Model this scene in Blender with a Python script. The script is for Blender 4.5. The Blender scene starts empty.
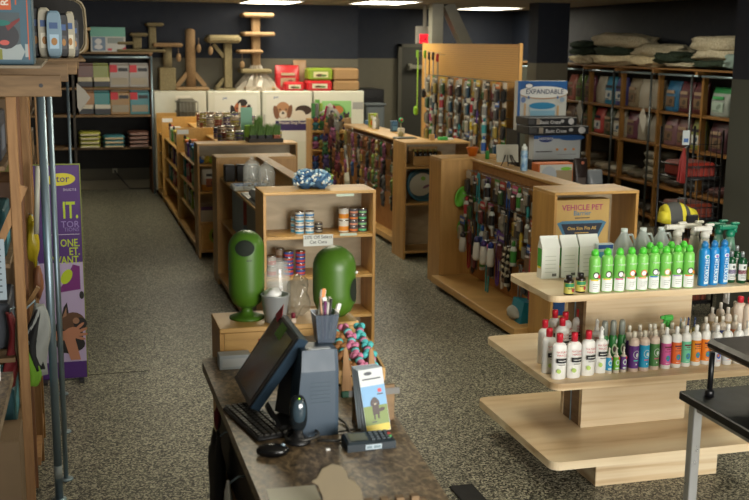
import bpy, math, random
from mathutils import Vector, Matrix, noise
R = random.Random(7)
PI = math.pi
SC = bpy.context.scene
COL = SC.collection
# ------------------------------------------------------------ camera model
F = 1077.5
rr = Vector((0.96281942, -0.26993124, 0.01076484))
uu = Vector((0.04059789, 0.18397464, 0.98209223))
ff = Vector((0.26707783, 0.94514044, -0.188093))
EYE = Vector((0, 0, 2.1))
def ray(x, y): return rr*((x-374.5)/F) - uu*((y-250)/F) + ff
def at_z(x, y, z): d = ray(x, y); return EYE + d*((z-2.1)/d.z)
def at_y(x, y, Y): d = ray(x, y); return EYE + d*(Y/d.y)
def at_x(x, y, X): d = ray(x, y); return EYE + d*(X/d.x)
# ------------------------------------------------------------ materials
def lin(c): return tuple(((v/255)/12.92 if v/255 <= .04045 else ((v/255+.055)/1.055)**2.4) for v in c) + (1,)
MC = {}
def m(c, rough=.55, metal=0, var=.0, spec=.5, emit=0, trans=0, alpha=1, name=None):
    key = (c, rough, metal, var, spec, emit, trans, alpha)
    if key in MC: return MC[key]
    M = bpy.data.materials.new(name or 'paint_%02x%02x%02x' % c); M.use_nodes = True
    nt = M.node_tree; b = nt.nodes['Principled BSDF']
    b.inputs['Base Color'].default_value = lin(c); b.inputs['Roughness'].default_value = rough
    b.inputs['Metallic'].default_value = metal; b.inputs['Specular IOR Level'].default_value = spec
    if trans: b.inputs['Transmission Weight'].default_value = trans; b.inputs['IOR'].default_value = 1.3
    if alpha < 1: b.inputs['Alpha'].default_value = alpha
    if emit: b.inputs['Emission Color'].default_value = lin(c); b.inputs['Emission Strength'].default_value = emit
    if not emit:
        n = nt.nodes.new('ShaderNodeTexNoise'); n.inputs['Scale'].default_value = 14; n.inputs['Detail'].default_value = 4
        tc = nt.nodes.new('ShaderNodeTexCoord'); nt.links.new(tc.outputs['Object'], n.inputs['Vector'])
        mr = nt.nodes.new('ShaderNodeMapRange'); mr.inputs[3].default_value = max(0, rough-.08); mr.inputs[4].default_value = min(1, rough+.08)
        nt.links.new(n.outputs['Fac'], mr.inputs[0]); nt.links.new(mr.outputs[0], b.inputs['Roughness'])
        if var:
            mx = nt.nodes.new('ShaderNodeMix'); mx.data_type = 'RGBA'
            a = lin(tuple(int(v*(1-var)) for v in c)); d = lin(tuple(min(255, int(v*(1+var))) for v in c))
            mx.inputs[6].default_value = a; mx.inputs[7].default_value = d
            nt.links.new(n.outputs['Fac'], mx.inputs[0]); nt.links.new(mx.outputs[2], b.inputs['Base Color'])
    MC[key] = M
    return M
def ramp_mat(name, stops, scale, stretch, rough, detail=5, dist=.6, bump=0, tex='noise', spec=.5, coord='Object'):
    M = bpy.data.materials.new(name); M.use_nodes = True; nt = M.node_tree; b = nt.nodes['Principled BSDF']
    tc = nt.nodes.new('ShaderNodeTexCoord'); mp = nt.nodes.new('ShaderNodeMapping'); mp.inputs['Scale'].default_value = stretch
    nt.links.new(tc.outputs[coord], mp.inputs['Vector'])
    if tex == 'noise':
        n = nt.nodes.new('ShaderNodeTexNoise'); n.inputs['Detail'].default_value = detail; n.inputs['Distortion'].default_value = dist; out = n.outputs['Fac']
    else:
        n = nt.nodes.new('ShaderNodeTexVoronoi'); out = n.outputs['Color']
    n.inputs['Scale'].default_value = scale
    nt.links.new(mp.outputs['Vector'], n.inputs['Vector'])
    r = nt.nodes.new('ShaderNodeValToRGB'); nt.links.new(out, r.inputs['Fac'])
    els = r.color_ramp.elements
    for i, (p, c) in enumerate(stops):
        e = els[i] if i < 2 else els.new(p)
        e.position = p; e.color = lin(c)
    nt.links.new(r.outputs['Color'], b.inputs['Base Color']); b.inputs['Roughness'].default_value = rough
    b.inputs['Specular IOR Level'].default_value = spec
    if bump:
        bp = nt.nodes.new('ShaderNodeBump'); bp.inputs['Strength'].default_value = bump; bp.inputs['Distance'].default_value = .005
        nt.links.new(out, bp.inputs['Height']); nt.links.new(bp.outputs['Normal'], b.inputs['Normal'])
    return M
BIRCH = ramp_mat('birch_plywood', [(.3, (176, 136, 76)), (.7, (204, 162, 96))], 3, (1, 1, 7), .42)
BIRCHV = ramp_mat('birch_plywood_upright', [(.3, (168, 126, 68)), (.7, (194, 150, 86))], 3, (6, 6, .7), .42)
BIRCHD = ramp_mat('birch_backing_panel', [(.3, (162, 146, 116)), (.7, (186, 168, 136))], 3, (1.5, 1.5, 5), .5)
LAM = ramp_mat('pale_laminate', [(.3, (180, 150, 112)), (.45, (212, 188, 150)), (.7, (230, 214, 182))], 1.8, (.45, 3, 11), .38, dist=.3)
LAMD = ramp_mat('brown_laminate_edge', [(.3, (112, 88, 62)), (.7, (138, 112, 82))], 4, (2, 2, 9), .5)
RAW = ramp_mat('raw_pine', [(.3, (108, 84, 56)), (.7, (138, 110, 76))], 6, (1, 6, 6), .65, bump=.1)
RAWV = ramp_mat('raw_pine_upright', [(.3, (140, 102, 62)), (.7, (172, 130, 84))], 6, (7, 7, .8), .65, bump=.1)
REDW = ramp_mat('stained_pine_upright', [(.3, (104, 66, 36)), (.7, (134, 88, 50))], 6, (7, 7, .8), .6)
ORW = ramp_mat('amber_rack_wood', [(.3, (116, 80, 36)), (.7, (146, 106, 52))], 5, (6, 6, .8), .5)
ORWH = ramp_mat('amber_rack_shelf_wood', [(.3, (110, 74, 36)), (.7, (140, 100, 50))], 5, (6, .8, 6), .5)
GOLD = ramp_mat('golden_particle_board', [(.3, (196, 150, 78)), (.7, (212, 166, 92))], 30, (1, 1, 1), .45)
COUNTER = ramp_mat('mottled_brown_laminate', [(.32, (66, 54, 40)), (.5, (112, 94, 70)), (.68, (160, 138, 108))], 62, (1, .6, 1), .36, detail=10, dist=.6, spec=.35)
CARPET = ramp_mat('beige_carpet_pile', [(.3, (128, 104, 76)), (.7, (164, 136, 102))], 90, (1, 1, 1), .95, bump=.4, spec=.1)
CARPETG = ramp_mat('sage_carpet_pile', [(.3, (116, 106, 80)), (.7, (148, 136, 104))], 90, (1, 1, 1), .95, bump=.4, spec=.1)
FLEECE = ramp_mat('cream_fleece', [(.3, (196, 184, 152)), (.7, (236, 224, 192))], 40, (1, 1, 1), .95, bump=.7, spec=.1)
FLEECEG = ramp_mat('grey_fleece', [(.3, (150, 144, 126)), (.7, (198, 190, 168))], 50, (1, 1, 1), .95, bump=.7, spec=.1)
FLEECED = ramp_mat('dark_green_fleece', [(.3, (34, 44, 38)), (.7, (62, 74, 62))], 50, (1, 1, 1), .95, bump=.7, spec=.1)
STEEL = m((140, 160, 172), .42, .75, name='galvanised_steel')
CHROME = m((200, 200, 200), .2, 1, name='chrome')
WHITE = m((226, 226, 222), .45)
CREAM = m((214, 208, 190), .5)
BLACK = m((16, 16, 18), .4)
DARK = m((38, 38, 40), .5)
def glass(name, c=(255, 255, 255), rough=.02):
    M = bpy.data.materials.new(name); M.use_nodes = True; nt = M.node_tree; b = nt.nodes['Principled BSDF']
    b.inputs['Base Color'].default_value = lin((225, 228, 224)); b.inputs['Roughness'].default_value = .06
    b.inputs['Alpha'].default_value = .17; b.inputs['Specular IOR Level'].default_value = 1
    return M
GLASS = glass('clear_glass')
# ------------------------------------------------------------ mesh builder
class B:
    def __init__(s): s.v = []; s.f = []; s.i = []; s.sm = []; s.T = None
    def add(s, vs, fs, mi=0, smooth=False):
        o = len(s.v)
        if s.T is not None: vs = [tuple(s.T @ Vector(v)) for v in vs]
        s.v += [tuple(v) for v in vs]
        for f in fs: s.f.append(tuple(o+k for k in f)); s.i.append(mi); s.sm.append(smooth)
        return s
    def box(s, x0, y0, z0, x1, y1, z1, mi=0, c=0):
        if c <= 0:
            vs = [(x, y, z) for x in (x0, x1) for y in (y0, y1) for z in (z0, z1)]
            return s.add(vs, [(0, 1, 3, 2), (4, 6, 7, 5), (0, 4, 5, 1), (2, 3, 7, 6), (0, 2, 6, 4), (1, 5, 7, 3)], mi)
        # chamfered along every edge: three shells joined
        P = []
        for a in (0, 1, 2):
            for X in (0, 1):
                for Y in (0, 1):
                    for Z in (0, 1):
                        g = [c, c, c]; g[a] = 0
                        P.append((x0+g[0] if X == 0 else x1-g[0], y0+g[1] if Y == 0 else y1-g[1], z0+g[2] if Z == 0 else z1-g[2]))
        def I(a, X, Y, Z): return a*8+X*4+Y*2+Z
        fs = []
        for X in (0, 1): fs.append([I(0, X, 0, 0), I(0, X, 1, 0), I(0, X, 1, 1), I(0, X, 0, 1)][::(1 if X else -1)])
        for Y in (0, 1): fs.append([I(1, 0, Y, 0), I(1, 0, Y, 1), I(1, 1, Y, 1), I(1, 1, Y, 0)][::(1 if Y else -1)])
        for Z in (0, 1): fs.append([I(2, 0, 0, Z), I(2, 1, 0, Z), I(2, 1, 1, Z), I(2, 0, 1, Z)][::(1 if Z else -1)])
        for X in (0, 1):
            for Y in (0, 1): fs.append([I(0, X, Y, 0), I(1, X, Y, 0), I(1, X, Y, 1), I(0, X, Y, 1)])
        for X in (0, 1):
            for Z in (0, 1): fs.append([I(0, X, 0, Z), I(2, X, 0, Z), I(2, X, 1, Z), I(0, X, 1, Z)])
        for Y in (0, 1):
            for Z in (0, 1): fs.append([I(1, 0, Y, Z), I(2, 0, Y, Z), I(2, 1, Y, Z), I(1, 1, Y, Z)])
        for X in (0, 1):
            for Y in (0, 1):
                for Z in (0, 1): fs.append([I(0, X, Y, Z), I(1, X, Y, Z), I(2, X, Y, Z)])
        return s.add(P, fs, mi)
    def rings(s, rs, mi=0, caps=(1, 1), smooth=True, closed=False, mis=None):
        n = len(rs[0]); vs = [p for r in rs for p in r]; k = len(rs)
        o = len(s.v)
        if s.T is not None: vs = [tuple(s.T @ Vector(v)) for v in vs]
        s.v += [tuple(v) for v in vs]
        for a in range(k-1):
            for j in range(n):
                s.f.append((o+a*n+j, o+a*n+(j+1) % n, o+(a+1)*n+(j+1) % n, o+(a+1)*n+j)); s.i.append(mis[a] if mis else mi); s.sm.append(smooth)
        if caps[0]: s.f.append(tuple(o+j for j in reversed(range(n)))); s.i.append(mis[0] if mis else mi); s.sm.append(False)
        if caps[1]: s.f.append(tuple(o+(k-1)*n+j for j in range(n))); s.i.append(mis[-1] if mis else mi); s.sm.append(False)
        return s
    def lathe(s, prof, c=(0, 0, 0), n=20, mi=0, sx=1, sy=1, mis=None, caps=(1, 1), smooth=True):
        rs = [[(c[0]+r*sx*math.cos(2*PI*j/n), c[1]+r*sy*math.sin(2*PI*j/n), c[2]+z) for j in range(n)] for r, z in prof]
        return s.rings(rs, mi, caps, smooth, mis=mis)
    def tube(s, pts, r, mi=0, n=8, r1=None):
        pts = [Vector(p) for p in pts]; rs = []
        for k, p in enumerate(pts):
            d = (pts[min(k+1, len(pts)-1)]-pts[max(k-1, 0)]).normalized()
            a = d.orthogonal().normalized() if k == 0 else (pa - d*pa.dot(d)).normalized()
            pa = a; b = d.cross(a); q = r if r1 is None else r+(r1-r)*k/(len(pts)-1)
            rs.append([tuple(p+a*q*math.cos(2*PI*j/n)+b*q*math.sin(2*PI*j/n)) for j in range(n)])
        return s.rings(rs, mi)
    def bar(s, p0, p1, w, h, mi=0, up=(0, 0, 1)):
        p0, p1 = Vector(p0), Vector(p1); d = (p1-p0).normalized(); x = d.cross(Vector(up))
        if x.length < 1e-4: x = d.cross(Vector((0, 1, 0)))
        x.normalize(); y = x.cross(d)
        rs = [[tuple(p+x*a*w/2+y*b*h/2) for a, b in ((-1, -1), (1, -1), (1, 1), (-1, 1))] for p in (p0, p1)]
        return s.rings(rs, mi, smooth=False)
    def prism(s, poly, y0, y1, mi=0, axis='y'):
        def q(a, b, t): return (a, t, b) if axis == 'y' else ((a, b, t) if axis == 'z' else (t, a, b))
        return s.rings([[q(a, b, y0) for a, b in poly], [q(a, b, y1) for a, b in poly]], mi, smooth=False)
    def disc(s, cx, cz, rx, rz, y, mi=0, rot=0, n=16, t=.0006, a0=0, a1=2*PI):
        c_, s_ = math.cos(rot), math.sin(rot)
        pl = []
        for k in range(n):
            a = a0+(a1-a0)*k/n; u, v = rx*math.cos(a), rz*math.sin(a)
            pl.append((cx+u*c_-v*s_, cz+u*s_+v*c_))
        return s.prism(pl, y-t, y, mi)
    def ell(s, c, rad, mi=0, nu=12, nv=8, nz=0, seed=0, p=1):
        rs = []
        for a in range(nv+1):
            th = -PI/2+PI*a/nv; cz, sz = math.cos(th), math.sin(th); ring = []
            cz = max(cz, .02)
            for j in range(nu):
                ph = 2*PI*j/nu; x, y, z = cz*math.cos(ph), cz*math.sin(ph), sz
                if p != 1: x, y, z = [math.copysign(abs(t)**p, t) for t in (x, y, z)]
                k = 1
                if nz: k = 1+nz*noise.noise(Vector((x*2+seed, y*2, z*2)))
                ring.append((c[0]+rad[0]*x*k, c[1]+rad[1]*y*k, c[2]+rad[2]*z*k))
            rs.append(ring)
        return s.rings(rs, mi)
    def text(s, t, size, x, z, y, mi=0, bend=0, align='CENTER', off=.0, shear=0, sp=1, t_=.0005, vert=False, xs=1):
        if t in SMALL:      # print too small to read in the photo: a plain dark line of the same size
            w_ = len(t)*size*.5*xs
            if bend: w_ = min(w_, bend*1.3); n_ = 5; vs = []
            else: n_ = 1; vs = []
            for k in range(n_+1):
                X = x-w_/2+w_*k/n_
                for Z in (z+size*.15, z+size*.5):
                    vs.append((bend*math.sin(X/bend), y+bend-bend*math.cos(X/bend)-t_, Z) if bend else (X, y-t_, Z))
            return s.add(vs, [(2*k, 2*k+2, 2*k+3, 2*k+1) for k in range(n_)], mi)
        key = (t, align, off, shear, sp)
        if key not in TXT:
            cu = bpy.data.curves.new('lettering', 'FONT'); cu.body = t; cu.size = 1; cu.align_x = align; cu.offset = off; cu.shear = shear
            cu.space_character = sp; cu.resolution_u = 2
            ob = bpy.data.objects.new('lettering', cu); me = bpy.data.meshes.new_from_object(ob)
            TXT[key] = ([tuple(v.co) for v in me.vertices], [tuple(p.vertices) for p in me.polygons])
            bpy.data.objects.remove(ob); bpy.data.meshes.remove(me)
        vs, fs = TXT[key]; out = []
        for a, b, _ in vs:
            a, b = a*size*xs, b*size
            if vert: a, b = -b, a
            X, Z = x+a, z+b
            if bend: ang = X/bend; out.append((bend*math.sin(ang), y+bend-bend*math.cos(ang)-t_, Z))
            else: out.append((X, y-t_, Z))
        return s.add(out, fs, mi)
    def mesh(s, name):
        me = bpy.data.meshes.new(name); me.from_pydata(s.v, [], s.f); me.polygons.foreach_set('material_index', s.i)
        me.polygons.foreach_set('use_smooth', s.sm)
        me.validate(); me.update()
        import bmesh
        bm = bmesh.new(); bm.from_mesh(me); bmesh.ops.recalc_face_normals(bm, faces=bm.faces); bm.to_mesh(me); bm.free()
        return me
TXT = {}
SMALL = {'line of print', 'short line', 'word'}
MESH = {}
def link(name, me, mats, parent=None, loc=(0, 0, 0), rz=0, rot=None):
    o = bpy.data.objects.new(name, me); COL.objects.link(o)
    o.location = loc; o.rotation_euler = rot if rot else (0, 0, rz)
    if parent: o.parent = parent
    for k, mt in enumerate(mats):
        if len(me.materials) <= k: me.materials.append(mt)
        if me.materials[k] is not mt: o.material_slots[k].link = 'OBJECT'; o.material_slots[k].material = mt
    return o
def P(name, parent, key, fn, *mats, loc=(0, 0, 0), rz=0, rot=None, label=None):
    """one part; parts of repeats share their mesh data through the key"""
    if key is None or key not in MESH:
        b = B(); fn(b); me = b.mesh(name)
        if key is not None: MESH[key] = me
    else: me = MESH[key]
    o = link(name, me, mats, parent, loc, rz, rot)
    if label: o['label'] = label
    return o
def tag(o, label, cat, group=None, kind=None):
    o['label'] = label; o['category'] = cat
    if group: o['group'] = group
    if kind: o['kind'] = kind
    return o
def T(name, label, cat, loc, rz=0, group=None, rot=None):
    o = bpy.data.objects.new(name, None); COL.objects.link(o); o.empty_display_size = .05
    o.location = loc; o.rotation_euler = rot if rot else (0, 0, rz)
    return tag(o, label, cat, group)
def S(name, label, cat, key, fn, *mats, loc=(0, 0, 0), rz=0, rot=None, group=None, kind=None):
    return tag(P(name, None, key, fn, *mats, loc=loc, rz=rz, rot=rot), label, cat, group, kind)
def STR(name, fn, *mats):
    o = P(name, None, None, fn, *mats); o['kind'] = 'structure'; return o
def up(parent_loc, rz, x, y, z):
    c, s = math.cos(rz), math.sin(rz)
    return (parent_loc[0]+x*c-y*s, parent_loc[1]+x*s+y*c, parent_loc[2]+z)
NTH = ['first', 'second', 'third', 'fourth', 'fifth', 'sixth', 'seventh', 'eighth', 'ninth', 'tenth', 'eleventh', 'twelfth', 'thirteenth', 'fourteenth', 'fifteenth', 'sixteenth', 'seventeenth', 'eighteenth', 'nineteenth', 'twentieth']; NTH += ['twenty-'+q for q in NTH[:9]]
def nth(k, n, l='from the left', a='leftmost', b='rightmost'):
    if n == 1: return 'only one'
    return a if k == 0 else (b if k == n-1 else NTH[k]+' '+l)
# ------------------------------------------------------------ camera
cd = bpy.data.cameras.new('camera'); cam = bpy.data.objects.new('camera', cd); COL.objects.link(cam)
cd.sensor_width = 36; cd.lens = F/749*36; cd.clip_start = .05
cam.matrix_world = Matrix(((rr.x, uu.x, -ff.x, EYE.x), (rr.y, uu.y, -ff.y, EYE.y), (rr.z, uu.z, -ff.z, EYE.z), (0, 0, 0, 1)))
cd.dof.use_dof = True; cd.dof.focus_distance = 5.2; cd.dof.aperture_fstop = 4.5
SC.camera = cam
SC.view_settings.view_transform = 'Standard'; SC.view_settings.look = 'None'; SC.view_settings.gamma = 1
SC.view_settings.exposure = 0
# ============================================================ ROOM
CZ = 2.65
FLOOR = bpy.data.materials.new('speckled_epoxy_floor'); FLOOR.use_nodes = True
nt = FLOOR.node_tree; b_ = nt.nodes['Principled BSDF']
tc = nt.nodes.new('ShaderNodeTexCoord')
v1 = nt.nodes.new('ShaderNodeTexVoronoi'); v1.inputs['Scale'].default_value = 125
v2 = nt.nodes.new('ShaderNodeTexNoise'); v2.inputs['Scale'].default_value = 160; v2.inputs['Detail'].default_value = 6
v3 = nt.nodes.new('ShaderNodeTexNoise'); v3.inputs['Scale'].default_value = .9; v3.inputs['Detail'].default_value = 3
for n_ in (v1, v2, v3): nt.links.new(tc.outputs['Object'], n_.inputs['Vector'])
sx = nt.nodes.new('ShaderNodeSeparateColor'); nt.links.new(v1.outputs['Color'], sx.inputs[0])
mxf = nt.nodes.new('ShaderNodeMath'); mxf.operation = 'MULTIPLY_ADD'; mxf.inputs[1].default_value = .62
nt.links.new(sx.outputs[0], mxf.inputs[0])
m2 = nt.nodes.new('ShaderNodeMath'); m2.operation = 'MULTIPLY'; m2.inputs[1].default_value = .38
nt.links.new(v2.outputs['Fac'], m2.inputs[0]); nt.links.new(m2.outputs[0], mxf.inputs[2])
rp = nt.nodes.new('ShaderNodeValToRGB'); nt.links.new(mxf.outputs[0], rp.inputs[0])
for k, (p_, c_) in enumerate([(.24, (20, 20, 18)), (.38, (60, 59, 52)), (.54, (110, 108, 92)), (.78, (182, 178, 156))]):
    e = rp.color_ramp.elements[k] if k < 2 else rp.color_ramp.elements.new(p_)
    e.position = p_; e.color = lin(c_)
mw = nt.nodes.new('ShaderNodeMix'); mw.data_type = 'RGBA'; mw.blend_type = 'MULTIPLY'; mw.inputs[0].default_value = 1
wr = nt.nodes.new('ShaderNodeMapRange'); wr.inputs[1].default_value = .3; wr.inputs[2].default_value = .7; wr.inputs[3].default_value = .88; wr.inputs[4].default_value = 1.05
nt.links.new(v3.outputs['Fac'], wr.inputs[0]); nt.links.new(rp.outputs[0], mw.inputs[6]); nt.links.new(wr.outputs[0], mw.inputs[7])
nt.links.new(mw.outputs[2], b_.inputs['Base Color']); b_.inputs['Roughness'].default_value = .42; b_.inputs['Specular IOR Level'].default_value = .35
STR('floor', lambda b: b.box(-2, -2.2, -.1, 7.3, 17.1, 0), FLOOR)
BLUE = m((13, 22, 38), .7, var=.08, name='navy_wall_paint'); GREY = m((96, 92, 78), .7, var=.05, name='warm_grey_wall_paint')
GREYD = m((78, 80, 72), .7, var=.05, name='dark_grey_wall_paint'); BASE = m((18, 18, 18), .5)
BZ = 1.87
def wall(b, x0, y0, x1, y1):
    b.box(x0, y0, 0, x1, y1, BZ, 1); b.box(x0, y0, BZ, x1, y1, CZ, 0)
STR('wall_back', lambda b: (wall(b, -1.7, 15.9, 4.2, 16), wall(b, 4.1, 16, 4.2, 17), wall(b, 4.2, 16.9, 7.2, 17)), BLUE, GREY)
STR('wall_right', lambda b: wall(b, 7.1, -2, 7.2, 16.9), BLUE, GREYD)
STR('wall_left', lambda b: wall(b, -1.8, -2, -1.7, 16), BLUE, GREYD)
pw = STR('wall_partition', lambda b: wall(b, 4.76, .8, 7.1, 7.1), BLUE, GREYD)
STR('baseboard_partition', lambda b: b.box(4.735, .8, 0, 4.76, 7.12, .11), BASE)
S('light_switch', 'white light switch plate low on grey partition wall above shampoo bottles', 'switch', None,
  lambda b: (b.box(0, -.035, -.055, .008, .035, .055, 0, .002), b.box(-.006, -.008, -.016, .001, .008, .016)), WHITE, loc=tuple(at_x(727, 296, 4.76)-Vector((.009, 0, 0))))
jt = at_z(150, 371, 0)
STR('trim_1', lambda b: b.box(-1.6, jt.y, .0001, .43, jt.y+.012, .0012), m((50, 48, 40), .8))
STR('baseboard_back', lambda b: b.box(-1.7, 15.87, 0, 4.2, 15.9, .13), m((120, 112, 92), .6))
def front(b):
    wall(b, -1.8, -2.1, .8, -2); wall(b, 4.6, -2.1, 7.2, -2)
    b.box(.8, -2.1, 0, 4.6, -2, .45, 1); b.box(.8, -2.1, 2.55, 4.6, -2, CZ, 0)
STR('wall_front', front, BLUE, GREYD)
def winf(b):
    for k in range(5): x = .8+3.8*k/4; b.box(x-.03, -2.08, .45, x+.03, -2.02, 2.55)
    b.box(.8, -2.08, .45, 4.6, -2.02, .5); b.box(.8, -2.08, 2.5, 4.6, -2.02, 2.55)
wf = STR('window_1', winf, m((60, 60, 62), .4, .6))
# ceiling with tile grid
CEIL = bpy.data.materials.new('ceiling_tiles'); CEIL.use_nodes = True; nt = CEIL.node_tree
bk = nt.nodes.new('ShaderNodeTexBrick'); bk.offset = 0; bk.inputs['Scale'].default_value = 1; bk.inputs['Brick Width'].default_value = 1.2; bk.inputs['Row Height'].default_value = .6
bk.inputs['Mortar Size'].default_value = .012; bk.inputs['Color1'].default_value = lin((150, 146, 132)); bk.inputs['Color2'].default_value = lin((156, 150, 136)); bk.inputs['Mortar'].default_value = lin((190, 186, 172))
tc = nt.nodes.new('ShaderNodeTexCoord'); nt.links.new(tc.outputs['Object'], bk.inputs['Vector']); nt.links.new(bk.outputs['Color'], nt.nodes['Principled BSDF'].inputs['Base Color'])
nt.nodes['Principled BSDF'].inputs['Roughness'].default_value = .9
STR('ceiling', lambda b: b.box(-1.8, -2.1, CZ, 7.2, 17, CZ+.08), CEIL)
# door in the recess
def door(b):
    x0 = at_y(401, 60, 16.88).x
    b.box(x0, 16.84, 0, x0+.95, 16.9, 2.05, 0)
    b.box(x0-.06, 16.83, 0, x0, 16.9, 2.1, 1); b.box(x0+.95, 16.83, 0, x0+1.01, 16.9, 2.1, 1); b.box(x0-.06, 16.83, 2.05, x0+1.01, 16.9, 2.1, 1)
dr = STR('door_1', door, m((44, 44, 38), .6), m((74, 72, 62), .6))
pb = at_y(409, 67, 16.75)
P('door_push_bar', dr, None, lambda b: (b.box(pb.x, 16.72, pb.z-.03, pb.x+.6, 16.78, pb.z+.03, 0, .01), b.box(pb.x, 16.78, pb.z-.05, pb.x+.06, 16.85, pb.z+.05), b.box(pb.x+.54, 16.78, pb.z-.05, pb.x+.6, 16.85, pb.z+.05)), m((170, 168, 155), .35, .7))
# exit sign
e0 = at_y(424.5, 35.5, 15.0)
ex = T('exit_sign', 'red lit EXIT sign in a grey housing hanging by the ceiling post', 'exit sign', tuple(e0))
P('housing', ex, None, lambda b: (b.box(-.13, -.03, -.12, .13, .03, .13, 0, .006), b.box(-.02, -.02, .13, .02, .02, CZ-e0.z)), m((150, 146, 138), .5))
P('lit_panel', ex, None, lambda b: b.box(-.085, -.034, -.11, .115, -.031, .02), m((225, 30, 45), .5, emit=1.6, name='lit_red'))
P('lettering', ex, None, lambda b: b.text('EXIT', .095, .015, -.08, -.0345, off=.012), m((60, 4, 10), .5))
# troffers
LT = m((255, 246, 222), .5, emit=9, name='lit_diffuser')
tro = [(x, y) for x, y in ((2.75, 16.0-.45), (4.55, 15.2), (6.15, 15.5), (2.75, 11.0), (5.3, 10.2), (1.2, 6.0), (4.4, 5.2), (1.2, 13.2), (3.4, 2.2))]
tl = ['far ceiling above the cat trees', 'far ceiling above the freezers end', 'far ceiling in front of the right wall', 'ceiling over the left shelving', 'ceiling over the pegboard aisle', 'ceiling over the left aisle', 'ceiling over the shampoo display', 'ceiling over the rear left aisle', 'ceiling near the shop front on the right']
tpx = [at_z(270, 1.5, CZ), at_z(384, 2.0, CZ), at_z(488, 8, CZ)]
for k in range(3): tro[k] = (tpx[k].x, tpx[k].y)
LAMPS = []
for k, (x, y) in enumerate(tro):
    t = T('ceiling_light', 'bright rectangular fluorescent panel in the '+tl[k], 'ceiling light', (x, y, CZ), group=None)
    w, d = (.34, .55)
    P('frame', t, 'trof_f', lambda b: (b.box(-w-.02, -d-.02, -.015, -w, d+.02, 0), b.box(w, -d-.02, -.015, w+.02, d+.02, 0), b.box(-w, -d-.02, -.015, w, -d, 0), b.box(-w, d, -.015, w, d+.02, 0)), WHITE)
    P('diffuser', t, 'trof_d', lambda b: b.box(-w, -d, -.012, w, d, -.004), LT)
    LAMPS.append((x, y))
# posts
S('steel_post', 'grey square steel post rising to the ceiling behind the pegboard', 'post', None, lambda b: b.box(4.86, 14.4, 0, 5.02, 14.56, CZ), m((136, 134, 122), .5, var=.06))
S('steel_brace', 'grey slanted steel brace leaning right beside the ceiling post', 'brace', None, lambda b: b.bar((5.1, 14.5, CZ), (6.5, 14.5, 0), .15, .19, up=(0, 1, 0)), m((124, 122, 110), .5, var=.06))
def colm(b): wall(b, 5.95, 13.3, 6.4, 13.6)
S('building_column', 'square column painted navy above grey behind the boxed gates', 'column', None, lambda b: colm(b), BLUE, GREY)

# ============================================================ helper furniture
def shelf_boards(parent, name, zs, x0, y0, x1, y1, t, mat):
    for z in zs: P(name, parent, None, lambda b: b.box(x0, y0, z-t, x1, y1, z, 0, .002), mat)
def endcap(name, label, loc, rz, w, d, h, zs, back=True, plinth=.06, mats=None):
    mt = mats or (BIRCHV, BIRCH, BIRCHD); t_ = .02
    t = T(name, label, 'shelf unit', loc, rz)
    P('side_panel', t, None, lambda b: b.box(0, 0, 0, t_, d, h-t_, 0, .002), mt[0]); P('side_panel', t, None, lambda b: b.box(w-t_, 0, 0, w, d, h-t_, 0, .002), mt[0])
    P('top_panel', t, None, lambda b: b.box(0, -.004, h-t_, w, d, h, 0, .003), mt[1])
    P('back_panel', t, None, lambda b: b.box(t_, d-.015, 0, w-t_, d, h-t_), mt[2])
    for z in zs: P('shelf', t, None, lambda b: b.box(t_, .004, z-.02, w-t_, d-.015, z, 0, .002), mt[1])
    P('plinth', t, None, lambda b: b.box(t_, .03, 0, w-t_, .05, .08), mt[1])
    return t
# ============================================================ GONDOLAS
def case(t, x0, y0, w, d, h, zs, face, closed_back=BIRCHD):
    """open box of shelves at one end of a gondola; face -1 opens to the shop front, +1 to the rear"""
    k = .02; x1 = x0+w; y1 = y0+d
    P('side_panel', t, None, lambda b: b.box(x0, y0, 0, x0+k, y1, h-k, 0, .002), BIRCHV)
    P('side_panel', t, None, lambda b: b.box(x1-k, y0, 0, x1, y1, h-k, 0, .002), BIRCHV)
    P('top_panel', t, None, lambda b: b.box(x0, y0-.003, h-k, x1, y1, h, 0, .003), BIRCH)
    yb = y1-.016 if face < 0 else y0
    P('back_panel', t, None, lambda b: b.box(x0+k, yb, 0, x1-k, yb+.016, h-k), closed_back)
    ya, yc = (y0+.004, y1-.016) if face < 0 else (y0+.016, y1-.004)
    for z in zs: P('shelf', t, None, lambda b: b.box(x0+k, ya, z-.02, x1-k, yc, z, 0, .002), BIRCH)
def local(t, x, y, z):
    return up(t.location, t.rotation_euler.z, x, y, z)

GA = T('shelf_gondola', 'low birch shelf unit with canned cat food on its end, behind the green bins', 'shelf unit', (1.20, 6.95, 0))
case(GA, 0, 0, .77, .32, 1.13, (.83, .55, .27, .08), -1)
case(GA, 0, 2.35, .70, .30, 1.12, (.8, .5, .08), 1, BIRCHV)
P('spine_panel', GA, None, lambda b: b.box(.36, .32, .08, .43, 2.35, 1.105), GOLD)
P('spine_cap', GA, None, lambda b: b.box(.35, .322, 1.105, .44, 2.348, 1.125, 0, .003), BIRCH)
P('deck', GA, None, lambda b: b.box(.0, .322, .06, .70, 2.348, .1, 0, .003), BIRCH)
P('plinth', GA, None, lambda b: b.box(.03, .32, 0, .68, 2.35, .06), REDW)
for z in (.95, .58): P('side_shelf', GA, None, lambda b: b.box(.03, .324, z-.02, .358, 2.346, z, 0, .002), BIRCH)
P('side_shelf', GA, None, lambda b: b.box(.442, .324, .93, .69, 2.346, .95, 0, .002), BIRCH)
for y in (.9, 1.5):
    P('shelf_bracket', GA, None, lambda b: b.box(.12, y, .85, .358, y+.015, .93), STEEL)

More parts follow.
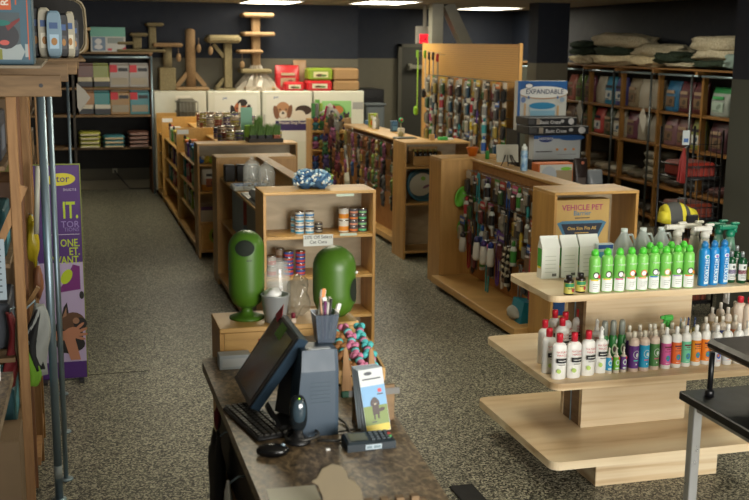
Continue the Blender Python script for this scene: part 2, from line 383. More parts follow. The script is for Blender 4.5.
GB = T('shelf_gondola', 'long birch shelf unit topped with stacked cans and grass trays, rear left', 'shelf unit', (1.17, 10.48, 0), math.radians(.3))
case(GB, 0, 0, .99, .30, 1.13, (.93, .66, .36, .08), -1)
for y in (2.0, 3.9):
    P('divider_panel', GB, None, lambda b: b.box(0, y, 0, .99, y+.02, 1.13, 0, .002), GOLD)
P('end_panel', GB, None, lambda b: b.box(0, 4.7, 0, .99, 4.72, 1.13, 0, .002), GOLD)
P('deck', GB, None, lambda b: b.box(.0, .302, .05, .99, 4.7, .09, 0, .003), BIRCH)
P('plinth', GB, None, lambda b: b.box(.03, .3, 0, .96, 4.7, .05), BLACK)
P('spine_panel', GB, None, lambda b: (b.box(.42, .30, .09, .46, 2.0, 1.03), b.box(.42, 2.02, .09, .46, 3.9, 1.03), b.box(.42, 3.92, .09, .46, 4.7, 1.03)), GOLD)
for a, c in ((.3, 2.0), (2.02, 3.9), (3.92, 4.7)):
    P('top_shelf', GB, None, lambda b: b.box(.34, a+.001, 1.03, .99, c-.001, 1.05, 0, .002), BIRCH)
    for z in (.86, .6, .34): P('side_shelf', GB, None, lambda b: b.box(.03, a+.001, z-.018, .42, c-.001, z, 0, .002), BIRCH)
for y in (2.0, 3.9):
    P('price_card', GB, None, lambda b: b.box(.01, y-.002, 1.06, .14, y-.0005, 1.11), WHITE)

GC = T('shelf_gondola', 'birch shelf unit with a vehicle pet barrier box on its end', 'shelf unit', (3.04, 6.58, 0))
case(GC, .075, 0, .63, .36, 1.13, (.27, .08), -1)
case(GC, .04, 2.22, .62, .32, 1.13, (.8, .5, .08), 1, BIRCHV)
PEG = ramp_mat('tan_pegboard', [(.3, (150, 102, 52)), (.7, (170, 120, 66))], 20, (1, 1, 1), .6)
P('pegboard_spine', GC, None, lambda b: b.box(.33, .36, .08, .40, 2.22, 1.105), PEG)
P('spine_cap', GC, None, lambda b: b.box(.31, .362, 1.105, .46, 2.219, 1.13, 0, .003), BIRCH)
P('deck', GC, None, lambda b: b.box(-.03, .362, .04, .66, 2.219, .1, 0, .004), BIRCH)
P('plinth', GC, None, lambda b: b.box(.02, .36, 0, .62, 2.22, .04), BLACK)

GD = T('shelf_gondola', 'birch shelf unit with a round blue dog bed disc on its end shelf', 'shelf unit', (3.12, 10.0, 0), math.radians(.5))
case(GD, 0, 0, .68, .38, 1.16, (.92, .56, .08), -1)
P('pegboard_spine', GD, None, lambda b: b.box(.22, .38, .08, .28, 2.75, 1.12), PEG)
P('spine_cap', GD, None, lambda b: b.box(.1, .382, 1.12, .42, 2.75, 1.14, 0, .003), BIRCH)
P('deck', GD, None, lambda b: b.box(.1, .382, .04, .66, 2.75, .1, 0, .004), BIRCH)
P('plinth', GD, None, lambda b: b.box(.14, .38, 0, .62, 2.75, .04), BLACK)

# tall golden pegboard
GE = T('tall_pegboard', 'tall golden pegboard wall of leads and tools behind the boxed gates', 'display board', (4.65, 10.83, 0))
GOLDP = bpy.data.materials.new('golden_pegboard_dots'); GOLDP.use_nodes = True; nt = GOLDP.node_tree
bk = nt.nodes.new('ShaderNodeTexVoronoi'); bk.inputs['Randomness'].default_value = 0; bk.inputs['Scale'].default_value = 40
tc = nt.nodes.new('ShaderNodeTexCoord'); nt.links.new(tc.outputs['Object'], bk.inputs['Vector'])
rp = nt.nodes.new('ShaderNodeValToRGB'); nt.links.new(bk.outputs['Distance'], rp.inputs[0])
rp.color_ramp.elements[0].position = .12; rp.color_ramp.elements[0].color = lin((120, 84, 40)); rp.color_ramp.elements[1].position = .2; rp.color_ramp.elements[1].color = lin((206, 158, 86))
nt.links.new(rp.outputs[0], nt.nodes['Principled BSDF'].inputs['Base Color']); nt.nodes['Principled BSDF'].inputs['Roughness'].default_value = .5
P('board', GE, None, lambda b: b.box(0, .03, .1, .03, 3.29, 2.11), GOLDP)
P('end_board', GE, None, lambda b: b.box(-.006, 0, 0, .032, .03, 2.12, 0, .003), BIRCHV)
P('end_board', GE, None, lambda b: b.box(-.006, 3.29, 0, .032, 3.32, 2.12, 0, .003), BIRCHV)
P('base_cabinet', GE, None, lambda b: b.box(-.4, .03, 0, -.001, 3.29, .35, 0, .004), BIRCH)
P('base_cabinet', GE, None, lambda b: b.box(.031, .03, 0, .45, 3.29, .35, 0, .004), BIRCH)

# corner unit for plush toys
def poly_shelf(b, z, t=.02):
    b.prism([(0, 0), (.34, -.16), (.5, -.16), (.5, .28), (0, .28)], z-t, z, 0, 'z')
CU = T('corner_shelf_unit', 'birch corner shelves of plush toys in front of the last freezer', 'shelf unit', (2.97, 13.5, 0))
P('side_panel', CU, None, lambda b: b.box(-.02, 0, 0, 0, .28, 1.14, 0, .002), BIRCHV)
P('back_panel', CU, None, lambda b: b.box(0, .281, 0, .5, .3, 1.14), GOLD)
for z in (1.0, .76, .5, .2): P('shelf', CU, None, lambda b: poly_shelf(b, z), BIRCH)

# ============================================================ FREEZERS along the back
FX = [1.12, 1.86, 2.63, 3.38, 4.15]
WF = m((206, 206, 190), .4, var=.02, name='freezer_white')
fdesc = ['white upright freezer, leftmost, with a small notice on its door', 'white freezer with a hound poster and pale blue lettering', 'white freezer with a puppy poster over a purple band', 'white freezer at the right end with a green poster']
for k in range(4):
    x0, x1 = FX[k]+.008, FX[k+1]-.008
    t = T('freezer', fdesc[k], 'freezer', (x0, 15.3, 0), group=None); w = x1-x0
    P('body', t, None, lambda b: b.box(0, .03, .04, w, .58, 1.42, 0, .006), WF)
    P('door', t, None, lambda b: b.box(.004, 0, .1, w-.004, .028, 1.415, 0, .008), WF)
    P('door_handle', t, None, lambda b: b.box(.02, -.03, .75, .045, -.001, 1.1, 0, .006), m((180, 180, 170), .4))
    P('kick_plate', t, None, lambda b: b.box(.02, .05, 0, w-.02, .5, .04), DARK)
    y = -.002
    if k == 0:
        P('notice', t, None, lambda b: b.box(.3, y-.001, 1.12, .5, y, 1.36), m((222, 218, 204), .6))
    if k == 1:
        def f(b):
            b.box(.1, y-.001, .7, .70, y, 1.36, 0)
            b.text('pet', .05, .24, 1.31, y-.002, 1, off=.01)
            cx, cz = .46, 1.14
            b.disc(cx, cz, .10, .14, y-.002, 2); b.disc(cx-.1, cz-.04, .04, .13, y-.003, 3, .2); b.disc(cx+.1, cz-.04, .045, .14, y-.003, 3, -.2)
            b.disc(cx+.03, cz+.12, .07, .05, y-.004, 3); b.disc(cx-.01, cz+.02, .02, .1, y-.005, 4); b.disc(cx-.02, cz-.05, .035, .03, y-.006, 5)
            b.disc(cx-.05, cz+.04, .014, .012, y-.006, 5); b.disc(cx+.05, cz+.04, .014, .012, y-.006, 5); b.box(cx-.1, y-.003, .72, cx+.12, y-.002, 1.02, 4)
        P('poster', t, None, f, m((212, 212, 200), .5), m((40, 90, 150), .5), m((168, 92, 46), .6), m((34, 26, 22), .6), m((214, 204, 186), .6), m((20, 16, 16), .5))
    if k == 2:
        def f(b):
            b.box(.06, y-.001, .7, .70, y, 1.37, 0); b.text('pet', .05, .2, 1.32, y-.002, 1, off=.01)
            cx, cz = .3, 1.13
            b.disc(cx+.26, cz-.03, .17, .1, y-.002, 4); b.disc(cx+.30, cz+.02, .12, .07, y-.0025, 3); b.disc(cx+.24, cz-.05, .09, .07, y-.003, 4)
            b.disc(cx, cz+.02, .11, .12, y-.003, 2); b.disc(cx-.1, cz-.01, .04, .1, y-.004, 6, .2); b.disc(cx+.1, cz, .035, .1, y-.004, 6, -.2)
            b.disc(cx+.0, cz-.04, .055, .055, y-.005, 4); b.disc(cx, cz-.02, .022, .017, y-.006, 5); b.disc(cx-.045, cz+.03, .013, .012, y-.006, 5); b.disc(cx+.045, cz+.03, .013, .012, y-.006, 5)
            b.box(.19, y-.0025, .86, .66, y-.0015, 1.0, 7); b.text('Frozen Dog Food', .055, .44, .955, y-.003, 4, off=.02)
        P('poster', t, None, f, m((214, 212, 200), .5), m((40, 90, 150), .5), m((176, 130, 92), .6), m((60, 44, 36), .6), m((216, 206, 190), .6), m((20, 16, 16), .5), m((120, 80, 54), .6), m((50, 38, 90), .5))
    if k == 3:
        def f(b):
            b.box(.12, y-.001, .8, .56, y, 1.28, 0); b.box(.02, y-.002, 1.05, .09, y-.001, 1.3, 1); b.box(.58, y-.0015, 1.16, .74, y-.0005, 1.26, 2)
            b.disc(.32, 1.1, .16, .14, y-.002, 1); b.disc(.36, 1.15, .08, .06, y-.003, 3); b.disc(.05, 1.2, .025, .03, y-.003, 3)
        P('poster', t, None, f, m((140, 190, 120), .5), m((90, 150, 60), .5), m((150, 150, 146), .5), m((180, 110, 60), .5))
S('small_cabinet', 'dark narrow cabinet standing behind the right end of the freezers', 'cabinet', None, lambda b: (b.box(4.24, 15.9, 0, 4.62, 16.6, 1.42, 0, .01), b.box(4.28, 15.895, .1, 4.58, 15.9, 1.3, 1)), m((26, 26, 28), .4), m((20, 20, 22), .3))
S('grey_bin', 'small grey bin in front of the dark cabinet behind the freezers', 'bin', None, lambda b: (b.box(4.22, 15.45, 0, 4.50, 15.75, 1.2, 0, .02), b.box(4.2, 15.43, 1.2, 4.52, 15.77, 1.23, 0, .008)), m((96, 104, 108), .5))

# ---- cat trees on the freezers (each post px, height ...)
FZ = 1.42
def cp(px): return at_y(px, 80, 15.6).x
def sc(py): return at_y(250, py, 15.6).z
def pad(b, x0, x1, z, t=.05, y0=-.2, y1=.2, mi=0): b.box(x0, y0, z-t, x1, y1, z, mi, .02)
def hang(t, x, z0, z1, mat=None, y=-.15):
    P('toy_string', t, None, lambda b: b.tube([(x, y, z0), (x, y, z1)], .006, n=5), m((120, 100, 80), .8))
    P('hanging_toy', t, None, lambda b: b.ell((x, y, z1-.05), (.035, .035, .06), 0), CARPET)
def tree(px, label, parts):
    x = cp(px); t = T('cat_tree', label, 'cat tree', (x, 15.6, FZ)); parts(t); return t
PXM = 1/ (1077.5/16.6)
def dz(py): return at_y(220, py, 15.6).z-FZ
def t1(t):
    P('base', t, None, lambda b: b.box(-.125, -.12, 0, .10, .12, .32, 0, .012), CARPETG)
    P('post', t, None, lambda b: b.lathe([(.062, .32), (.062, dz(47))], n=14), CARPETG)
    P('platform', t, None, lambda b: pad(b, -.21, .2, dz(43.5), .055), CARPET); hang(t, .14, dz(47), dz(54))
tree(168, 'short tan cat tree with one flat perch, leftmost on the freezers', t1)
def t2(t):
    P('base', t, None, lambda b: b.box(-.235, -.2, 0, .24, .2, .05, 0, .02), CARPET)
    P('post', t, None, lambda b: b.lathe([(.07, .05), (.07, dz(31)), (.05, dz(29.5)), (.01, dz(29))], n=14), CARPET)
    for s in (-1, 1): P('brace', t, None, lambda b: b.bar((s*.2, 0, .06), (s*.05, 0, .24), .07, .06), CARPET)
    hang(t, .1, dz(38), dz(45))
tree(191, 'tall tan scratching post on a splayed foot beside the short cat tree', t2)
def t3(t):
    P('base', t, None, lambda b: b.box(-.19, -.18, 0, .09, .18, .03, 0, .01), CARPETG)
    P('post', t, None, lambda b: b.box(-.055, -.06, .03, .055, .06, dz(43), 0, .012), CARPETG)
    for a in ((-.16, .04, -.05, .17), (-.2, dz(43)-.02, -.05, dz(43)-.2)): P('brace', t, None, lambda b: b.bar((a[0], 0, a[1]), (a[2], 0, a[3]), .05, .05), CARPETG)
    P('bed', t, None, lambda b: (b.box(-.31, -.22, dz(43), .17, .22, dz(35), 0, .04)), CARPETG); hang(t, -.26, dz(43), dz(47))
tree(228, 'sage green cat tree with a deep tray bed on top', t3)
def t4(t):
    P('base', t, None, lambda b: b.box(-.2, -.2, 0, .25, .2, .06, 0, .02), CARPET)
    P('post', t, None, lambda b: b.box(-.06, -.06, .06, .06, .06, dz(16.5), 0, .015), CARPET)
    P('platform', t, None, lambda b: pad(b, -.2, .24, dz(12.5), .06), CARPET)
    P('platform', t, None, lambda b: pad(b, -.2, .25, dz(31.5), .06), CARPET)
    P('platform', t, None, lambda b: pad(b, -.28, .07, dz(49.5), .05, -.25, .12), CARPET); hang(t, -.22, dz(53), dz(61))
    P('lower_bed', t, None, lambda b: b.box(-.24, -.2, dz(73), .2, .2, dz(68.5), 0, .02), CARPETG)
    def wrap(b):
        rs = []
        for k, (r, z) in enumerate([(.31, .0), (.28, .06), (.2, .16), (.12, .27), (.075, .36)]):
            rs.append([(r*(1+.16*math.sin(j*2.6+k))*math.cos(2*PI*j/26), .8*r*(1+.16*math.sin(j*2.6+k))*math.sin(2*PI*j/26)-.02, z) for j in range(26)])
        b.rings(rs, 0, caps=(0, 0), smooth=False)
    P('plastic_wrap', t, None, wrap, m((200, 192, 176), .15, alpha=.55, spec=.9, name='clear_plastic_wrap'))
tree(256, 'tall tan cat tree with three perches and a wrapped plastic skirt', t4)
# items on the freezers
def bagbox(name, label, x0, x1, z0, z1, mats, y=15.35, pic=True, d=.3):
    t = T(name, label, 'package', (x0, y, z0)); w, h = x1-x0, z1-z0
    P('carton', t, None, lambda b: b.box(0, 0, 0, w, d, h, 0, .025), mats[0])
    if pic: P('picture_panel', t, None, lambda b: (b.box(w*.2, -.004, h*.25, w*.8, -.001, h*.7, 0), b.disc(w*.45, h*.42, w*.16, h*.12, -.005, 1), b.disc(w*.62, h*.4, w*.12, h*.1, -.006, 2)), mats[1], m((90, 60, 40), .6), m((90, 120, 60), .6))
    return t
RED = m((190, 34, 40), .4); LIME = m((128, 150, 40), .45); KRAFT = m((150, 118, 78), .7, var=.05, name='kraft_cardboard')
def fzx(px): return at_y(px, 85, 15.4).x
def fzz(py): return at_y(310, py, 15.4).z
bagbox('pet_food_carton', 'small red carton lying on the freezers beside the plastic skirt', fzx(284), fzx(304), FZ, fzz(82), (RED, m((200, 196, 170), .5)))
bagbox('pet_food_carton', 'wide red carton on the freezers under the green carton', fzx(306.5), fzx(331.5), FZ, fzz(80.5), (RED, m((200, 196, 170), .5)))
bagbox('pet_food_carton', 'lime green carton stacked on the wide red carton', fzx(308), fzx(332), fzz(80.5)+.001, fzz(68), (LIME, m((206, 196, 150), .5)))
bagbox('cardboard_box', 'brown cardboard box, lower of two at the freezers right end', fzx(333), fzx(358.5), FZ, fzz(80.5), (KRAFT, None), pic=False)
bagbox('cardboard_box', 'brown cardboard box, upper of two at the freezers right end', fzx(333), fzx(358), fzz(80.5)+.001, fzz(68), (KRAFT, None), pic=False)
def pouch(b, w, h, d, bands=((1, 0),), crimp=.12, n=20, seed=0):
    """stand-up bag, front at -y; bands = (upper z fraction, slot)"""
    rs, mis = [], []; zs = [0, .03, .12, .25, .4, .55, .7, .8, .88, .94, 1.0]
    for z in zs:
        th = d/2*(.9 if z == 0 else min(1, max(.04, (1-z)/.5)**.7)); ww = w/2*(.93 if z == 0 else (1 if z < .85 else .985))
        rs.append([(ww*math.copysign(abs(math.cos(2*PI*j/n))**.45, math.cos(2*PI*j/n)), d/2+th*math.copysign(abs(math.sin(2*PI*j/n))**.6, math.sin(2*PI*j/n))*(1+.08*math.sin(j*1.7+z*9+seed)), z*h) for j in range(n)])
    for a in range(len(zs)-1):
        zc = (zs[a]+zs[a+1])/2; mis.append(next(s for f_, s in bands if zc <= f_))
    b.rings(rs, mis=mis, smooth=True)
def bagthing(name, label, cat, key, loc, w, h, d, mats, bands, group=None, rz=0, oval=None, rot=None, text=None):
    t = T(name, label, cat, loc, rz, group, rot)
    P('pouch', t, key+'p', lambda b: pouch(b, w, h, d, bands), *mats)
    if oval: P('front_panel', t, key+'o', lambda b: (b.box(-w*.3, -.007, h*.16, w*.3, .004, h*.5, 0, .003), b.disc(w*.06, h*.34, w*.14, h*.08, -.0075, 1, .5), b.box(-w*.26, -.0085, h*.18, w*.1, -.007, h*.22, 1), b.box(-w*.28, -.006, h*.6, w*.28, .006, h*.7, 2)), *oval)
    return t
bagthing('treat_bag', 'red standing bag of litter behind the small red carton', 'bag', 'fzb', (at_y(287, 80, 15.6).x, 15.52, FZ), .36, .36, .16, (m((176, 40, 44), .3), m((120, 100, 84), .4)), ((1, 0),), oval=(m((150, 130, 100), .5), m((110, 60, 50), .5), m((170, 150, 120), .5)))
bagthing('treat_bag', 'tan peaked bag on the freezers between red bag and lime carton', 'bag', 'fzc', (at_y(301, 80, 15.7).x, 15.74, FZ), .2, .43, .12, (m((150, 118, 86), .4), m((120, 100, 84), .4)), ((1, 0),))
# ---- back-left shelves
def bz(py): return at_y(110, py, 15.3).z
BL = T('wall_shelving', 'dark shelving of pet food bags on the back wall, left corner', 'shelf unit', (.0, 15.3, 0))
for x in (-.62, .04, 1.08): P('upright', BL, None, lambda b: b.box(x, .0, 0, x+.035, .55, 1.93, 0, .002), m((62, 56, 48), .6) if x < 1 else REDW)
P('top_board', BL, None, lambda b: b.box(-.6, -.02, 1.925, 1.13, .55, 1.95, 0, .003), RAW)
P('hanging_rail', BL, None, lambda b: b.tube([(.04, -.03, 1.88), (1.1, -.03, 1.88)], .018), STEEL)
P('rail_post', BL, None, lambda b: b.tube([(1.1, -.05, 0), (1.1, -.05, 1.9)], .014), STEEL)
BLZ = (1.47, 1.10, .655)
for z in BLZ: P('shelf', BL, None, lambda b: b.box(-.58, 0, z-.03, 1.08, .5, z, 0, .003), RAW)
P('back_board', BL, None, lambda b: b.box(-.6, .555, .3, 1.1, .57, 1.92), m((30, 28, 24), .7))
BG = 'food bags on the back-left shelves'
cols = [((118, 66, 40), (190, 180, 150), 'brown and cream'), ((150, 160, 30), (200, 190, 150), 'lime and cream'), ((176, 168, 156), (190, 40, 50), 'grey with red corner'), ((176, 168, 156), (190, 40, 50), 'grey with red corner')]
row2 = [((190, 130, 60), (200, 190, 170), 'orange and white'), ((40, 150, 150), (200, 196, 180), 'teal and white'), ((176, 130, 50), (190, 40, 50), 'mustard with red corner'), ((60, 150, 160), (190, 40, 50), 'turquoise with red corner')]
for r_, (rw, z, zp) in enumerate(((cols, 1.47, 63), (row2, 1.10, 91))):
    for k, (a, c, nm) in enumerate(rw):
        px = (86, 101, 119.5, 139)[k]; w = (.22, .24, .27, .27)[k]; h = at_y(px, zp, 15.32).z-z
        side = 'left' if k == 2 else 'right'
        t = T('food_bag', '%s food bag%s, %s shelf at the back left' % (nm, ', %s of its pair' % side if k > 1 and r_ == 0 else '', ('upper', 'middle')[r_]), 'food bag', (at_y(px, 80, 15.33).x, 15.33, z), 0, BG)
        P('pouch', t, 'fb%d' % (k > 1), lambda b: (b.box(-w/2, 0, 0, w/2, .12, h*.93, 0, .012), b.box(-w/2+.01, .04, h*.93, w/2-.01, .07, h, 0, .004)), m(tuple(int(v*.8) for v in a), .35))
        if k < 2: P('label_band', t, 'fl%d' % k, lambda b: (b.box(-w/2+.005, -.003, .01, w/2-.005, -.001, h*.25, 1), b.box(-w/2+.005, -.003, h*.25, w/2-.005, -.001, h*.42)), m(c, .5), BLACK)
        else: P('label_band', t, 'flx', lambda b: (b.box(-w/2+.01, -.004, h*.62, -w*.1, -.001, h*.92), b.box(-w*.4, -.003, .04, w*.42, -.001, h*.4, 1), b.box(-w*.05, -.003, h*.66, w*.42, -.001, h*.8, 2)), m(c, .5), m((150, 140, 120), .5), DARK)
flat = [((150, 150, 60), (206, 196, 160), 'olive and cream', 90, 4, .3), ((60, 120, 130), (200, 180, 140), 'teal and cream', 114, 3, .3), ((90, 60, 50), (150, 120, 110), 'dark maroon', 138.5, 4, .32)]
for px_, (a, c, nm, px, n, w) in enumerate(flat):
    for k in range(n):
        h = .055; x = at_y(px, 150, 15.4).x
        t = T('flat_food_bag', '%s flat bag, %s of the %s stack, lowest back shelf' % (nm, nth(k, n, 'from bottom', 'bottom', 'top'), ('left', 'middle', 'right')[px_]), 'food bag', (x, 15.2, .655+k*h), 0, 'flat bags on the lowest back-left shelf')
        P('sack', t, 'fls', lambda b: b.ell((0, .2, .0275), (.15, .2, .0275), 0, 16, 6, p=.45), m(a, .4)); P('front_band', t, 'flsb', lambda b: b.box(-.12, -.004, .008, .12, .03, .03, 0, .003), m(c, .4))
# outlet + cable
ou = at_y(115, 169, 15.86)
S('wall_outlet', 'white wall outlet below the back-left shelves with a black plug', 'outlet', None, lambda b: (b.box(-.035, -.006, -.06, .035, .006, .06, 0, .003), b.box(-.012, -.03, -.05, .012, -.006, -.015, 1)), m((170, 165, 140), .5), BLACK, loc=(ou.x, 15.893, ou.z))
S('power_cable', 'black power cable hanging from the outlet to the baseboard', 'cable', None, lambda b: b.tube([(ou.x, 15.86, ou.z-.04), (ou.x+.03, 15.85, .22), (ou.x+.12, 15.84, .1), (ou.x+.2, 15.8, .008), (ou.x+.6, 15.8, .008)], .008), BLACK)
# small cat tree + teal box on top of the shelf unit
bx = at_y(90, 27, 15.5)
tb = T('pet_product_box', 'mint green and white product box on top of the back-left shelves', 'box', (bx.x, 15.45, 1.95))
w_ = at_y(125, 27, 15.45).x-bx.x; h_ = bx.z-1.95
P('carton', tb, None, lambda b: b.box(0, 0, 0, w_, .3, h_, 0, .004), m((196, 196, 190), .5))
P('printed_front', tb, None, lambda b: (b.box(.0, -.002, h_*.62, w_, -.0005, h_, 0), b.box(.02, -.003, h_*.05, w_*.42, -.0015, h_*.6, 1), b.disc(w_*.22, h_*.42, w_*.1, h_*.12, -.004, 2), b.disc(w_*.22, h_*.2, w_*.12, h_*.1, -.004, 2), b.box(w_*.48, -.003, h_*.35, w_*.95, -.0015, h_*.58, 3), b.prism([(w_*.75, .002), (w_, .002), (w_, h_*.22)], -.003, -.001, 4), b.box(w_*.48, -.003, h_*.05, w_*.6, -.001, h_*.14, 4)), m((110, 176, 158), .5), m((110, 134, 160), .5), m((206, 206, 206), .5), m((140, 150, 146), .5), m((200, 60, 80), .5))
def t5(t):
    P('base', t, None, lambda b: pad(b, -.35, .32, .04, .04), CARPETG)
    P('post', t, None, lambda b: b.box(-.12, -.05, .04, .0, .05, .215, 0, .015), CARPETG); P('post', t, None, lambda b: b.box(.1, -.05, .04, .2, .05, .355, 0, .015), CARPETG)
    P('platform', t, None, lambda b: pad(b, -.16, .08, .26, .045), CARPETG); P('platform', t, None, lambda b: pad(b, .06, .30, .40, .045), CARPETG)
    P('low_step', t, None, lambda b: pad(b, -.34, -.12, .14, .04), CARPETG)
x5 = at_y(143, 40, 15.6).x
t5t = T('cat_tree', 'stepped green-grey cat tree on the back-left shelves beside the mint box', 'cat tree', (x5-.02, 15.62, 1.95)); t5(t5t)
# ============================================================ GOODS ON GONDOLAS
def hx(h): return (int(h[0:2], 16), int(h[2:4], 16), int(h[4:6], 16))
PAL = [('red', 'a8323a'), ('teal', '2e8c90'), ('purple', '5a3a8c'), ('black', '1c1c20'), ('green', '3f8a3c'), ('pink', 'c0568a'), ('blue', '2c5ca8'), ('orange', 'c8702c'), ('yellow', 'c8b040'), ('white', 'c8c4b8'), ('grey', '7c7c78'), ('brown', '6e4c34'), ('lime', '94b83c'), ('cream', 'c4b494')]
PD = dict((a, hx(c)) for a, c in PAL)
CLEAR = m((120, 116, 106), .4)
HOOK = m((170, 172, 172), .3, .9)
# ---- cans
def can(label, loc, r, h, body, band, group, cat='can'):
    t = T('pet_food_can', label, cat, loc, R.uniform(-.5, .5), group)
    P('can_body', t, 'can%.3f%.3f' % (r, h), lambda b: (b.lathe([(r*.95, 0), (r, .003), (r, .006), (r*.97, .008), (r*.97, h-.008)], n=14), b.lathe([(r*.97, h-.008), (r, h-.006), (r, h-.002), (r*.93, h-.001), (r*.9, h-.004), (.001, h-.004)], n=14, mi=1)), m(body, .4), CHROME)
    P('paper_label', t, 'canl%.3f%.3f' % (r, h), lambda b: (b.lathe([(r*.985, h*.14), (r*.985, h*.5)], n=14, caps=(0, 0)), b.lathe([(r*.985, h*.5), (r*.985, h*.86)], n=14, mi=1, caps=(0, 0))), m(band, .45), m(body, .45))
    return t
CG = 'cans on the cat food end shelves'
def stack(px, pz, Y, n, r, h, sets, where, zb):
    x = at_y(px, 240, Y).x
    for k in range(n):
        nm, a, c = sets[k % len(sets)]
        can('%s can, %s, in the %s' % (nm, nth(k, n, 'from bottom', 'bottom', 'top'), where), (x, Y, zb+k*h), r, h, a, c, CG)
Yc = 7.07
W_ = (214, 210, 200)
zt = .83
bl = [('white and sky blue', W_, (60, 150, 190)), ('white and blue', W_, (50, 120, 180))]
stack(299.5, 0, Yc-.02, 4, .031, .039, bl, 'left front stack, upper shelf', zt); stack(309.5, 0, Yc-.02, 4, .031, .039, bl, 'second front stack, upper shelf', zt)
stack(295, 0, Yc+.055, 3, .031, .039, [('pale blue', (170, 190, 200), (60, 150, 190))], 'shorter rear stack, upper shelf', zt)
stack(318.5, 0, Yc+.02, 2, .028, .035, [('dark labelled', (60, 60, 66), (150, 146, 130))], 'low pair beside blue stacks', zt)
stack(343.5, 0, Yc, 2, .036, .085, [('tall white and orange', W_, (220, 140, 40))], 'right end tall pair, upper shelf', zt)
stack(353.5, 0, Yc, 4, .03, .041, [('orange striped', (90, 90, 96), (230, 130, 60)), ('salmon striped', (90, 90, 100), (220, 150, 120))], 'orange stack, upper shelf', zt)
stack(362.3, 0, Yc, 4, .03, .041, [('mint striped', (90, 90, 96), (90, 190, 130)), ('pale green striped', (80, 84, 100), (140, 200, 140))], 'green stack, upper shelf', zt)
zt = .55
stack(288.5, 0, Yc-.02, 4, .034, .042, [('red and blue', (180, 60, 50), (50, 80, 150)), ('blue and red', (50, 80, 160), (190, 60, 50))], 'left stack, middle shelf', zt)
stack(300.3, 0, Yc-.02, 4, .034, .042, [('blue striped', (50, 80, 160), (200, 70, 60)), ('red striped', (190, 60, 50), (60, 90, 160))], 'right stack, middle shelf', zt)
stack(271.5, 0, Yc-.03, 2, .032, .072, [('tall red and silver', (150, 140, 130), (170, 50, 45))], 'front tall pair, middle shelf', zt)
stack(280, 0, Yc+.04, 2, .032, .088, [('tall bronze', (150, 130, 110), (120, 80, 50))], 'back tall pair, middle shelf', zt)
# shelf signs
def sign(label, px0, px1, py0, py1, Y, lines, size, mat=None, col=None):
    a = at_y(px0, py1, Y); c = at_y(px1, py0, Y)
    t = T('paper_sign', label, 'sign', (a.x, Y, a.z)); w, h = c.x-a.x, c.z-a.z
    P('card', t, None, lambda b: b.box(0, 0, 0, w, .002, h), mat or m((206, 210, 206), .6))
    P('lettering', t, None, lambda b: [b.text(s_, size, w/2, h-(k+1)*h/(len(lines)+.4)+.004, -.0004, off=.005) for k, s_ in enumerate(lines)], col or m((60, 60, 66), .6))
sign('white paper sign hanging from the cat food shelf, 20% off cans', 303.5, 333, 234, 246.5, 6.943, ['20% Off Select', 'Cat Cans'], .032)
for k, (a, c, y, nm) in enumerate(((336.5, 354, 194.5, 'top edge'), (340, 357, 234, 'upper shelf edge'))):
    p = at_y(a, y+2, 6.944); q = at_y(c, y, 6.944)
    P('price_strip', GA, None, lambda b: b.box(0, 0, 0, q.x-p.x, .0018, .017), m((190, 206, 190), .6), loc=(p.x-1.2, -.0049, p.z))
# blue-white rope toy balls on top
def ropeball(b, r, seed):
    R2 = random.Random(seed)
    b.ell((0, 0, r*.85), (r*1.05, r, r*.85), 0, 16, 10, .25, seed)
    for k in range(130):
        u, v = R2.uniform(0, 2*PI), R2.uniform(-.5, PI/2); d = Vector((math.cos(v)*math.cos(u), math.cos(v)*math.sin(u), math.sin(v)))
        p = Vector((d.x*r*1.05, d.y*r, r*.85+d.z*r*.85)); q = d.orthogonal().normalized()*r*.2
        b.tube([p-q*.7, p+d*r*.16, p+q*.7], .009, mi=k % 3, n=5)
RB = (m((60, 100, 140), .8), m((206, 212, 210), .85), m((130, 166, 190), .85))
TOPZ = 1.13
for nm, px, r, dy in (('left', 296.5, .07, .13), ('right', 309.5, .068, .11), ('rear', 303.5, .058, .25)):
    q = at_z(px, 183, TOPZ)
    S('rope_ball_toy', 'blue and white knotted rope ball, %s of three on the cat food unit' % nm, 'dog toy', None, lambda b: ropeball(b, r, int(px)), *RB, loc=(q.x, 6.96+dy+.02, TOPZ), group='rope ball toys')
# flat discs behind (right side shelf of GA)
for k, (px, py, c, nm) in enumerate(((328, 183, PD['pink'], 'pink'), (331, 180.5, PD['white'], 'white'), (337, 184.5, PD['white'], 'small white'), (330, 188, (50, 130, 160), 'blue'), (342, 189, PD['lime'], 'lime green'))):
    t = T('plastic_bowl', '%s shallow pet bowl stacked on the shelf behind the rope balls' % nm, 'bowl', (1.72, 7.62, .95+.034*k))
    for j in range(1): P('bowl', t, 'bwl', lambda b: b.lathe([(.06, 0), (.1, .02), (.115, .07), (.11, .075), (.09, .025), (.001, .012)], n=18), m(c, .4))
# U4 bay: glass jars, steel bowls, boxes
def dome(b, r, h): b.lathe([(r*.95, 0), (r, .01), (r, h*.7), (r*.8, h*.9), (r*.45, h), (r*.42, h-.008), (r*.77, h*.89), (r*.96, h*.69), (r*.96, .01)], n=20, caps=(0, 0))
for nm, px, dy, h in (('left', 252, 7.85, .22), ('right', 266, 7.75, .2)):
    q = at_y(px, 175, dy)
    t = T('glass_dome', 'clear glass jar dome, %s of the pair, on the bowls tray' % nm, 'jar', (q.x, dy, 1.03)); r = .068
    P('dome', t, None, lambda b: dome(b, r, h), GLASS); P('knob', t, None, lambda b: b.lathe([(.012, h-.005), (.02, h+.01), (.012, h+.025), (.001, h+.03)], n=10), GLASS)
    P('treats', t, None, lambda b: [b.ell((.022*math.cos(k*2.4), .022*math.sin(k*2.4), .02+.012*k), (.012, .02, .01), 0, 8, 5) for k in range(7)], m((120, 110, 96), .6))
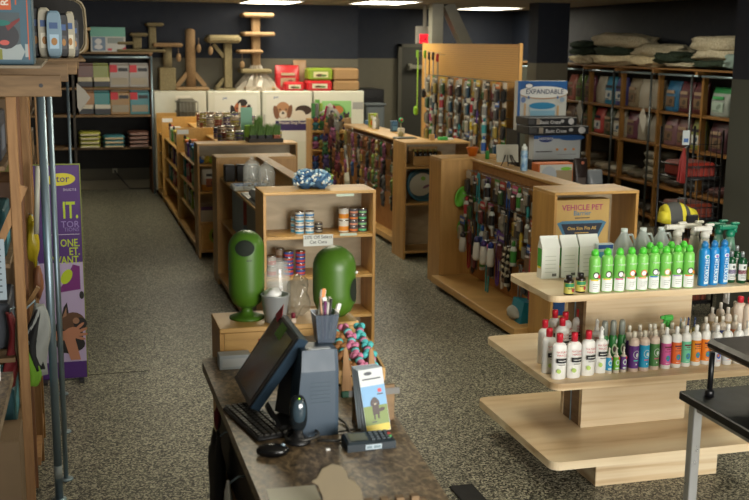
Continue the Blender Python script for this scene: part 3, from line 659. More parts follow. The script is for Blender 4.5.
tr = T('steel_tray', 'moulded steel bowl tray on the upper shelf under the glass jars', 'tray', (1.32, 7.9, .95))
P('tray', tr, None, lambda b: (b.box(-.08, -.42, 0, .215, .3, .015, 0, .004), b.box(-.06, -.4, .015, .20, .05, .08, 0, .02)), m((130, 136, 140), .3, .8))
for k, (x, y) in enumerate(((.02, -.28), (.14, -.28), (.02, -.1), (.14, -.1))): P('bowl', tr, 'stb', lambda b: b.lathe([(.035, .08), (.05, .1), (.055, .105), (.048, .1), (.02, .085), (.001, .084)], n=16), CHROME, loc=(x, y, 0))
S('blue_food_tray', 'blue and white flat tray behind the steel bowls', 'tray', None, lambda b: (b.box(-.12, -.1, 0, .17, .1, .04, 0, .008), b.box(-.1, -.08, .04, .15, .08, .045, 1)), m((190, 196, 196), .4), m((40, 100, 160), .4), loc=(1.33, 8.45, .95))
for k in range(3):
    S('black_carton', 'black upright carton, %s of three against the end panel' % ('left', 'middle', 'right')[k], 'box', 'bct', lambda b: b.box(-.045, -.05, 0, .045, .05, .14, 0, .008), BLACK, loc=(1.27+k*.1, 9.0, .95), group='black cartons by the end panel')
def printbox(name, label, cat, loc, w, d, h, base, fronts, rz=0, group=None):
    t = T(name, label, cat, loc, rz, group)
    P('carton', t, None, lambda b: b.box(0, 0, 0, w, d, h, 0, .004), m(base, .5))
    def f(b):
        for k, (kind, *a) in enumerate(fronts): 
            if kind == 'b': b.box(a[0]*w, -.001-.0006*k, a[1]*h, a[2]*w, -.0004-.0006*k, a[3]*h, k)
            elif kind == 'o': b.disc(a[0]*w, a[1]*h, a[2]*w, a[3]*h, -.001-.0006*k, k)
            elif kind == 't': b.text(a[0], a[1], a[2]*w, a[3]*h, -.001-.0006*k, k, off=.012)
    P('printed_front', t, None, f, *[m(q[-1], .45) for q in fronts])
    return t
printbox('feeder_box', 'large grey feeder box with a dark picture on the lower side shelf', 'box', (1.27, 7.6, .58), .27, .5, .34, (120, 124, 126), (('b', 0, .5, .3, 1, (150, 160, 164)), ('b', .3, .3, 1, .8, (52, 60, 66)), ('o', .6, .6, .14, .13, (120, 70, 60)), ('b', .4, .04, 1, .26, (150, 150, 146))))
printbox('feeder_box', 'pale blue and red box behind the grey feeder box', 'box', (1.26, 8.2, .58), .25, .6, .32, (130, 146, 160), (('b', 0, .4, .2, 1, (170, 90, 80)),))
printbox('feeder_box', 'white flat carton on the deck under the grey feeder box', 'box', (1.25, 7.8, .1), .28, .6, .3, (150, 150, 144), (('b', .1, .5, .9, .9, (90, 110, 130)),))
# U3 end shelf goods
for k, (px, c) in enumerate(((201, 'blue'), (206, 'yellow'), (211, 'lime'), (219, 'green'), (226, 'black'), (233, 'pink'), (239, 'red'), (246, 'purple'), (253, 'grey'), (262, 'black'), (272, 'brown'), (280, 'blue'), (286, 'green'), (292, 'teal'))):
    q = at_y(px, 155, 10.6)
    S('squeaky_toy', '%s squeaky toy, %s along the dark end shelf' % (c, nth(k, 14)), 'dog toy', 'sqt%d' % (k % 2), lambda b: (b.ell((0, 0, .035), (.035, .04, .035), 0, 10, 7, .2, k), b.ell((.01, -.035, .06), (.02, .015, .02), 1, 8, 5)), m(PD[c], .4), m(PD['yellow'] if k % 3 else PD['white'], .4), loc=(q.x, 10.58, .93), group='squeaky toys on the end shelf')
bagthing('food_bag', 'white food bag with orange picture on the end shelf', 'food bag', 'u3b', (1.32, 10.57, .66), .2, .24, .1, (m((190, 188, 176), .4), m((200, 140, 50), .4)), ((.3, 1), (1, 0)), oval=(m((160, 90, 60), .5), m((60, 50, 46), .5), DARK))
t = T('cat_scratcher', 'wooden scratcher box with a lime ringed hole on the lower end shelf', 'cat toy', (1.2, 10.53, .08))
P('box', t, None, lambda b: b.box(0, 0, 0, .3, .2, .26, 0, .004), GOLD)
P('ring', t, None, lambda b: b.rings([[(.16+r*math.cos(2*PI*j/24), y, .14+r*math.sin(2*PI*j/24)) for j in range(24)] for r, y in ((.06, -.001), (.06, -.012), (.085, -.012), (.085, -.001))], 0, smooth=False), m((140, 170, 50), .4))
P('hole', t, None, lambda b: b.disc(.16, .14, .06, .06, -.002), m((50, 34, 24), .8))
printbox('flat_carton', 'white and red carton on the middle end shelf above the scratcher', 'box', (1.2, 10.53, .36), .3, .2, .15, (176, 170, 150), (('b', 0, .75, 1, 1, (90, 60, 100)), ('b', .4, .45, 1, .75, (170, 60, 50)), ('b', .5, .1, 1, .4, (130, 150, 90))))
# ---- boxes on the left shelves of GB (colourful packets in steps)
n = 0
for (y0, y1, nn, sec) in ((.34, 1.9, 9, 'front'), (2.1, 3.8, 9, 'rear')):
    for ri, z in enumerate((.86, .6, .34)):
        for k in range(nn):
            c = PAL[(k*5+ri*3+(sec == 'rear')*2) % len(PAL)]; y = 10.48+y0+(y1-y0)*(k+.5)/nn
            h = (.17, .2, .19)[ri]*(1+.12*((k*7) % 3-1)); j = (k+ri) % 3
            lab = '%s packet, %s from near end, %s row, %s rear-left bay' % (c[0], NTH[k], ('upper', 'middle', 'lower')[ri], sec)
            if j < 2: S('treat_packet', lab, 'packet', 'tp%d%d' % (j, ri), lambda b: (b.box(-.07, -.07, 0, .07, .07, h, 0, .008), b.box(-.073, -.05, h*.3, -.07, .05, h*.75, 1)), m(c[1] and PD[c[0]], .4), m(PD['white'], .5), loc=(1.29, y, z), group='packets on the rear-left side shelves')
            else: S('plush_toy', lab.replace('packet', 'plush toy'), 'dog toy', 'tpp%d' % ri, lambda b: (b.ell((0, 0, .06), (.06, .06, .06), 0, 10, 7, .2, 3), b.ell((-.03, 0, .14), (.04, .04, .04), 0, 10, 7), b.ell((-.05, .03, .18), (.015, .01, .025), 1, 6, 4), b.ell((-.05, -.03, .18), (.015, .01, .025), 1, 6, 4)), m(PD[c[0]], .8), DARK, loc=(1.29, y, z), group='packets on the rear-left side shelves')
# ---- stacked cans on top of GB
cc = [(150, 60, 60), (90, 70, 130), (150, 140, 110), (130, 90, 60), (120, 120, 120), (160, 150, 60), (100, 120, 90), (190, 180, 160)]
cn = ['maroon', 'violet', 'khaki', 'brown', 'silver', 'gold', 'sage', 'cream']
for sec, (y0, rows, zb, hgt) in enumerate(((10.95, 4, 1.05, 4), (12.6, 4, 1.05, 5))):
    for ro in range(rows):
        for k in range(6):
            for lv in range(hgt-(ro % 2)):
                ci = (k+ro*3+lv//2*5+sec*2) % 8
                if lv*.045 < .0: continue
                x, y = 1.56+k*.098, y0+ro*.34
                if sec == 0 and k > 3 and ro > 1: continue
                can('%s can, level %s, %s in row %s of the %s display' % (cn[ci], ['one', 'two', 'three', 'four', 'five'][lv], nth(k, 6, 'from left'), ['one', 'two', 'three', 'four'][ro], ('near can', 'rear can')[sec]), (x, y, zb+lv*.042), .042, .042, tuple(int(v*.9) for v in cc[ci]), (170, 160, 140) if ci % 2 else cc[(ci+3) % 8], 'cans stacked on the rear-left unit')
# grass trays and plants
def grass(b, w, d, h, n, seed):
    R2 = random.Random(seed)
    for _ in range(n):
        x, y = R2.uniform(-w/2, w/2), R2.uniform(-d/2, d/2); hh = h*R2.uniform(.7, 1.1); dx, dy = R2.uniform(-.02, .02), R2.uniform(-.02, .02); q = .004
        b.add([(x-q, y, 0), (x+q, y, 0), (x+dx*.5+q*.7, y+dy*.5, hh*.6), (x+dx*.5-q*.7, y+dy*.5, hh*.6), (x+dx, y+dy, hh)], [(0, 1, 2, 3), (3, 2, 4)], _ % 2)
GR = (m((86, 128, 48), .6), m((112, 152, 66), .6))
q0 = at_y(248, 143, 10.62); q1 = at_y(281, 143, 10.62)
tt = T('plant_tray', 'dark tray holding pots of cat grass at the right of the unit top', 'tray', ((q0.x+q1.x)/2, 10.64, 1.13))
P('tray', tt, None, lambda b: (b.box(-.17, -.12, 0, .17, .12, .012), b.box(-.17, -.12, .012, .17, -.11, .04), b.box(-.17, .11, .012, .17, .12, .04), b.box(-.17, -.11, .012, -.16, .11, .04), b.box(.16, -.11, .012, .17, .11, .04)), m((50, 44, 34), .6))
for k, dx in enumerate((-.115, -.035, .045, .12)):
    t = T('potted_cat_grass', 'pot of cat grass, %s in the dark tray' % nth(k, 4), 'plant', (tt.location.x+dx, 10.64, 1.143), 0, 'pots of cat grass')
    P('pot', t, 'grp', lambda b: b.box(-.033, -.05, 0, .033, .05, .055, 0, .004), m((24, 24, 22), .5) if k < 3 else m((170, 84, 40), .5))
    P('grass', t, 'grg', lambda b: grass(b, .06, .09, .11, 90, 4), *GR, loc=(0, 0, .055))
t = T('green_pot', 'tall pot of green grass behind the cat grass tray', 'plant', (tt.location.x+.0, 10.98, 1.06)); P('pot', t, None, lambda b: b.lathe([(.04, 0), (.05, .14)], n=14), BLACK); P('grass', t, None, lambda b: grass(b, .07, .07, .17, 110, 8), *GR, loc=(0, 0, .14))
S('green_round_tin', 'round dark green tin standing on edge right of the tall grass', 'tin', None, lambda b: b.tube([(0, -.02, .06), (0, .02, .06)], .06, n=20), m((20, 110, 84), .4), loc=(tt.location.x+.13, 10.88, 1.13), )
S('mint_card', 'mint green display card standing among the cans', 'card', None, lambda b: b.box(-.06, -.004, 0, .06, .004, .39), m((130, 186, 160), .5), loc=(tt.location.x-.1, 11.12, 1.051))
S('lime_packet', 'bright lime packet between the cans and the tall grass', 'packet', None, lambda b: b.box(-.05, -.02, 0, .05, .02, .15, 0, .01), m((130, 180, 60), .4), loc=(tt.location.x-.11, 10.88, 1.13))
# wire basket on U1
wbp = at_y(188, 113, 14.5)
t = T('wire_basket', 'grey wire basket of packets on top of the rearmost unit', 'basket', (wbp.x, 14.7, 1.05))
P('basket', t, None, lambda b: ([b.tube([(-.14+.28*k/6, -.12, 0), (-.14+.28*k/6, -.12, .26)], .006, n=5) for k in range(7)], [b.tube([(-.14, -.12, z), (.14, -.12, z), (.14, .12, z), (-.14, .12, z), (-.14, -.12, z)], .007, n=5) for z in (.01, .13, .26)], b.box(-.14, -.12, 0, .14, .12, .006)), m((110, 110, 100), .4, .6))
P('packets', t, None, lambda b: b.box(-.12, -.1, .006, .12, .1, .3, 0, .03), m((100, 96, 84), .5))
# ---- hanging goods
BLC_ = [(120, 116, 106), (60, 60, 62), (150, 130, 60), (90, 40, 44), (40, 70, 90), (110, 84, 60), (150, 146, 130), (50, 80, 50), (34, 34, 36)]
def kcard(t, c, w=.1, h=.2):
    P('header_card', t, 'hc%.2f%.2f' % (w, h), lambda b: (b.box(-w/2, -.004, -h*.3, w/2, 0, 0), b.box(-w*.4, -.0055, -h*.2, w*.4, -.004, -h*.1, 1)), m(c, .4), m((200, 196, 186), .5))
    P('blister', t, 'bl%.2f%.2f' % (w, h), lambda b: (b.box(-w/2, -.002, -h, w/2, 0, -h*.3, 0), b.box(-w*.38, -.03, -h*.94, w*.38, -.002, -h*.36, 1, .012)), m((70, 68, 62), .4), m(BLC_[(len(bpy.data.objects)//3) % 9], .4))
def ktool(t, c, w=.05, h=.26):
    P('handle', t, 'kh%.2f' % h, lambda b: b.lathe([(.008, -h), (.014, -h*.97), (.016, -h*.6), (.010, -h*.45)], n=8), m(c, .35))
    P('head', t, 'kt%.2f' % h, lambda b: (b.box(-.03, -.02, -h*.45, .03, .0, -h*.1, 0, .006), b.box(-.026, -.032, -h*.42, .026, -.02, -h*.13, 1)), m((60, 60, 62), .4), m((170, 168, 160), .4, .5))
def klead(t, c, w=.05, h=.4):
    P('lead_loop', t, 'kl%.2f' % h, lambda b: (b.tube([(-.02, -.01, 0), (-.028, -.01, -h*.5), (-.02, -.01, -h*.95), (0, -.01, -h), (.02, -.01, -h*.95), (.028, -.01, -h*.5), (.02, -.01, 0), (0, -.01, .01), (-.02, -.01, 0)], .007, n=5)), m(c, .6))
    P('clip', t, 'kc', lambda b: b.box(-.012, -.02, -.09, .012, -.004, -.03, 0, .003), CHROME)
def mute(c, k=.62):
    g = sum(c)/3; return tuple(int((g+(v-g)*.75)*k) for v in c)
def krope(t, c, w=.06, h=.26):
    c = mute(c, .8)
    P('rope', t, 'kr%.2f' % h, lambda b: b.tube([(0, -.02, 0), (.012, -.02, -h*.3), (-.008, -.02, -h*.6), (0, -.02, -h*.85)], .014, n=7), m((190, 180, 160), .9))
    P('knots', t, 'kn%.2f' % h, lambda b: [b.ell((0, -.02, -h*z), (.03, .026, .03), 0, 8, 6, .3, 2) for z in (.15, .55, .88)], m(c, .85))
def kplush(t, c, w=.1, h=.22):
    c = mute(c)
    P('body', t, 'kp', lambda b: (b.ell((0, -.035, -h*.6), (.042, .03, .07), 0, 10, 7, .15, 1), [b.ell((s*.04, -.035, -h*z), (.016, .016, .045), 0, 6, 5) for s in (-1, 1) for z in (.5, .92)]), m(c, .9))
    P('head', t, 'kph', lambda b: (b.ell((0, -.04, -h*.22), (.035, .03, .032), 0, 10, 7), [b.ell((s*.03, -.035, -h*.1), (.014, .01, .02), 0, 6, 4) for s in (-1, 1)], b.ell((0, -.07, -.055), (.012, .01, .009), 1, 6, 4)), m(tuple(min(255, int(v*1.2)+14) for v in c), .9), BLACK)
def kbott(t, c, w=.05, h=.18):
    P('bottle_body', t, 'kb', lambda b: b.lathe([(.022, -h), (.024, -h+.01), (.024, -h*.35), (.012, -h*.22)], n=12, c=(0, -.026, 0)), m((190, 196, 190), .3))
    P('label_wrap', t, 'kbl', lambda b: b.lathe([(.0245, -h*.85), (.0245, -h*.4)], n=12, c=(0, -.026, 0), caps=(0, 0)), m(c, .4)); P('cap', t, 'kbc', lambda b: b.lathe([(.014, -h*.22), (.013, -h*.05), (.004, 0)], n=10, c=(0, -.026, 0)), m(c, .4))
KN = {'c': (kcard, 'carded accessory', 'pet accessory'), 't': (ktool, 'grooming brush', 'brush'), 'l': (klead, 'dog lead', 'lead'), 'r': (krope, 'rope toy', 'dog toy'), 'p': (kplush, 'plush toy', 'dog toy'), 'b': (kbott, 'water bottle', 'bottle')}
NMS = {'c': 'carded_accessory', 't': 'grooming_brush', 'l': 'dog_lead', 'r': 'rope_toy', 'p': 'hanging_plush_toy', 'b': 'hanging_bottle'}
def hangrow(owner, X, ys, z, seq, where, rown, group, cols, rz=-PI/2, deep=.08, sc_=1, hsc=None, num='from the near end'):
    """goods hung along a board that faces -x; one hook (part of the board) for each"""
    for k, y in enumerate(ys):
        kd = seq[k % len(seq)]; c = cols[k % len(cols)]
        fn, nm, cat = KN[kd]
        xx = X-deep*(.7+.3*((k*5) % 3)/2)
        lab = '%s %s, %s, %s of %s' % (c, nm, nth(k, len(ys), num.replace('the ', ''), 'nearest' if 'end' in num else 'leftmost', 'farthest'), rown, where)
        t = T(NMS[kd], lab, cat, (xx, y, z), rz, group); t.scale = (sc_,)*3
        fn(t, PD[c])
        lo = owner.location
        P('peg_hook', owner, 'phk%.3f' % deep, lambda b: (b.tube([(deep*1.02, 0, 0), (-.0, 0, 0), (-.012, 0, .01)], .003, n=5)), HOOK, loc=(X-deep-lo.x, y-lo.y, z+.006-lo.z))
def lin_(a, c, n): return [a+(c-a)*(k+.5)/n for k in range(n)]
# GC pegboard (faces left aisle)
Xp_ = 3.04+.33; yy = (7.02, 8.72)
w_ = 'the grooming pegboard'
gg = 'goods hung on the grooming pegboard'
hangrow(GC, Xp_, lin_(*yy, 20), 1.03, 'ctlctcb', w_, 'top row', gg, ['red', 'green', 'white', 'black', 'teal', 'grey', 'green', 'pink', 'black', 'blue', 'red', 'grey', 'green', 'black', 'purple', 'white', 'teal'])
hangrow(GC, Xp_, lin_(*yy, 19), .83, 'ltcbtcc', w_, 'second row', gg, ['brown', 'black', 'red', 'grey', 'yellow', 'black', 'cream', 'black', 'grey', 'black', 'black', 'white', 'pink', 'red', 'teal'], deep=.12)
hangrow(GC, Xp_, lin_(*yy, 17), .64, 'clctbcl', w_, 'third row', gg, ['grey', 'red', 'blue', 'black', 'green', 'grey', 'black', 'purple', 'purple', 'blue', 'pink', 'blue', 'white', 'black'], deep=.13, sc_=1.1)
hangrow(GC, Xp_, lin_(7.02, 8.4, 11), .44, 'ctclb', w_, 'bottom row', gg, ['teal', 'black', 'red', 'grey', 'black', 'grey', 'white', 'white', 'teal', 'green'], deep=.13)
# green oval bowl, bottles at far end of GC board
S('green_oval_bowl', 'lime green ribbed oval bowl hung against the end box of the grooming board', 'bowl', None, lambda b: b.lathe([(.001, 0), (.05, .004), (.085, .03), (.095, .035), (.088, .045), (.05, .014), (.001, .01)], n=22, sy=1, sx=.6), m((110, 190, 60), .4), loc=(3.25, 8.78, .80), rot=(math.radians(90), math.radians(18), 0))
S('green_oval_bowl', 'smaller lime green oval bowl low on the grooming board end box', 'bowl', None, lambda b: b.lathe([(.001, 0), (.04, .004), (.075, .03), (.085, .035), (.078, .045), (.04, .014), (.001, .01)], n=22, sx=.62), m((100, 176, 60), .4), loc=(3.27, 8.78, .52), rot=(math.radians(90), 0, 0))
for k, (px, py, h, c, c2, nm) in enumerate(((477, 236, .2, (214, 212, 204), (60, 60, 110), 'white fabric tube with violet top, nearest the green bowls'), (484, 240, .2, (210, 208, 200), (70, 50, 120), 'white fabric tube with violet top, middle of three'), (491, 242, .2, (206, 204, 196), (40, 60, 140), 'white fabric tube with blue top, right of three'), (506, 246, .27, (150, 140, 110), (70, 60, 44), 'speckled mesh bundle beside the white tubes'), (463, 232, .17, (190, 186, 176), (40, 40, 44), 'pale bottle with dark neck by the green bowls'))):
    q = at_x(px, py, 3.17)
    t = T('hanging_tube', nm, 'pet accessory', (3.17, q.y, q.z), -PI/2, 'large goods on the grooming board')
    P('tube', t, 'htb%.2f' % h, lambda b: b.lathe([(.022, -h), (.032, -h+.02), (.03, -h*.5), (.022, -h*.25)], n=14), m(c, .7)) if k != 3 else P('mesh', t, None, lambda b: [b.ell((.022*math.cos(j*2.4), .022*math.sin(j*2.4), -h+.006*j+.02), (.012, .012, .014), j % 2, 8, 6) for j in range(40)], m((40, 32, 26), .6), m((196, 186, 160), .6))
    P('top_band', t, 'htc%.2f' % h, lambda b: b.lathe([(.022, -h*.25), (.024, -h*.1), (.006, 0)], n=12), m(c2, .5))
    P('peg_hook', GC, 'phkL', lambda b: b.tube([(.165, 0, 0), (-.0, 0, 0)], .003, n=5), HOOK, loc=(3.17-3.04, q.y-6.58, q.z-.003))
# cow chain mesh thing
S('teal_package', 'teal blue package standing on the deck near the shampoo shelf', 'package', None, lambda b: b.prism([(0, 0), (.12, 0), (.14, .14), (.03, .16)], -.1, .1, 0), m((30, 120, 140), .4), loc=(3.1, 7.15, .1))
S('clear_net_bag', 'clear crumpled net bag on the deck by the barrier unit', 'bag', None, lambda b: b.ell((0, 0, .05), (.06, .1, .05), 0, 12, 8, .4, 5), m((150, 148, 136), .4), loc=(3.12, 6.99+.16-.02-.3+.35, .1))
# items on top of GC
def zt_(px, py, z): return at_z(px, py, z)
q = zt_(477, 158, 1.13)
t = T('orange_bowl', 'orange plastic bowl on the far corner of the grooming unit', 'bowl', (q.x+.03, 8.98, 1.13)); P('bowl', t, None, lambda b: b.lathe([(.035, 0), (.055, .07), (.06, .075), (.05, .068), (.03, .008), (.001, .008)], n=18), m((206, 110, 30), .4))
t = T('green_spray', 'small green bottle with orange cap beside the orange bowl', 'bottle', (q.x+.06, 8.7, 1.13)); P('body', t, None, lambda b: b.lathe([(.018, 0), (.02, .02), (.016, .06), (.008, .075)], n=10), m((50, 150, 60), .4)); P('cap', t, None, lambda b: b.lathe([(.008, .075), (.004, .1)], n=8), m((210, 90, 40), .4))
q = zt_(520, 167, 1.13)
t = T('display_easel', 'grey tablet sign on a small dark wire easel on the spine', 'sign', (3.43, q.y+.1, 1.13), math.radians(-12))
P('panel', t, None, lambda b: (b.prism([(-.004, .02), (.004, .02), (-.02, .15), (-.028, .15)], -.0, .001, 0, 'x'), b.rings([[(-.09, 0, .03), (.09, 0, .03), (.09, .01, .03), (-.09, .01, .03)], [(-.09, .04, .17), (.09, .04, .17), (.09, .05, .17), (-.09, .05, .17)]], 0, smooth=False)), m((150, 146, 130), .5))
P('easel', t, None, lambda b: [b.tube([(x*.06, -.03, .0), (x*.03, -.002, .05), (x*.02, .0, .09)], .004, n=5) for x in (-1, 1, .0, 1.6)], m((30, 26, 24), .4))
q = zt_(529, 170.5, 1.13)
t = T('spray_can', 'pale blue mottled spray can with white cap on the spine', 'can', (3.425, q.y, 1.13))
CANB = ramp_mat('blue_cloud_print', [(.3, (60, 110, 160)), (.7, (170, 196, 206))], 24, (1, 1, 1), .35)
P('can', t, None, lambda b: b.lathe([(.027, 0), (.028, .004), (.028, .15), (.024, .16)], n=16), CANB); P('cap', t, None, lambda b: b.lathe([(.024, .16), (.022, .19), (.012, .195), (.01, .21)], n=14), m((200, 206, 200), .4))
# VP box
a = at_y(552, 247, 6.82); c = at_y(601, 197, 6.82)
tv = T('barrier_box', 'tan printed vehicle pet barrier box on the end shelf', 'box', (3.04+.098, 6.62, .382)); w = .41; h = .69
P('carton', tv, None, lambda b: b.box(0, 0, 0, w, .1, h, 0, .004), m((190, 158, 96), .6, var=.04))
def vp(b):
    b.text('VEHICLE PET', .054, w/2, h-.072, -.001, 0, off=.014); b.text('Barrier', .046, w/2, h-.108, -.001, 1, off=.012); b.text('line of print', .017, w/2, h-.132, -.001, 2)
    b.prism([(.02, h-.16), (.06, h-.145), (w-.06, h-.145), (w-.02, h-.16), (w-.08, h-.27), (.08, h-.27)], -.0016, -.0006, 1)
    b.prism([(.05, h-.165), (w-.05, h-.165), (w-.09, h-.255), (.09, h-.255)], -.0024, -.0016, 2)
    b.text('One Size Fits All', .032, w/2, h-.208, -.0026, 3, off=.01); b.text('line of print', .016, w/2, h-.235, -.0026, 3)
    b.box(.03, -.0012, .05, w-.03, -.0006, h-.33, 2)
P('printed_front', tv, None, vp, m((160, 50, 100), .5), m((70, 120, 150), .5), m((36, 44, 60), .5), m((214, 176, 90), .5))
S('blue_carton', 'dark blue carton on the barrier unit shelf under the shampoo shelf', 'box', None, lambda b: (b.box(0, 0, 0, .25, .16, .11, 0, .004), b.box(.22, -.002, .07, .235, -.0005, .095, 1)), m((20, 62, 116), .4), WHITE, loc=(3.145, 6.6, .271))
# round dog bed disc on GD shelf
q = at_y(422, 197, 10.2)
t = T('round_pet_pad', 'round teal packaged pad with a white oval label leaning on the shelf', 'pet pad', (q.x, 10.14, .56), 0, rot=(math.radians(-10), 0, 0)); r = .165
P('disc', t, None, lambda b: b.tube([(0, 0, r), (0, .05, r)], r, n=32), m((40, 84, 100), .5))
P('rim', t, None, lambda b: b.tube([(r*math.cos(2*PI*k/28), .0, r+r*math.sin(2*PI*k/28)) for k in range(29)], .012), m((56, 110, 130), .5))
P('label_card', t, None, lambda b: (b.disc(-.02, r, .13, .11, -.002, 0, .5), b.disc(.0, r+.06, .025, .02, -.004, 1), b.disc(.03, r-.02, .04, .014, -.004, 2, .4), b.disc(.09, r-.04, .05, .02, -.004, 3, -.9), b.disc(.1, r-.08, .03, .015, -.005, 0, .3)), m((180, 180, 164), .5), m((120, 170, 60), .5), m((120, 80, 100), .5), m((46, 90, 140), .5))
# wooden crate with dark bottles on GD top shelf
t = T('wooden_crate', 'small wooden crate on the top end shelf by the round pad', 'crate', (3.25, 10.12, .92)); 
P('crate', t, None, lambda b: (b.box(0, 0, 0, .3, .01, .09), b.box(0, .16, 0, .3, .17, .17), b.box(0, .01, 0, .01, .16, .13), b.box(.29, .01, 0, .3, .16, .13), b.box(.01, .01, 0, .29, .16, .01)), BIRCH)
for k in range(5):
    S('small_dark_jar', 'small dark jar, %s in the wooden crate' % nth(k, 5), 'jar', 'sdj', lambda b: (b.lathe([(.022, 0), (.024, .01), (.024, .1), (.014, .12)], n=12), b.lathe([(.016, .12), (.016, .14)], n=12, mi=1)), m((34, 26, 20), .3), m((150, 140, 70), .4), loc=(3.29+k*.053, 10.2, .931), group='dark jars in the crate')
# GD hanging goods and top items
gg = 'goods hung on the toy pegboard'
for ri, (z, sq, cs) in enumerate(((1.07, 'cprcp', ['red', 'brown', 'black', 'white', 'pink', 'cream', 'green', 'yellow', 'grey', 'red', 'black', 'orange']), (.9, 'prccp', ['green', 'yellow', 'red', 'cream', 'black', 'pink', 'brown', 'teal', 'white', 'lime', 'black']), (.73, 'cprcp', ['blue', 'lime', 'brown', 'pink', 'grey', 'orange', 'black', 'green']), (.56, 'cpr', ['blue', 'black', 'lime', 'orange', 'grey', 'pink']))):
    hangrow(GD, 3.34, lin_(10.47, 12.7-(ri == 3)*.6, 20 if ri < 3 else 14), z, sq, 'the toy pegboard', ('top row', 'second row', 'third row', 'bottom row')[ri], gg, cs, deep=.12, sc_=.72)
def boxat(name, label, cat, px, py, z, w, h, d, c, extra=None, cap=None):
    q = zt_(px, py, z)
    t = T(name, label, cat, (min(max(q.x, 3.24), 3.5), min(q.y, 12.62), z))
    P('body', t, None, lambda b: b.box(-w/2, -d/2, 0, w/2, d/2, h, 0, .005), m(c, .45))
    if extra: P('printed_front', t, None, lambda b: (b.box(-w*.4, -d/2-.002, h*.15, w*.4, -d/2-.0005, h*.5), b.box(-w*.4, -d/2-.002, h*.62, w*.4, -d/2-.0005, h*.85, 1)), m(extra[0], .5), m(extra[1], .5))
boxat('treat_carton', 'yellow-green carton with orange print on the toy board top', 'box', 373, 127, 1.14, .1, .16, .07, (150, 160, 50), ((200, 110, 40), (196, 190, 170)))
boxat('treat_carton', 'blue flat carton lying at the far end of the toy board top', 'box', 361, 121, 1.14, .13, .05, .1, (70, 120, 160))
boxat('treat_carton', 'teal upright carton on the toy board top', 'box', 394, 131.5, 1.14, .07, .12, .07, (40, 80, 110), ((90, 130, 150), (60, 100, 130)))
boxat('card_box', 'small white card box near the stand of the green toy ball', 'box', 401, 134.5, 1.14, .07, .07, .05, (190, 184, 166))
for k, (px, h, c, cc2, nm) in enumerate(((377, .18, (190, 190, 180), (160, 190, 60), 'white bottle with yellow cap'), (387, .17, (120, 116, 100), (150, 140, 110), 'khaki bottle with tan cap'), (382, .14, (196, 194, 186), (200, 196, 190), 'short white bottle'))):
    q = zt_(px, 128.5, 1.14); t = T('spray_bottle', nm+' on the toy board top', 'bottle', (3.36+.02*(k % 2), q.y-.05, 1.14))
    P('body', t, None, lambda b: b.lathe([(.028, 0), (.03, .01), (.03, h*.6), (.012, h*.75)], n=12), m(c, .4)); P('cap', t, None, lambda b: b.lathe([(.012, h*.75), (.012, h*.95), (.005, h)], n=10), m(cc2, .4))
t = T('ball_on_stand', 'green and red toy ball on a stick above the dark flat tray', 'toy', (3.3, 10.72, 1.14))
P('stick', t, None, lambda b: b.lathe([(.03, 0), (.025, .06), (.004, .07), (.004, .16)], n=10), m((150, 140, 90), .5)); P('ball', t, None, lambda b: (b.ell((0, 0, .185), (.028, .028, .028), 0), b.ell((0, -.016, .187), (.017, .015, .017), 1)), m((40, 150, 90), .4), m((190, 50, 60), .4))
S('dark_tray', 'dark flat tray at the near end of the toy board top', 'tray', None, lambda b: b.box(-.08, -.07, 0, .14, .09, .025, 0, .01), m((34, 44, 34), .5), loc=(3.26, 10.53, 1.14))
S('wood_block', 'small wooden block on the end shelf unit top', 'block', None, lambda b: b.box(-.025, -.02, 0, .025, .02, .06, 0, .003), BIRCH, loc=(3.47, 10.22, 1.16))
S('green_card', 'small green and white card lying right of the wooden block', 'card', None, lambda b: (b.box(-.06, -.03, 0, .03, .03, .03, 0, .003), b.box(.031, -.03, 0, .09, .03, .02, 1, .003)), m((70, 180, 80), .5), WHITE, loc=(3.6, 10.22, 1.16))
# ---- plush toys on the corner unit
for ri, z in enumerate((1.0, .76, .5)):
    for k in range(6 if ri < 2 else 4):
        c = PAL[(k*3+ri*4+1) % 14][0]
        if ri == 2: c = ('blue', 'orange', 'orange', 'pink')[k]
        t = T('shelf_plush_toy', '%s plush toy, %s on the %s shelf of the corner unit' % (c, nth(k, 6 if ri < 2 else 4), ('top', 'middle', 'lower')[ri]), 'dog toy', (3.02+k*.08, 13.52-.02*(k % 2)-.0*k, z), 0, 'plush toys on the corner unit')
        t.scale = (1.0, 1, 1.0+.15*(k % 3))
        P('body', t, 'spb', lambda b: (b.ell((0, 0, .06), (.04, .045, .06), 0, 10, 7, .2, 1), [b.ell((s*.035, -.02, z_), (.015, .03, .015), 0, 6, 5) for s in (-1, 1) for z_ in (.02, .08)]), m(mute(PD[c], .7), .9))
        P('head', t, 'sph', lambda b: (b.ell((0, -.01, .135), (.035, .035, .033), 0, 10, 7), [b.ell((s*.028, 0, .165), (.014, .01, .018), 1, 6, 4) for s in (-1, 1)]), m(mute(PD[PAL[(k*5+ri) % 14][0]], .75), .9), m(mute(PD[c], .7), .9))
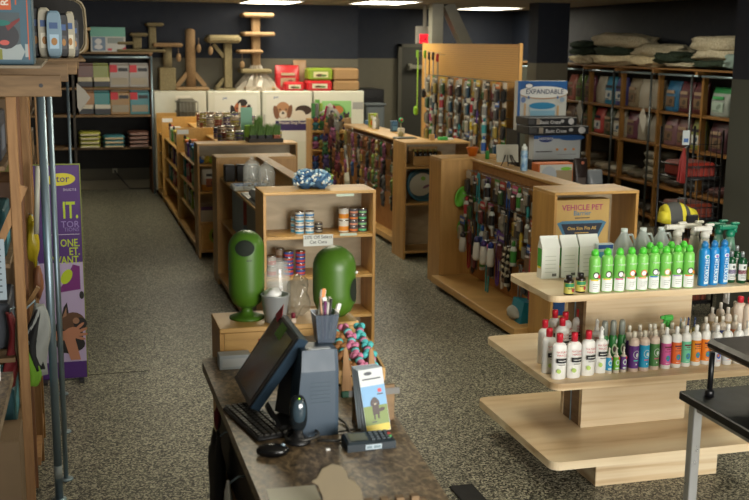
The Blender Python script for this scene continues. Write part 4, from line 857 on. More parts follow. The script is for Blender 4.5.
# leaning toy cone: tall stand of plush toys
qx = at_y(352, 150, 12.6)
t = T('toy_tree', 'wire toy tree beside the corner unit carrying plush toys', 'display stand', (3.10, 13.0, 0))
P('pole', t, None, lambda b: b.tube([(0, 0, 0), (0, 0, 1.28)], .012), BLACK); P('base', t, None, lambda b: b.lathe([(.16, 0), (.16, .012), (.02, .02)], n=20), BLACK)
for k in range(30):
    a = k*2.4; z = .38+.93*k/30; r = .13-.09*(k/30)
    c = ['red', 'pink', 'white', 'cream', 'purple', 'orange', 'brown', 'yellow', 'black', 'green'][k*7 % 10]
    P('arm', t, None, lambda b: b.tube([(0, 0, z), (r*math.cos(a), r*math.sin(a), z)], .003, n=4), BLACK)
    o = T('hanging_plush_toy', '%s plush toy at height step %s of thirty on the toy tree' % (c, 'one two three four five six seven eight nine ten eleven twelve thirteen fourteen fifteen sixteen seventeen eighteen nineteen twenty twenty-one twenty-two twenty-three twenty-four twenty-five twenty-six twenty-seven twenty-eight twenty-nine thirty'.split()[k]), 'dog toy', (3.10+r*math.cos(a), 13.0+r*math.sin(a), z), R.uniform(-1, 1), 'plush toys on the toy tree')
    o.scale = (.75,)*3; kplush(o, PD[c])
t = T('plush_rag_toy', 'pink and white floppy rag toy lying on top of the corner unit', 'dog toy', (3.2, 13.5, 1.141))
P('body', t, None, lambda b: (b.ell((0, 0, .1), (.05, .05, .1), 0, 10, 8, .3, 4), [b.tube([(0, 0, .14), (.08*math.cos(k), .06*math.sin(k), .12+.05*math.sin(k*2)), (.13*math.cos(k), .08*math.sin(k), .05+.06*math.sin(k*3))], .014, n=6, mi=k % 3) for k in range(8)]), m((190, 186, 176), .9), m((160, 40, 80), .9), m((60, 34, 90), .9))
for k, (x, c) in enumerate(((.02, 'green'), (.07, 'grey'), (.12, 'lime'))):
    S('upright_packet', '%s packet standing at the left of the corner unit top' % c, 'packet', 'upk', lambda b: b.box(-.02, -.03, 0, .02, .03, .2, 0, .006), m(PD[c], .4), loc=(3.0+x, 13.74, 1.141) if 0 else (3.0+x, 13.42+.05, 1.0+.0) if 0 else (2.99+x, 13.62, 1.3-.16+.001))
# cardboard rolls leaning
t = T('leaning_roll', 'tan cardboard roll leaning beside the toy tree', 'roll', (3.34, 12.90, 0)); P('tube', t, None, lambda b: b.tube([(.06, 0, .05), (-.06, .0, 1.2)], .045, n=14), KRAFT)
t = T('leaning_roll', 'grey plastic roll leaning in front of the toy pegboard far end', 'roll', (3.47, 12.90, 0)); P('tube', t, None, lambda b: b.tube([(.06, 0, .05), (-.04, .0, 1.08)], .05, n=14), m((120, 120, 114), .35))
# ---- tall pegboard goods
gg = 'goods hung on the tall pegboard'
X5 = 4.65
seqs = (('cctcct', 1.70), ('cctcb', 1.50), ('ccctb', 1.30), ('cctcb', 1.10), ('ctl', .90))
for ri, (sq, z) in enumerate(seqs):
    cs = (['white', 'red', 'grey', 'green', 'teal', 'grey', 'yellow', 'white', 'yellow', 'black', 'yellow', 'grey', 'orange', 'white'], ['red', 'pink', 'purple', 'black', 'yellow', 'grey', 'brown', 'white', 'blue', 'white'], ['orange', 'black', 'pink', 'grey', 'teal', 'yellow', 'brown', 'grey', 'yellow'], ['black', 'blue', 'grey', 'red', 'brown', 'green'], ['grey', 'black', 'red', 'brown', 'teal'])[ri]
    hangrow(GE, X5, lin_(10.93, 13.6, 27), z, sq[::1], 'the tall pegboard', ('top row', 'second row', 'third row', 'fourth row', 'bottom row')[ri], gg, cs[::-1], deep=.14, sc_=1.15)
# long leads at far end
for k, (y, top, h, c, nm) in enumerate(((at_x(418.5, 60, 4.56).y, 2.02, .75, (150, 190, 60), 'green and silver'), (at_x(426, 60, 4.56).y, 2.02, .5, (190, 186, 170), 'pale green spotted'), (at_x(430, 60, 4.56).y, 2.0, .78, (40, 40, 40), 'black and cream'), (at_x(434, 60, 4.56).y, 2.0, .95, (150, 150, 146), 'silver and black'), (at_x(438.5, 60, 4.56).y, 1.98, .6, (180, 40, 40), 'red topped grey'))):
    t = T('long_lead', '%s long lead with handle hanging at the far end of the tall pegboard' % nm, 'lead', (X5-.09, y, top), -PI/2, 'long leads on the tall pegboard')
    P('strap', t, None, lambda b: b.box(-.016, -.012, -h, .016, -.004, 0, 0, .003), m(c if k != 4 else (130, 130, 126), .5))
    P('handle', t, None, lambda b: b.box(-.045, -.05, -h-.12, .045, .0, -h, 0, .02), m((130, 180, 40) if k == 0 else ((170, 50, 50) if k == 3 else (24, 24, 26)), .4))
    P('clip', t, None, lambda b: b.box(-.02, -.03, -.1, .02, -.0, .0, 0, .006), m((180, 40, 44) if k == 4 else ((120, 170, 50) if k < 2 else (60, 60, 60)), .4))
    P('peg_hook', GE, 'phk9', lambda b: b.tube([(.09, 0, 0), (0, 0, 0)], .003, n=5), HOOK, loc=(-.09, y-10.83, top-.01))
# ---- boxed gates
def Xb(px, Y, py=120): return at_y(px, py, Y).x
ds = T('black_stand', 'black metal stand carrying the stack of boxed gates', 'stand', (Xb(530, 10.2), 9.95, 0))
P('top', ds, None, lambda b: b.box(0, 0, .6, .62, .6, .62, 0, .004), BLACK)
P('shelf', ds, None, lambda b: b.box(0.02, 0.02, .3, .6, .58, .32, 0, .004), BLACK)
for x in (.0, .59):
    for y in (.0, .57): P('leg', ds, 'dsl', lambda b: b.box(0, 0, 0, .03, .03, .6), BLACK, loc=(x, y, 0))
printbox('crate_box', 'black ribbed carton at the bottom of the gates stack', 'box', (Xb(532, 10.2)+.02, 10.2, .62), .55, .3, at_y(560, 160, 10.2).z-.621, (30, 30, 32), (('b', .1, .3, .9, .7, (44, 46, 50)),))
y_ = 10.15; a = at_y(533, 160, y_); c = at_y(581, 135, y_)
gx = printbox('gate_box', 'white and blue gate carton under the two black boxes', 'box', (a.x, y_, a.z), c.x-a.x, .12, c.z-a.z, (176, 182, 184), (('b', 0, .86, 1, 1, (30, 80, 140)), ('o', .8, .9, .28, .12, (30, 80, 140)), ('o', .25, .86, .16, .14, (30, 50, 110)), ('t', 'petmate', .05, .25, .82, (200, 204, 210)), ('o', .5, .42, .03, .05, (214, 140, 70)), ('o', .67, .42, .03, .05, (214, 140, 70)), ('o', .85, .42, .03, .05, (214, 140, 70)), ('t', 'line of print', .028, .22, .3, (70, 60, 60)), ('b', .5, .2, .9, .22, (130, 130, 140))))
for k, (x0, x1, y0, y1) in enumerate(((528.5, 589, 126, 134.8), (528, 577, 117.5, 125.8))):
    y2 = y_-.03+k*.03; a = at_y(x0, y1, y2); c = at_y(x1, y0, y2)
    zb = c.z
    printbox('crate_carton', 'black flat crate carton with white print, %s of two' % ('lower', 'upper')[k], 'box', (a.x, y2, a.z), c.x-a.x, .32, c.z-a.z, (20, 20, 22), (('b', .01, .2, .13, .8, (60, 60, 60)), ('b', .17, .15, .24, .85, (140, 130, 116)), ('t', 'Basic Crate', .05, .45, .22, (200, 200, 200)), ('o', .7, .55, .035, .22, (170, 170, 170)), ('o', .88, .5, .06, .42, (190, 190, 190))))
y3 = 10.44; a = at_y(516.5, 130.5, y3); c = at_y(567.5, 81, y3)
zl = at_y(550, 117, y3).z
ST = T('back_rack', 'dark narrow rack behind the gates stack holding the expandable gate carton', 'stand', (a.x+.02, y3+.02, 0))
P('rack', ST, None, lambda b: (b.box(0, .0, 0, .03, .3, a.z-.02), b.box(.5, 0, 0, .53, .3, a.z-.02), b.box(0, 0, a.z-.02, .55, .3, a.z), b.box(.03, .02, .5, .5, .3, .52)), BLACK)
ge = printbox('gate_box', 'tall blue and white EXPANDABLE gate carton at the top of the stack', 'box', (a.x, y3, a.z), c.x-a.x, .09, c.z-a.z, (168, 170, 166),
  (('b', 0, .8, 1, 1, (24, 74, 130)), ('o', .52, .76, .5, .13, (150, 120, 90)), ('o', .52, .775, .5, .12, (190, 192, 190)), ('b', 0, 0, .05, 1, (34, 84, 140)), ('o', .22, .9, .085, .055, (20, 30, 60)), ('o', .22, .9, .07, .042, (200, 200, 200)), ('t', 'EXPANDABLE', .07, .54, .74, (40, 50, 80)),
   ('b', .13, .3, .17, .55, (170, 140, 100)), ('b', .24, .36, .76, .46, (150, 170, 180)), ('o', .5, .5, .27, .07, (30, 110, 150)), ('b', .26, .3, .76, .4, (110, 150, 170)), ('o', .11, .62, .05, .06, (90, 110, 150)), ('o', .9, .62, .05, .05, (120, 140, 160)), ('b', .8, .3, .84, .5, (170, 140, 100)), ('o', .11, .16, .05, .06, (60, 80, 120)), ('b', .2, .64, .23, .7, (34, 84, 140)), ('b', .79, .64, .82, .7, (34, 84, 140))))
# low table with picture boxes
lt = T('low_table', 'dark low table behind the grooming unit with packs on it', 'table', (4.0, 9.0, 0))
P('tabletop', lt, None, lambda b: b.box(0, 0, .75, .95, .5, .78, 0, .004), DARK)
for x in (.02, .89):
    for y in (.02, .44): P('leg', lt, 'ltl', lambda b: b.box(0, 0, 0, .04, .04, .75), DARK, loc=(x, y, 0))
a = at_y(537.5, 186, 9.25); c = at_y(574, 163, 9.25)
printbox('picture_box', 'orange edged box with a white bowl picture and greens', 'box', (a.x, 9.25, .781), c.x-a.x, .15, c.z-.781, (190, 100, 40), (('b', .05, .04, .96, .95, (196, 196, 186)), ('b', .5, .04, .96, .72, (160, 140, 106)), ('o', .3, .5, .22, .4, (170, 176, 180)), ('o', .78, .78, .16, .07, (130, 190, 60))))
a = at_y(574, 186, 9.2)
t = bagthing('coffee_brown_bag', 'dark brown upright bag with a dot label right of the picture box', 'bag', 'cbb', (at_y(582, 170, 9.2).x, 9.2, .781), .14, at_y(582, 158.5, 9.2).z-.781, .09, (m((44, 32, 28), .35), m((96, 80, 66), .4)), ((1, 0),))
P('dot_label', t, None, lambda b: (b.disc(0, .24, .014, .014, -.004, 0, t=.01), b.box(-.04, -.006, .03, .04, .004, .1, 1)), m((190, 110, 80), .5), m((90, 80, 74), .5))
t = bagthing('silver_bag', 'pale silver bag standing right of the dark brown bag', 'bag', 'slb', (at_y(597, 175, 9.15).x, 9.15, .781), .15, at_y(597, 170, 9.15).z-.781, .1, (m((140, 146, 150), .25), m((60, 66, 72), .4)), ((.3, 1), (1, 0)))
# ============================================================ SHAMPOO DISPLAY
DX, DXR = 2.11, 3.24
DU = T('tiered_display', 'pale wood tiered display of pet shampoo with three rounded shelves', 'shelf unit', (0, 0, 0))
def rounded(x0, y0, x1, y1, r, n=6):
    pl = []
    for cx, cy, a0 in ((x1-r, y1-r, 0), (x0+r, y1-r, PI/2), (x0+r, y0+r, PI), (x1-r, y0+r, 1.5*PI)):
        for k in range(n+1): a = a0+PI/2*k/n; pl.append((cx+r*math.cos(a), cy+r*math.sin(a)))
    return pl
SHZ = (.205, .585, .965)
for nm, (x0, y0, x1, y1), z, t_ in (('bottom_shelf', (2.08, 4.30, 3.19, 5.27), SHZ[0], .04), ('middle_shelf', (2.07, 4.30, 3.22, 5.15), SHZ[1], .033), ('top_shelf', (2.10, 4.425, 3.26, 4.95), SHZ[2], .03)):
    P(nm, DU, None, lambda b: b.prism(rounded(x0, y0, x1, y1, .05), z-t_, z, 0, 'z'), LAM)
P('plinth', DU, None, lambda b: b.box(2.38, 4.44, 0, 3.05, 5.1, .165, 0, .003), LAM)
for z0, z1 in ((.205, .552), (.585, .935)):
    P('column_face', DU, None, lambda b: b.box(2.42, 4.70, z0, 3.01, 4.73, z1), LAM)
    P('column_core', DU, None, lambda b: b.box(2.423, 4.731, z0, 3.007, 4.91, z1), LAMD)
    P('column_face', DU, None, lambda b: b.box(2.42, 4.911, z0, 3.01, 4.94, z1), LAM)
    P('edge_strip', DU, None, lambda b: b.box(2.418, 4.82, z0, 2.4225, 4.826, z1), STEEL)
SG = 'shampoo bottles on the tiered display'
def rm(loc):
    x, Y, z = loc
    Y2 = 4.47+(Y-4.58)*.78 if z > .9 else 4.385+max(0, Y-4.58)
    return (x*Y2/Y, Y2, z)
def bottle(name, label, cat, key, loc, body, wrap, cap, h, r, shape='round', capk='flip', art=None, text=None, group=SG, rz=0, sy=1, lz=(.12, .62), sh=.74, capr=.45, clear=None):
    t = T(name, label, cat, rm(loc), rz, group)
    pr = [(r*.92, 0), (r, h*.015), (r, h*(sh-.05)), (r*.97, h*(sh-.015)), (r*.86, h*(sh+.02)), (r*.68, h*(sh+.045)), (r*capr*.9, h*(sh+.06)), (r*capr*.9, h*(sh+.09))]
    P('bottle_body', t, key+'b', lambda b: b.lathe(pr, n=18, sy=sy), body)
    if wrap: P('label_wrap', t, key+'w', lambda b: b.lathe([(r*1.012, h*lz[0]), (r*1.012, h*lz[1])], n=18, sy=sy, caps=(0, 0)), wrap)
    c0 = h*(sh+.07)
    if capk == 'flip': P('cap', t, key+'c', lambda b: b.lathe([(r*capr, c0), (r*capr*1.02, h*.97), (r*capr*.9, h), (.001, h)], n=16), cap)
    elif capk == 'dome': P('cap', t, key+'c', lambda b: b.lathe([(r*.66, c0-h*.01), (r*.66, c0+h*.06), (r*.56, h*.95), (r*.36, h*.99), (.001, h)], n=16), cap)
    elif capk == 'spray': P('cap', t, key+'c', lambda b: (b.lathe([(r*capr, c0), (r*capr, c0+h*.06), (r*.28, c0+h*.08), (r*.24, h*.97), (.001, h)], n=14), b.box(-.004, -r*.5, h*.93, .004, 0, h*.965)), cap)
    elif capk == 'clear': P('cap', t, key+'c', lambda b: b.lathe([(r*.75, c0-h*.05), (r*.72, h*.95), (r*.5, h), (.001, h)], n=16), cap)
    elif capk == 'pump': P('cap', t, key+'c', lambda b: (b.lathe([(r*.5, c0), (r*.5, c0+h*.05), (r*.2, c0+h*.07), (r*.18, h)], n=12)), cap)
    if art: P('label_art', t, key+'a', lambda b: art(b, r*1.02, h), *text)
    return t
def bendpatch(b, r, x0, x1, z0, z1, mi, sy=1, off=.0008, n=6):
    vs = []
    for k in range(n+1):
        a = (x0+(x1-x0)*k/n)/r
        for z in (z0, z1): vs.append(((r+off)*math.sin(a), -(r+off)*math.cos(a)*sy, z))
    b.add(vs, [(2*k, 2*k+2, 2*k+3, 2*k+1) for k in range(n)], mi, True)
def bdisc(b, r, cx, cz, rx, rz_, mi, off=.0014, sy=1, n=14):
    vs = [((r+off)*math.sin((cx+rx*math.cos(2*PI*k/n))/r), -(r+off)*math.cos((cx+rx*math.cos(2*PI*k/n))/r)*sy, cz+rz_*math.sin(2*PI*k/n)) for k in range(n)]
    b.add(vs, [tuple(range(n))], mi)
def btext(b, s_, size, x, z, r, mi, sy=1, off=.0016, **kw):
    b.text(s_, size, x, z, -(r+off), mi, bend=r+off, **kw)
# --- top shelf: green bottles. at_y at row depth gives each bottle's place along the shelf
Yf = 4.58
def tx(px, Y, z=1.05): return at_y(px, (2.1-z)/Y*1077+48, Y).x
GB1 = m((124, 200, 92), .32); GCAP = m((84, 200, 60), .35); WL = m((232, 236, 232), .4)
def art_g(b, r, h):
    bendpatch(b, r, -r*1.25, r*1.25, h*.02, h*.31, 0); bendpatch(b, r, -r*1.0, r*.3, h*.285, h*.315, 3, off=.0012)
    bdisc(b, r, -.002, h*.41, r*.55, h*.08, 1); bdisc(b, r, -.004, h*.41, r*.36, h*.054, 0, .002); bdisc(b, r, .013, h*.38, r*.3, h*.045, 2, .0024)
    btext(b, 'tropiclean', .011, 0, h*.62, r, 0, off=.006); 
    for k in range(3): bendpatch(b, r, -r*.6, r*(.5-.2*k), h*(.2-.045*k), h*(.207-.045*k), 4, off=.0018)
fr = [('coconut and yellow', (60, 40, 30), (200, 60, 60), (230, 200, 60)), ('coconut with yellow band', (60, 40, 34), (90, 140, 60), (230, 200, 60)), ('coconut with magenta band', (60, 44, 40), (190, 170, 150), (220, 60, 150)), ('papaya with coral band', (230, 110, 70), (60, 50, 40), (240, 140, 110)), ('papaya with peach band', (230, 130, 90), (80, 60, 40), (240, 160, 120)), ('coconut with blue band', (70, 70, 80), (200, 200, 190), (50, 120, 200)), ('oatmeal with tan band', (220, 190, 110), (150, 110, 60), (230, 210, 160)), ('kiwi with lilac band', (90, 140, 50), (60, 80, 40), (170, 140, 200)), ('berry with orange band', (70, 60, 60), (230, 150, 60), (240, 130, 60))]
gpx = [593.2, 605.6, 617.8, 629.4, 640.6, 652, 663.6, 675, 686.5]
HB = .207
for k, px in enumerate(gpx):
    nm, c1, c2, c3 = fr[k]
    bottle('shampoo_bottle', 'green shampoo bottle, %s, %s in the front row' % (nm, nth(k, 9)), 'bottle', 'gb', (tx(px, Yf+.012*(k % 2)), Yf+.012*(k % 2), SHZ[2]), GB1, None, GCAP, HB, .0272, capk='dome', sh=.79, art=art_g,
           text=(WL, m(c1, .5), m(c2, .5), m(c3, .5), m((110, 120, 110), .5)))
for k, px in enumerate((647.5, 657, 668.5, 681)):
    bottle('shampoo_bottle', 'green shampoo bottle behind the front row, cap showing, %s of four' % nth(k, 4), 'bottle', 'gb', (tx(px, 4.71), 4.71, SHZ[2]), GB1, None, GCAP, HB, .0272, capk='dome', sh=.79, art=art_g, text=(WL, m((60, 44, 40), .5), m((200, 180, 150), .5), m((90, 60, 160), .5), m((110, 120, 110), .5)))
# blue spray bottles
def art_b(b, r, h):
    bendpatch(b, r, -r*.35, r*.75, h*.05, h*.6, 0); b.text('OXYMED', .028, .009, h*.1, -(r+.003), 1, bend=r+.003, vert=True, align='LEFT', off=.02)
    bdisc(b, r, .002, h*.66, r*.5, h*.05, 0); bdisc(b, r, .002, h*.66, r*.25, h*.03, 2, .003)
BLB = m((28, 130, 196), .35); BLC = m((40, 120, 180), .35)
for k, px in enumerate((698.4, 709, 720)):
    bottle('shampoo_bottle', 'blue medicated shampoo bottle, %s of the three beside the green ones' % nth(k, 3), 'bottle', 'bb', (tx(px, 4.63), 4.60+.01*k, SHZ[2]), BLB, None, BLC, HB+.012, .0255, capk='dome', sh=.80, art=art_b, text=(m((206, 222, 230), .4), BLB, m((150, 110, 190) if k else (60, 160, 150), .5)))
# dark green bottles silver pump
def art_d(b, r, h): bendpatch(b, r, -r*1.2, r*1.2, h*.1, h*.62, 0); bendpatch(b, r, -r*1.2, r*1.2, h*.3, h*.43, 1); bdisc(b, r, 0, h*.52, r*.25, h*.05, 2, .002); [bendpatch(b, r, -r*.6, r*.5, h*z, h*(z+.015), 2, off=.0018) for z in (.15, .2, .25)]
for k, (px, Y, c, nm) in enumerate(((729.2, 4.64, (150, 130, 180), 'lilac'), (739.8, 4.61, (160, 40, 80), 'crimson'), (726, 4.78, (120, 160, 190), 'pale blue'), (734.5, 4.80, (170, 140, 60), 'amber'))):
    bottle('shampoo_bottle', 'dark green bottle with silver cap and %s label band' % nm, 'bottle', 'dg', (tx(px, Y), Y, SHZ[2]), m((16, 70, 40), .25), None, m((150, 156, 156), .3, .4), .155, .0225, capk='flip', capr=.4, sh=.76, art=art_d, text=(m((206, 210, 206), .4), m(c, .5), m((60, 70, 66), .5)))
for k, px in enumerate((748.5,)):
    bottle('shampoo_bottle', 'black capped amber bottle at the right edge of the top shelf' if k == 0 else 'black capped amber bottle behind the one at the right edge', 'bottle', 'ab', (tx(px, 4.62+.1*k), 4.62+.1*k, SHZ[2]), m((30, 26, 14), .3), m((110, 110, 40), .5), BLACK, .125, .022)
# vitamins amber small
def art_v(b, r, h): bendpatch(b, r, -r*1.2, r*1.2, h*.42, h*.6, 0); bdisc(b, r, r*.5, h*.25, r*.35, h*.1, 1); btext(b, 'word', .012, -.004, h*.3, r, 2, off=.002)
for k, (px, Y) in enumerate(((568.4, 4.56), (580, 4.60))):
    bottle('supplement_jar', 'brown supplement jar with green and yellow label, %s of two' % ('left', 'right')[k], 'jar', 'vj', (tx(px, Y), Y, SHZ[2]), m((36, 24, 18), .3), m((196, 186, 90), .5), m((24, 22, 22), .35), .092, .0235, capk='flip', capr=.62, sh=.74, lz=(.08, .62), art=art_v, text=(m((40, 130, 80), .5), m((160, 40, 50), .5), m((60, 40, 30), .5)))
# white gable cartons
for k, (px0, px1) in enumerate(((541, 558.5), (560.5, 577), (578.5, 598))):
    x0, x1 = tx(px0, 4.79), tx(px1, 4.79); w = x1-x0
    t = T('gable_carton', 'white gable-topped litter carton, %s of three' % ('left', 'middle', 'right')[k], 'carton', (x0, 4.79, SHZ[2]), 0, 'white gable cartons'); t.scale = (1, 1, 1)
    P('carton', t, 'gc%d' % k, lambda b: b.rings([[(0, 0, z0), (w, 0, z0), (w, .055, z0), (0, .055, z0)] for z0 in (0, .155)]+[[(-.004, .022, .2), (w-.004, .022, .2), (w-.004, .032, .2), (-.004, .032, .2)], [(-.004, .024, .212), (w-.004, .024, .212), (w-.004, .030, .212), (-.004, .030, .212)]], 0, smooth=False), m((206, 208, 200), .5))
    P('printed_panels', t, 'gcp%d' % k, lambda b: ([b.box(w*.18, -.0012, .03+.02*j, w*.8, -.0004, .034+.02*j, 0) for j in range(5)], b.box(w*.6, -.0016, .01, w*.85, -.0005, .025, 1), b.box(-.0014, .005, .06, -.0005, .05, .15, 2), b.box(-.0018, .01, .05, -.0006, .045, .06, 3), b.disc(w*.1, .13, .0, .0, -.001, 2)), m((178, 182, 172), .5), m((90, 90, 84), .5), m((70, 160, 60), .5), m((220, 200, 50), .5))
# gallon jugs behind
JUG = m((176, 186, 182), .25, alpha=.7, name='frosted_jug_plastic')
for k, px in enumerate((622, 640.8, 659)):
    t = T('gallon_jug', 'frosted translucent jug with pale cap, %s of three behind the green bottles' % ('left', 'middle', 'right')[k], 'jug', rm((tx(px, 5.02), 5.02, SHZ[2])), 0, 'frosted jugs'); t.scale = (.9, .9, 1.0)
    P('jug_body', t, 'jgb', lambda b: b.lathe([(.055, 0), (.06, .01), (.06, .12), (.05, .16), (.022, .205), (.018, .22)], n=20), JUG); P('cap', t, 'jgc', lambda b: b.lathe([(.019, .214), (.019, .234), (.001, .235)], n=14), m((190, 200, 196), .4))
    P('handle', t, 'jgh', lambda b: b.tube([(.02, .0, .2), (.05, .0, .2), (.068, 0, .16), (.055, 0, .13)], .007), JUG)
def sprayer(b):
    b.lathe([(.018, .18), (.02, .19), (.02, .2), (.014, .215)], n=12); b.box(-.055, -.014, .215, .03, .014, .238, 0, .006)
    b.tube([(-.05, 0, .226), (-.062, 0, .226)], .012, n=12); b.box(.0, -.01, .237, .04, .01, .25, 0, .004); b.lathe([(.012, .2), (.01, .225)], n=8, c=(.02, 0, 0))
for k, (px, Y, c, bc, nm) in enumerate(((675, 4.98, (206, 204, 192), (180, 176, 160), 'white hose sprayer, leftmost of the spray heads'), (692, 5.0, (200, 198, 184), (180, 176, 160), 'white hose sprayer behind the right green bottles'), (702, 4.88, (210, 208, 200), (176, 172, 156), 'white hose sprayer behind the first blue bottle'), (716, 5.0, (14, 110, 84), (90, 130, 110), 'teal green hose sprayer behind the last blue bottle'), (727, 4.9, (16, 120, 90), (96, 136, 116), 'teal green hose sprayer above the silver capped bottles'))):
    t = T('hose_sprayer', nm, 'sprayer', rm((tx(px, Y), Y, SHZ[2])))
    P('bottle_body', t, 'hsb', lambda b: b.lathe([(.03, 0), (.032, .01), (.031, .1), (.022, .15), (.017, .185)], n=16), m(bc, .3, alpha=.9)); P('spray_head', t, 'hsh', sprayer, m(c, .4)); t.scale = (1.15, 1.15, 1.05)
t = T('blue_card_box', 'small blue and white card behind the first green bottles', 'box', rm((tx(596, 4.95), 4.95, SHZ[2]))); P('box', t, None, lambda b: (b.box(0, 0, 0, .09, .03, .17, 0, .003), b.box(.005, -.002, .145, .085, -.0005, .165, 1)), m((180, 196, 200), .5), m((20, 70, 140), .5)); P('lettering', t, None, lambda b: b.box(.01, -.0015, .1, .08, -.0005, .13), m((80, 150, 190), .5))
# --- middle shelf
def mx_(px, Y): return at_y(px, (2.1-.66)/Y*1077+48, Y).x
RCAP = m((196, 30, 50), .35); WB = m((234, 234, 230), .35)
def art_n(b, r, h):
    for k, s_ in enumerate(("NATURE'S", 'MIRACLE')): btext(b, s_, .013, 0, h*(.6-.07*k), r, 0, off=.0012)
    bendpatch(b, r, -r*.75, r*.75, h*.38, h*.48, 1); btext(b, 'short line', .008, 0, h*.42, r, 3, off=.0018); btext(b, 'short line', .007, 0, h*.33, r, 1)
    bdisc(b, r, -r*.4, h*.2, r*.28, h*.05, 2)
NA = (m((200, 50, 70), .5), m((30, 30, 34), .5), m((180, 210, 110), .5), WB)
HN = .215
for k, (px, Y) in enumerate(((557.6, 4.53), (572.4, 4.57), (586.3, 4.60), (547.5, 4.68), (543.3, 4.83), (560.5, 4.85), (563.5, 4.95), (577.5, 4.99), (553.2, 5.0))):
    lab = ['front left', 'front centre', 'front right', 'second on the left edge', 'third on the left edge', 'second row centre', 'third row centre', 'right rear', 'farthest left rear'][k]
    bottle('shampoo_bottle', 'white bottle with red cap and red lettering, %s of its cluster' % lab, 'bottle', 'nm', (mx_(px, Y), Y, SHZ[1]), WB, None, RCAP, HN, .0355, sy=.7, capr=.42, sh=.74, art=art_n, text=NA, rz=(0, .05, .1, .25, .3, 0, .1, 0, .2)[k])
for k, (px, Y) in enumerate(((599, 4.62), (594.5, 4.75))):
    bottle('spray_bottle', ('white spray bottle with red lettering right of the red-capped bottles', 'white spray bottle half hidden behind the red-lettered spray')[k], 'bottle', 'nms', (mx_(px, Y), Y, SHZ[1]), WB, None, WB,   .225, .032, sy=.75, capk='spray', capr=.4, sh=.66, art=art_n, text=NA)
def art_s(b, r, h): bdisc(b, r, 0, h*.42, r*.6, h*.11, 0); bdisc(b, r, 0, h*.42, r*.35, h*.065, 1, .0022); bendpatch(b, r, -r*.6, r*.6, h*.16, h*.22, 0); bdisc(b, r, r*.5, h*.58, r*.35, h*.05, 2, .002)
for k, (px, c, nm) in enumerate(((607.6, (40, 150, 200), 'sky blue'), (614.8, (110, 180, 50), 'lime green'), (622, (96, 50, 130), 'purple'))):
    bottle('spray_bottle', 'small spray bottle with %s label in front of the clear capped ones' % nm, 'bottle', 'sml', (mx_(px, 4.60), 4.60, SHZ[1]), m((206, 196, 180), .35), m(c, .45), m((206, 200, 186), .4), .125, .0155, capk='spray', sh=.62, art=art_s, text=(m((200, 220, 210), .5), m(c, .5), m((210, 60, 70), .5)))
for k, (px) in enumerate((601.8, 610.3, 619)):
    bottle('spray_bottle', 'green spray bottle under a tall clear cap, %s of three by the column' % ('left', 'middle', 'right')[k], 'bottle', 'gcl', (mx_(px, 4.675), 4.672, SHZ[1]), m((40, 110, 50), .35), None, m((140, 146, 138), .3, alpha=.75, name='clear_cap_plastic'), .235, .0205, capk='clear', sh=.66, art=art_s, text=(m((170, 190, 150), .5), m((60, 30, 30), .5), m((190, 200, 190), .5)))
def art_e(b, r, h):
    bdisc(b, r, 0, h*.27, r*.42, h*.075, 0); bdisc(b, r, -.003, h*.28, r*.2, h*.035, 1, .0022); btext(b, 'word', .011, 0, h*.47, r, 2, off=.0014); btext(b, 'short line', .007, 0, h*.42, r, 2, off=.0014); bendpatch(b, r, -r*.7, r*.7, h*.52, h*.56, 2); bendpatch(b, r, -r*.4, r*.4, h*.14, h*.15, 3)
def art_c(b, r, h):
    bdisc(b, r, .002, h*.45, r*.6, h*.1, 0); bdisc(b, r, .002, h*.45, r*.5, h*.085, 3, .002); bdisc(b, r, .004, h*.44, r*.25, h*.05, 0, .0028); bendpatch(b, r, -r*.4, r*.6, h*.28, h*.31, 1); bdisc(b, r, r*.1, h*.2, r*.12, h*.02, 2)
cl = [(631.6, (90, 40, 120), 'purple', 4.60), (642, (30, 150, 190), 'turquoise', 4.60), (652, (70, 120, 60), 'moss green', 4.61)]
for k, (px, c, nm, Y) in enumerate(cl):
    bottle('shampoo_bottle', 'cream bottle with %s wrap and round badge on the middle shelf' % nm, 'bottle', 'cb', (mx_(px, Y), Y, SHZ[1]), m((206, 186, 170), .35), m(c, .45), m((214, 208, 190), .4), .195, .0252, sh=.78, capr=.4, lz=(.1, .66), art=art_c, text=(m((190, 200, 190), .5), m((190, 80, 110) if k else (70, 190, 170), .5), WL, m(c, .5)))
ea = [(662.5, (206, 90, 150), 'pink'), (673.2, (226, 110, 50), 'orange and red'), (683.2, (110, 200, 160), 'mint'), (693.6, (236, 140, 40), 'amber orange'), (704, (238, 140, 44), 'bright orange')]
for k, (px, c, nm) in enumerate(ea):
    bottle('shampoo_bottle', 'white bottle with %s label and small globe, %s of five' % (nm, nth(k, 5)), 'bottle', 'eb', (mx_(px, 4.62), 4.61+.005*k, SHZ[1]), WB, m(c, .45), WB, .2, .0252, sh=.77, capr=.4, lz=(.1, .63), art=art_e, text=(m((50, 120, 180), .5), m((70, 150, 90), .5), m((110, 40, 50), .5), WL))
for k, (px, Y) in enumerate(((713.5, 4.59), (724, 4.60), (735, 4.60), (744, 4.62))):
    bottle('shampoo_bottle', 'white bottle with narrow pale label, %s of four near the black tray' % nth(k, 4), 'bottle', 'wb', (mx_(px, Y), Y, SHZ[1]), WB, m((206, 208, 214), .45), WB, .2, .0252, sh=.77, capr=.4, lz=(.1, .63), art=art_e, text=(m((50, 90, 180), .5), m((200, 120, 60), .5), m((50, 50, 120), .5), m((230, 120, 40), .5)))
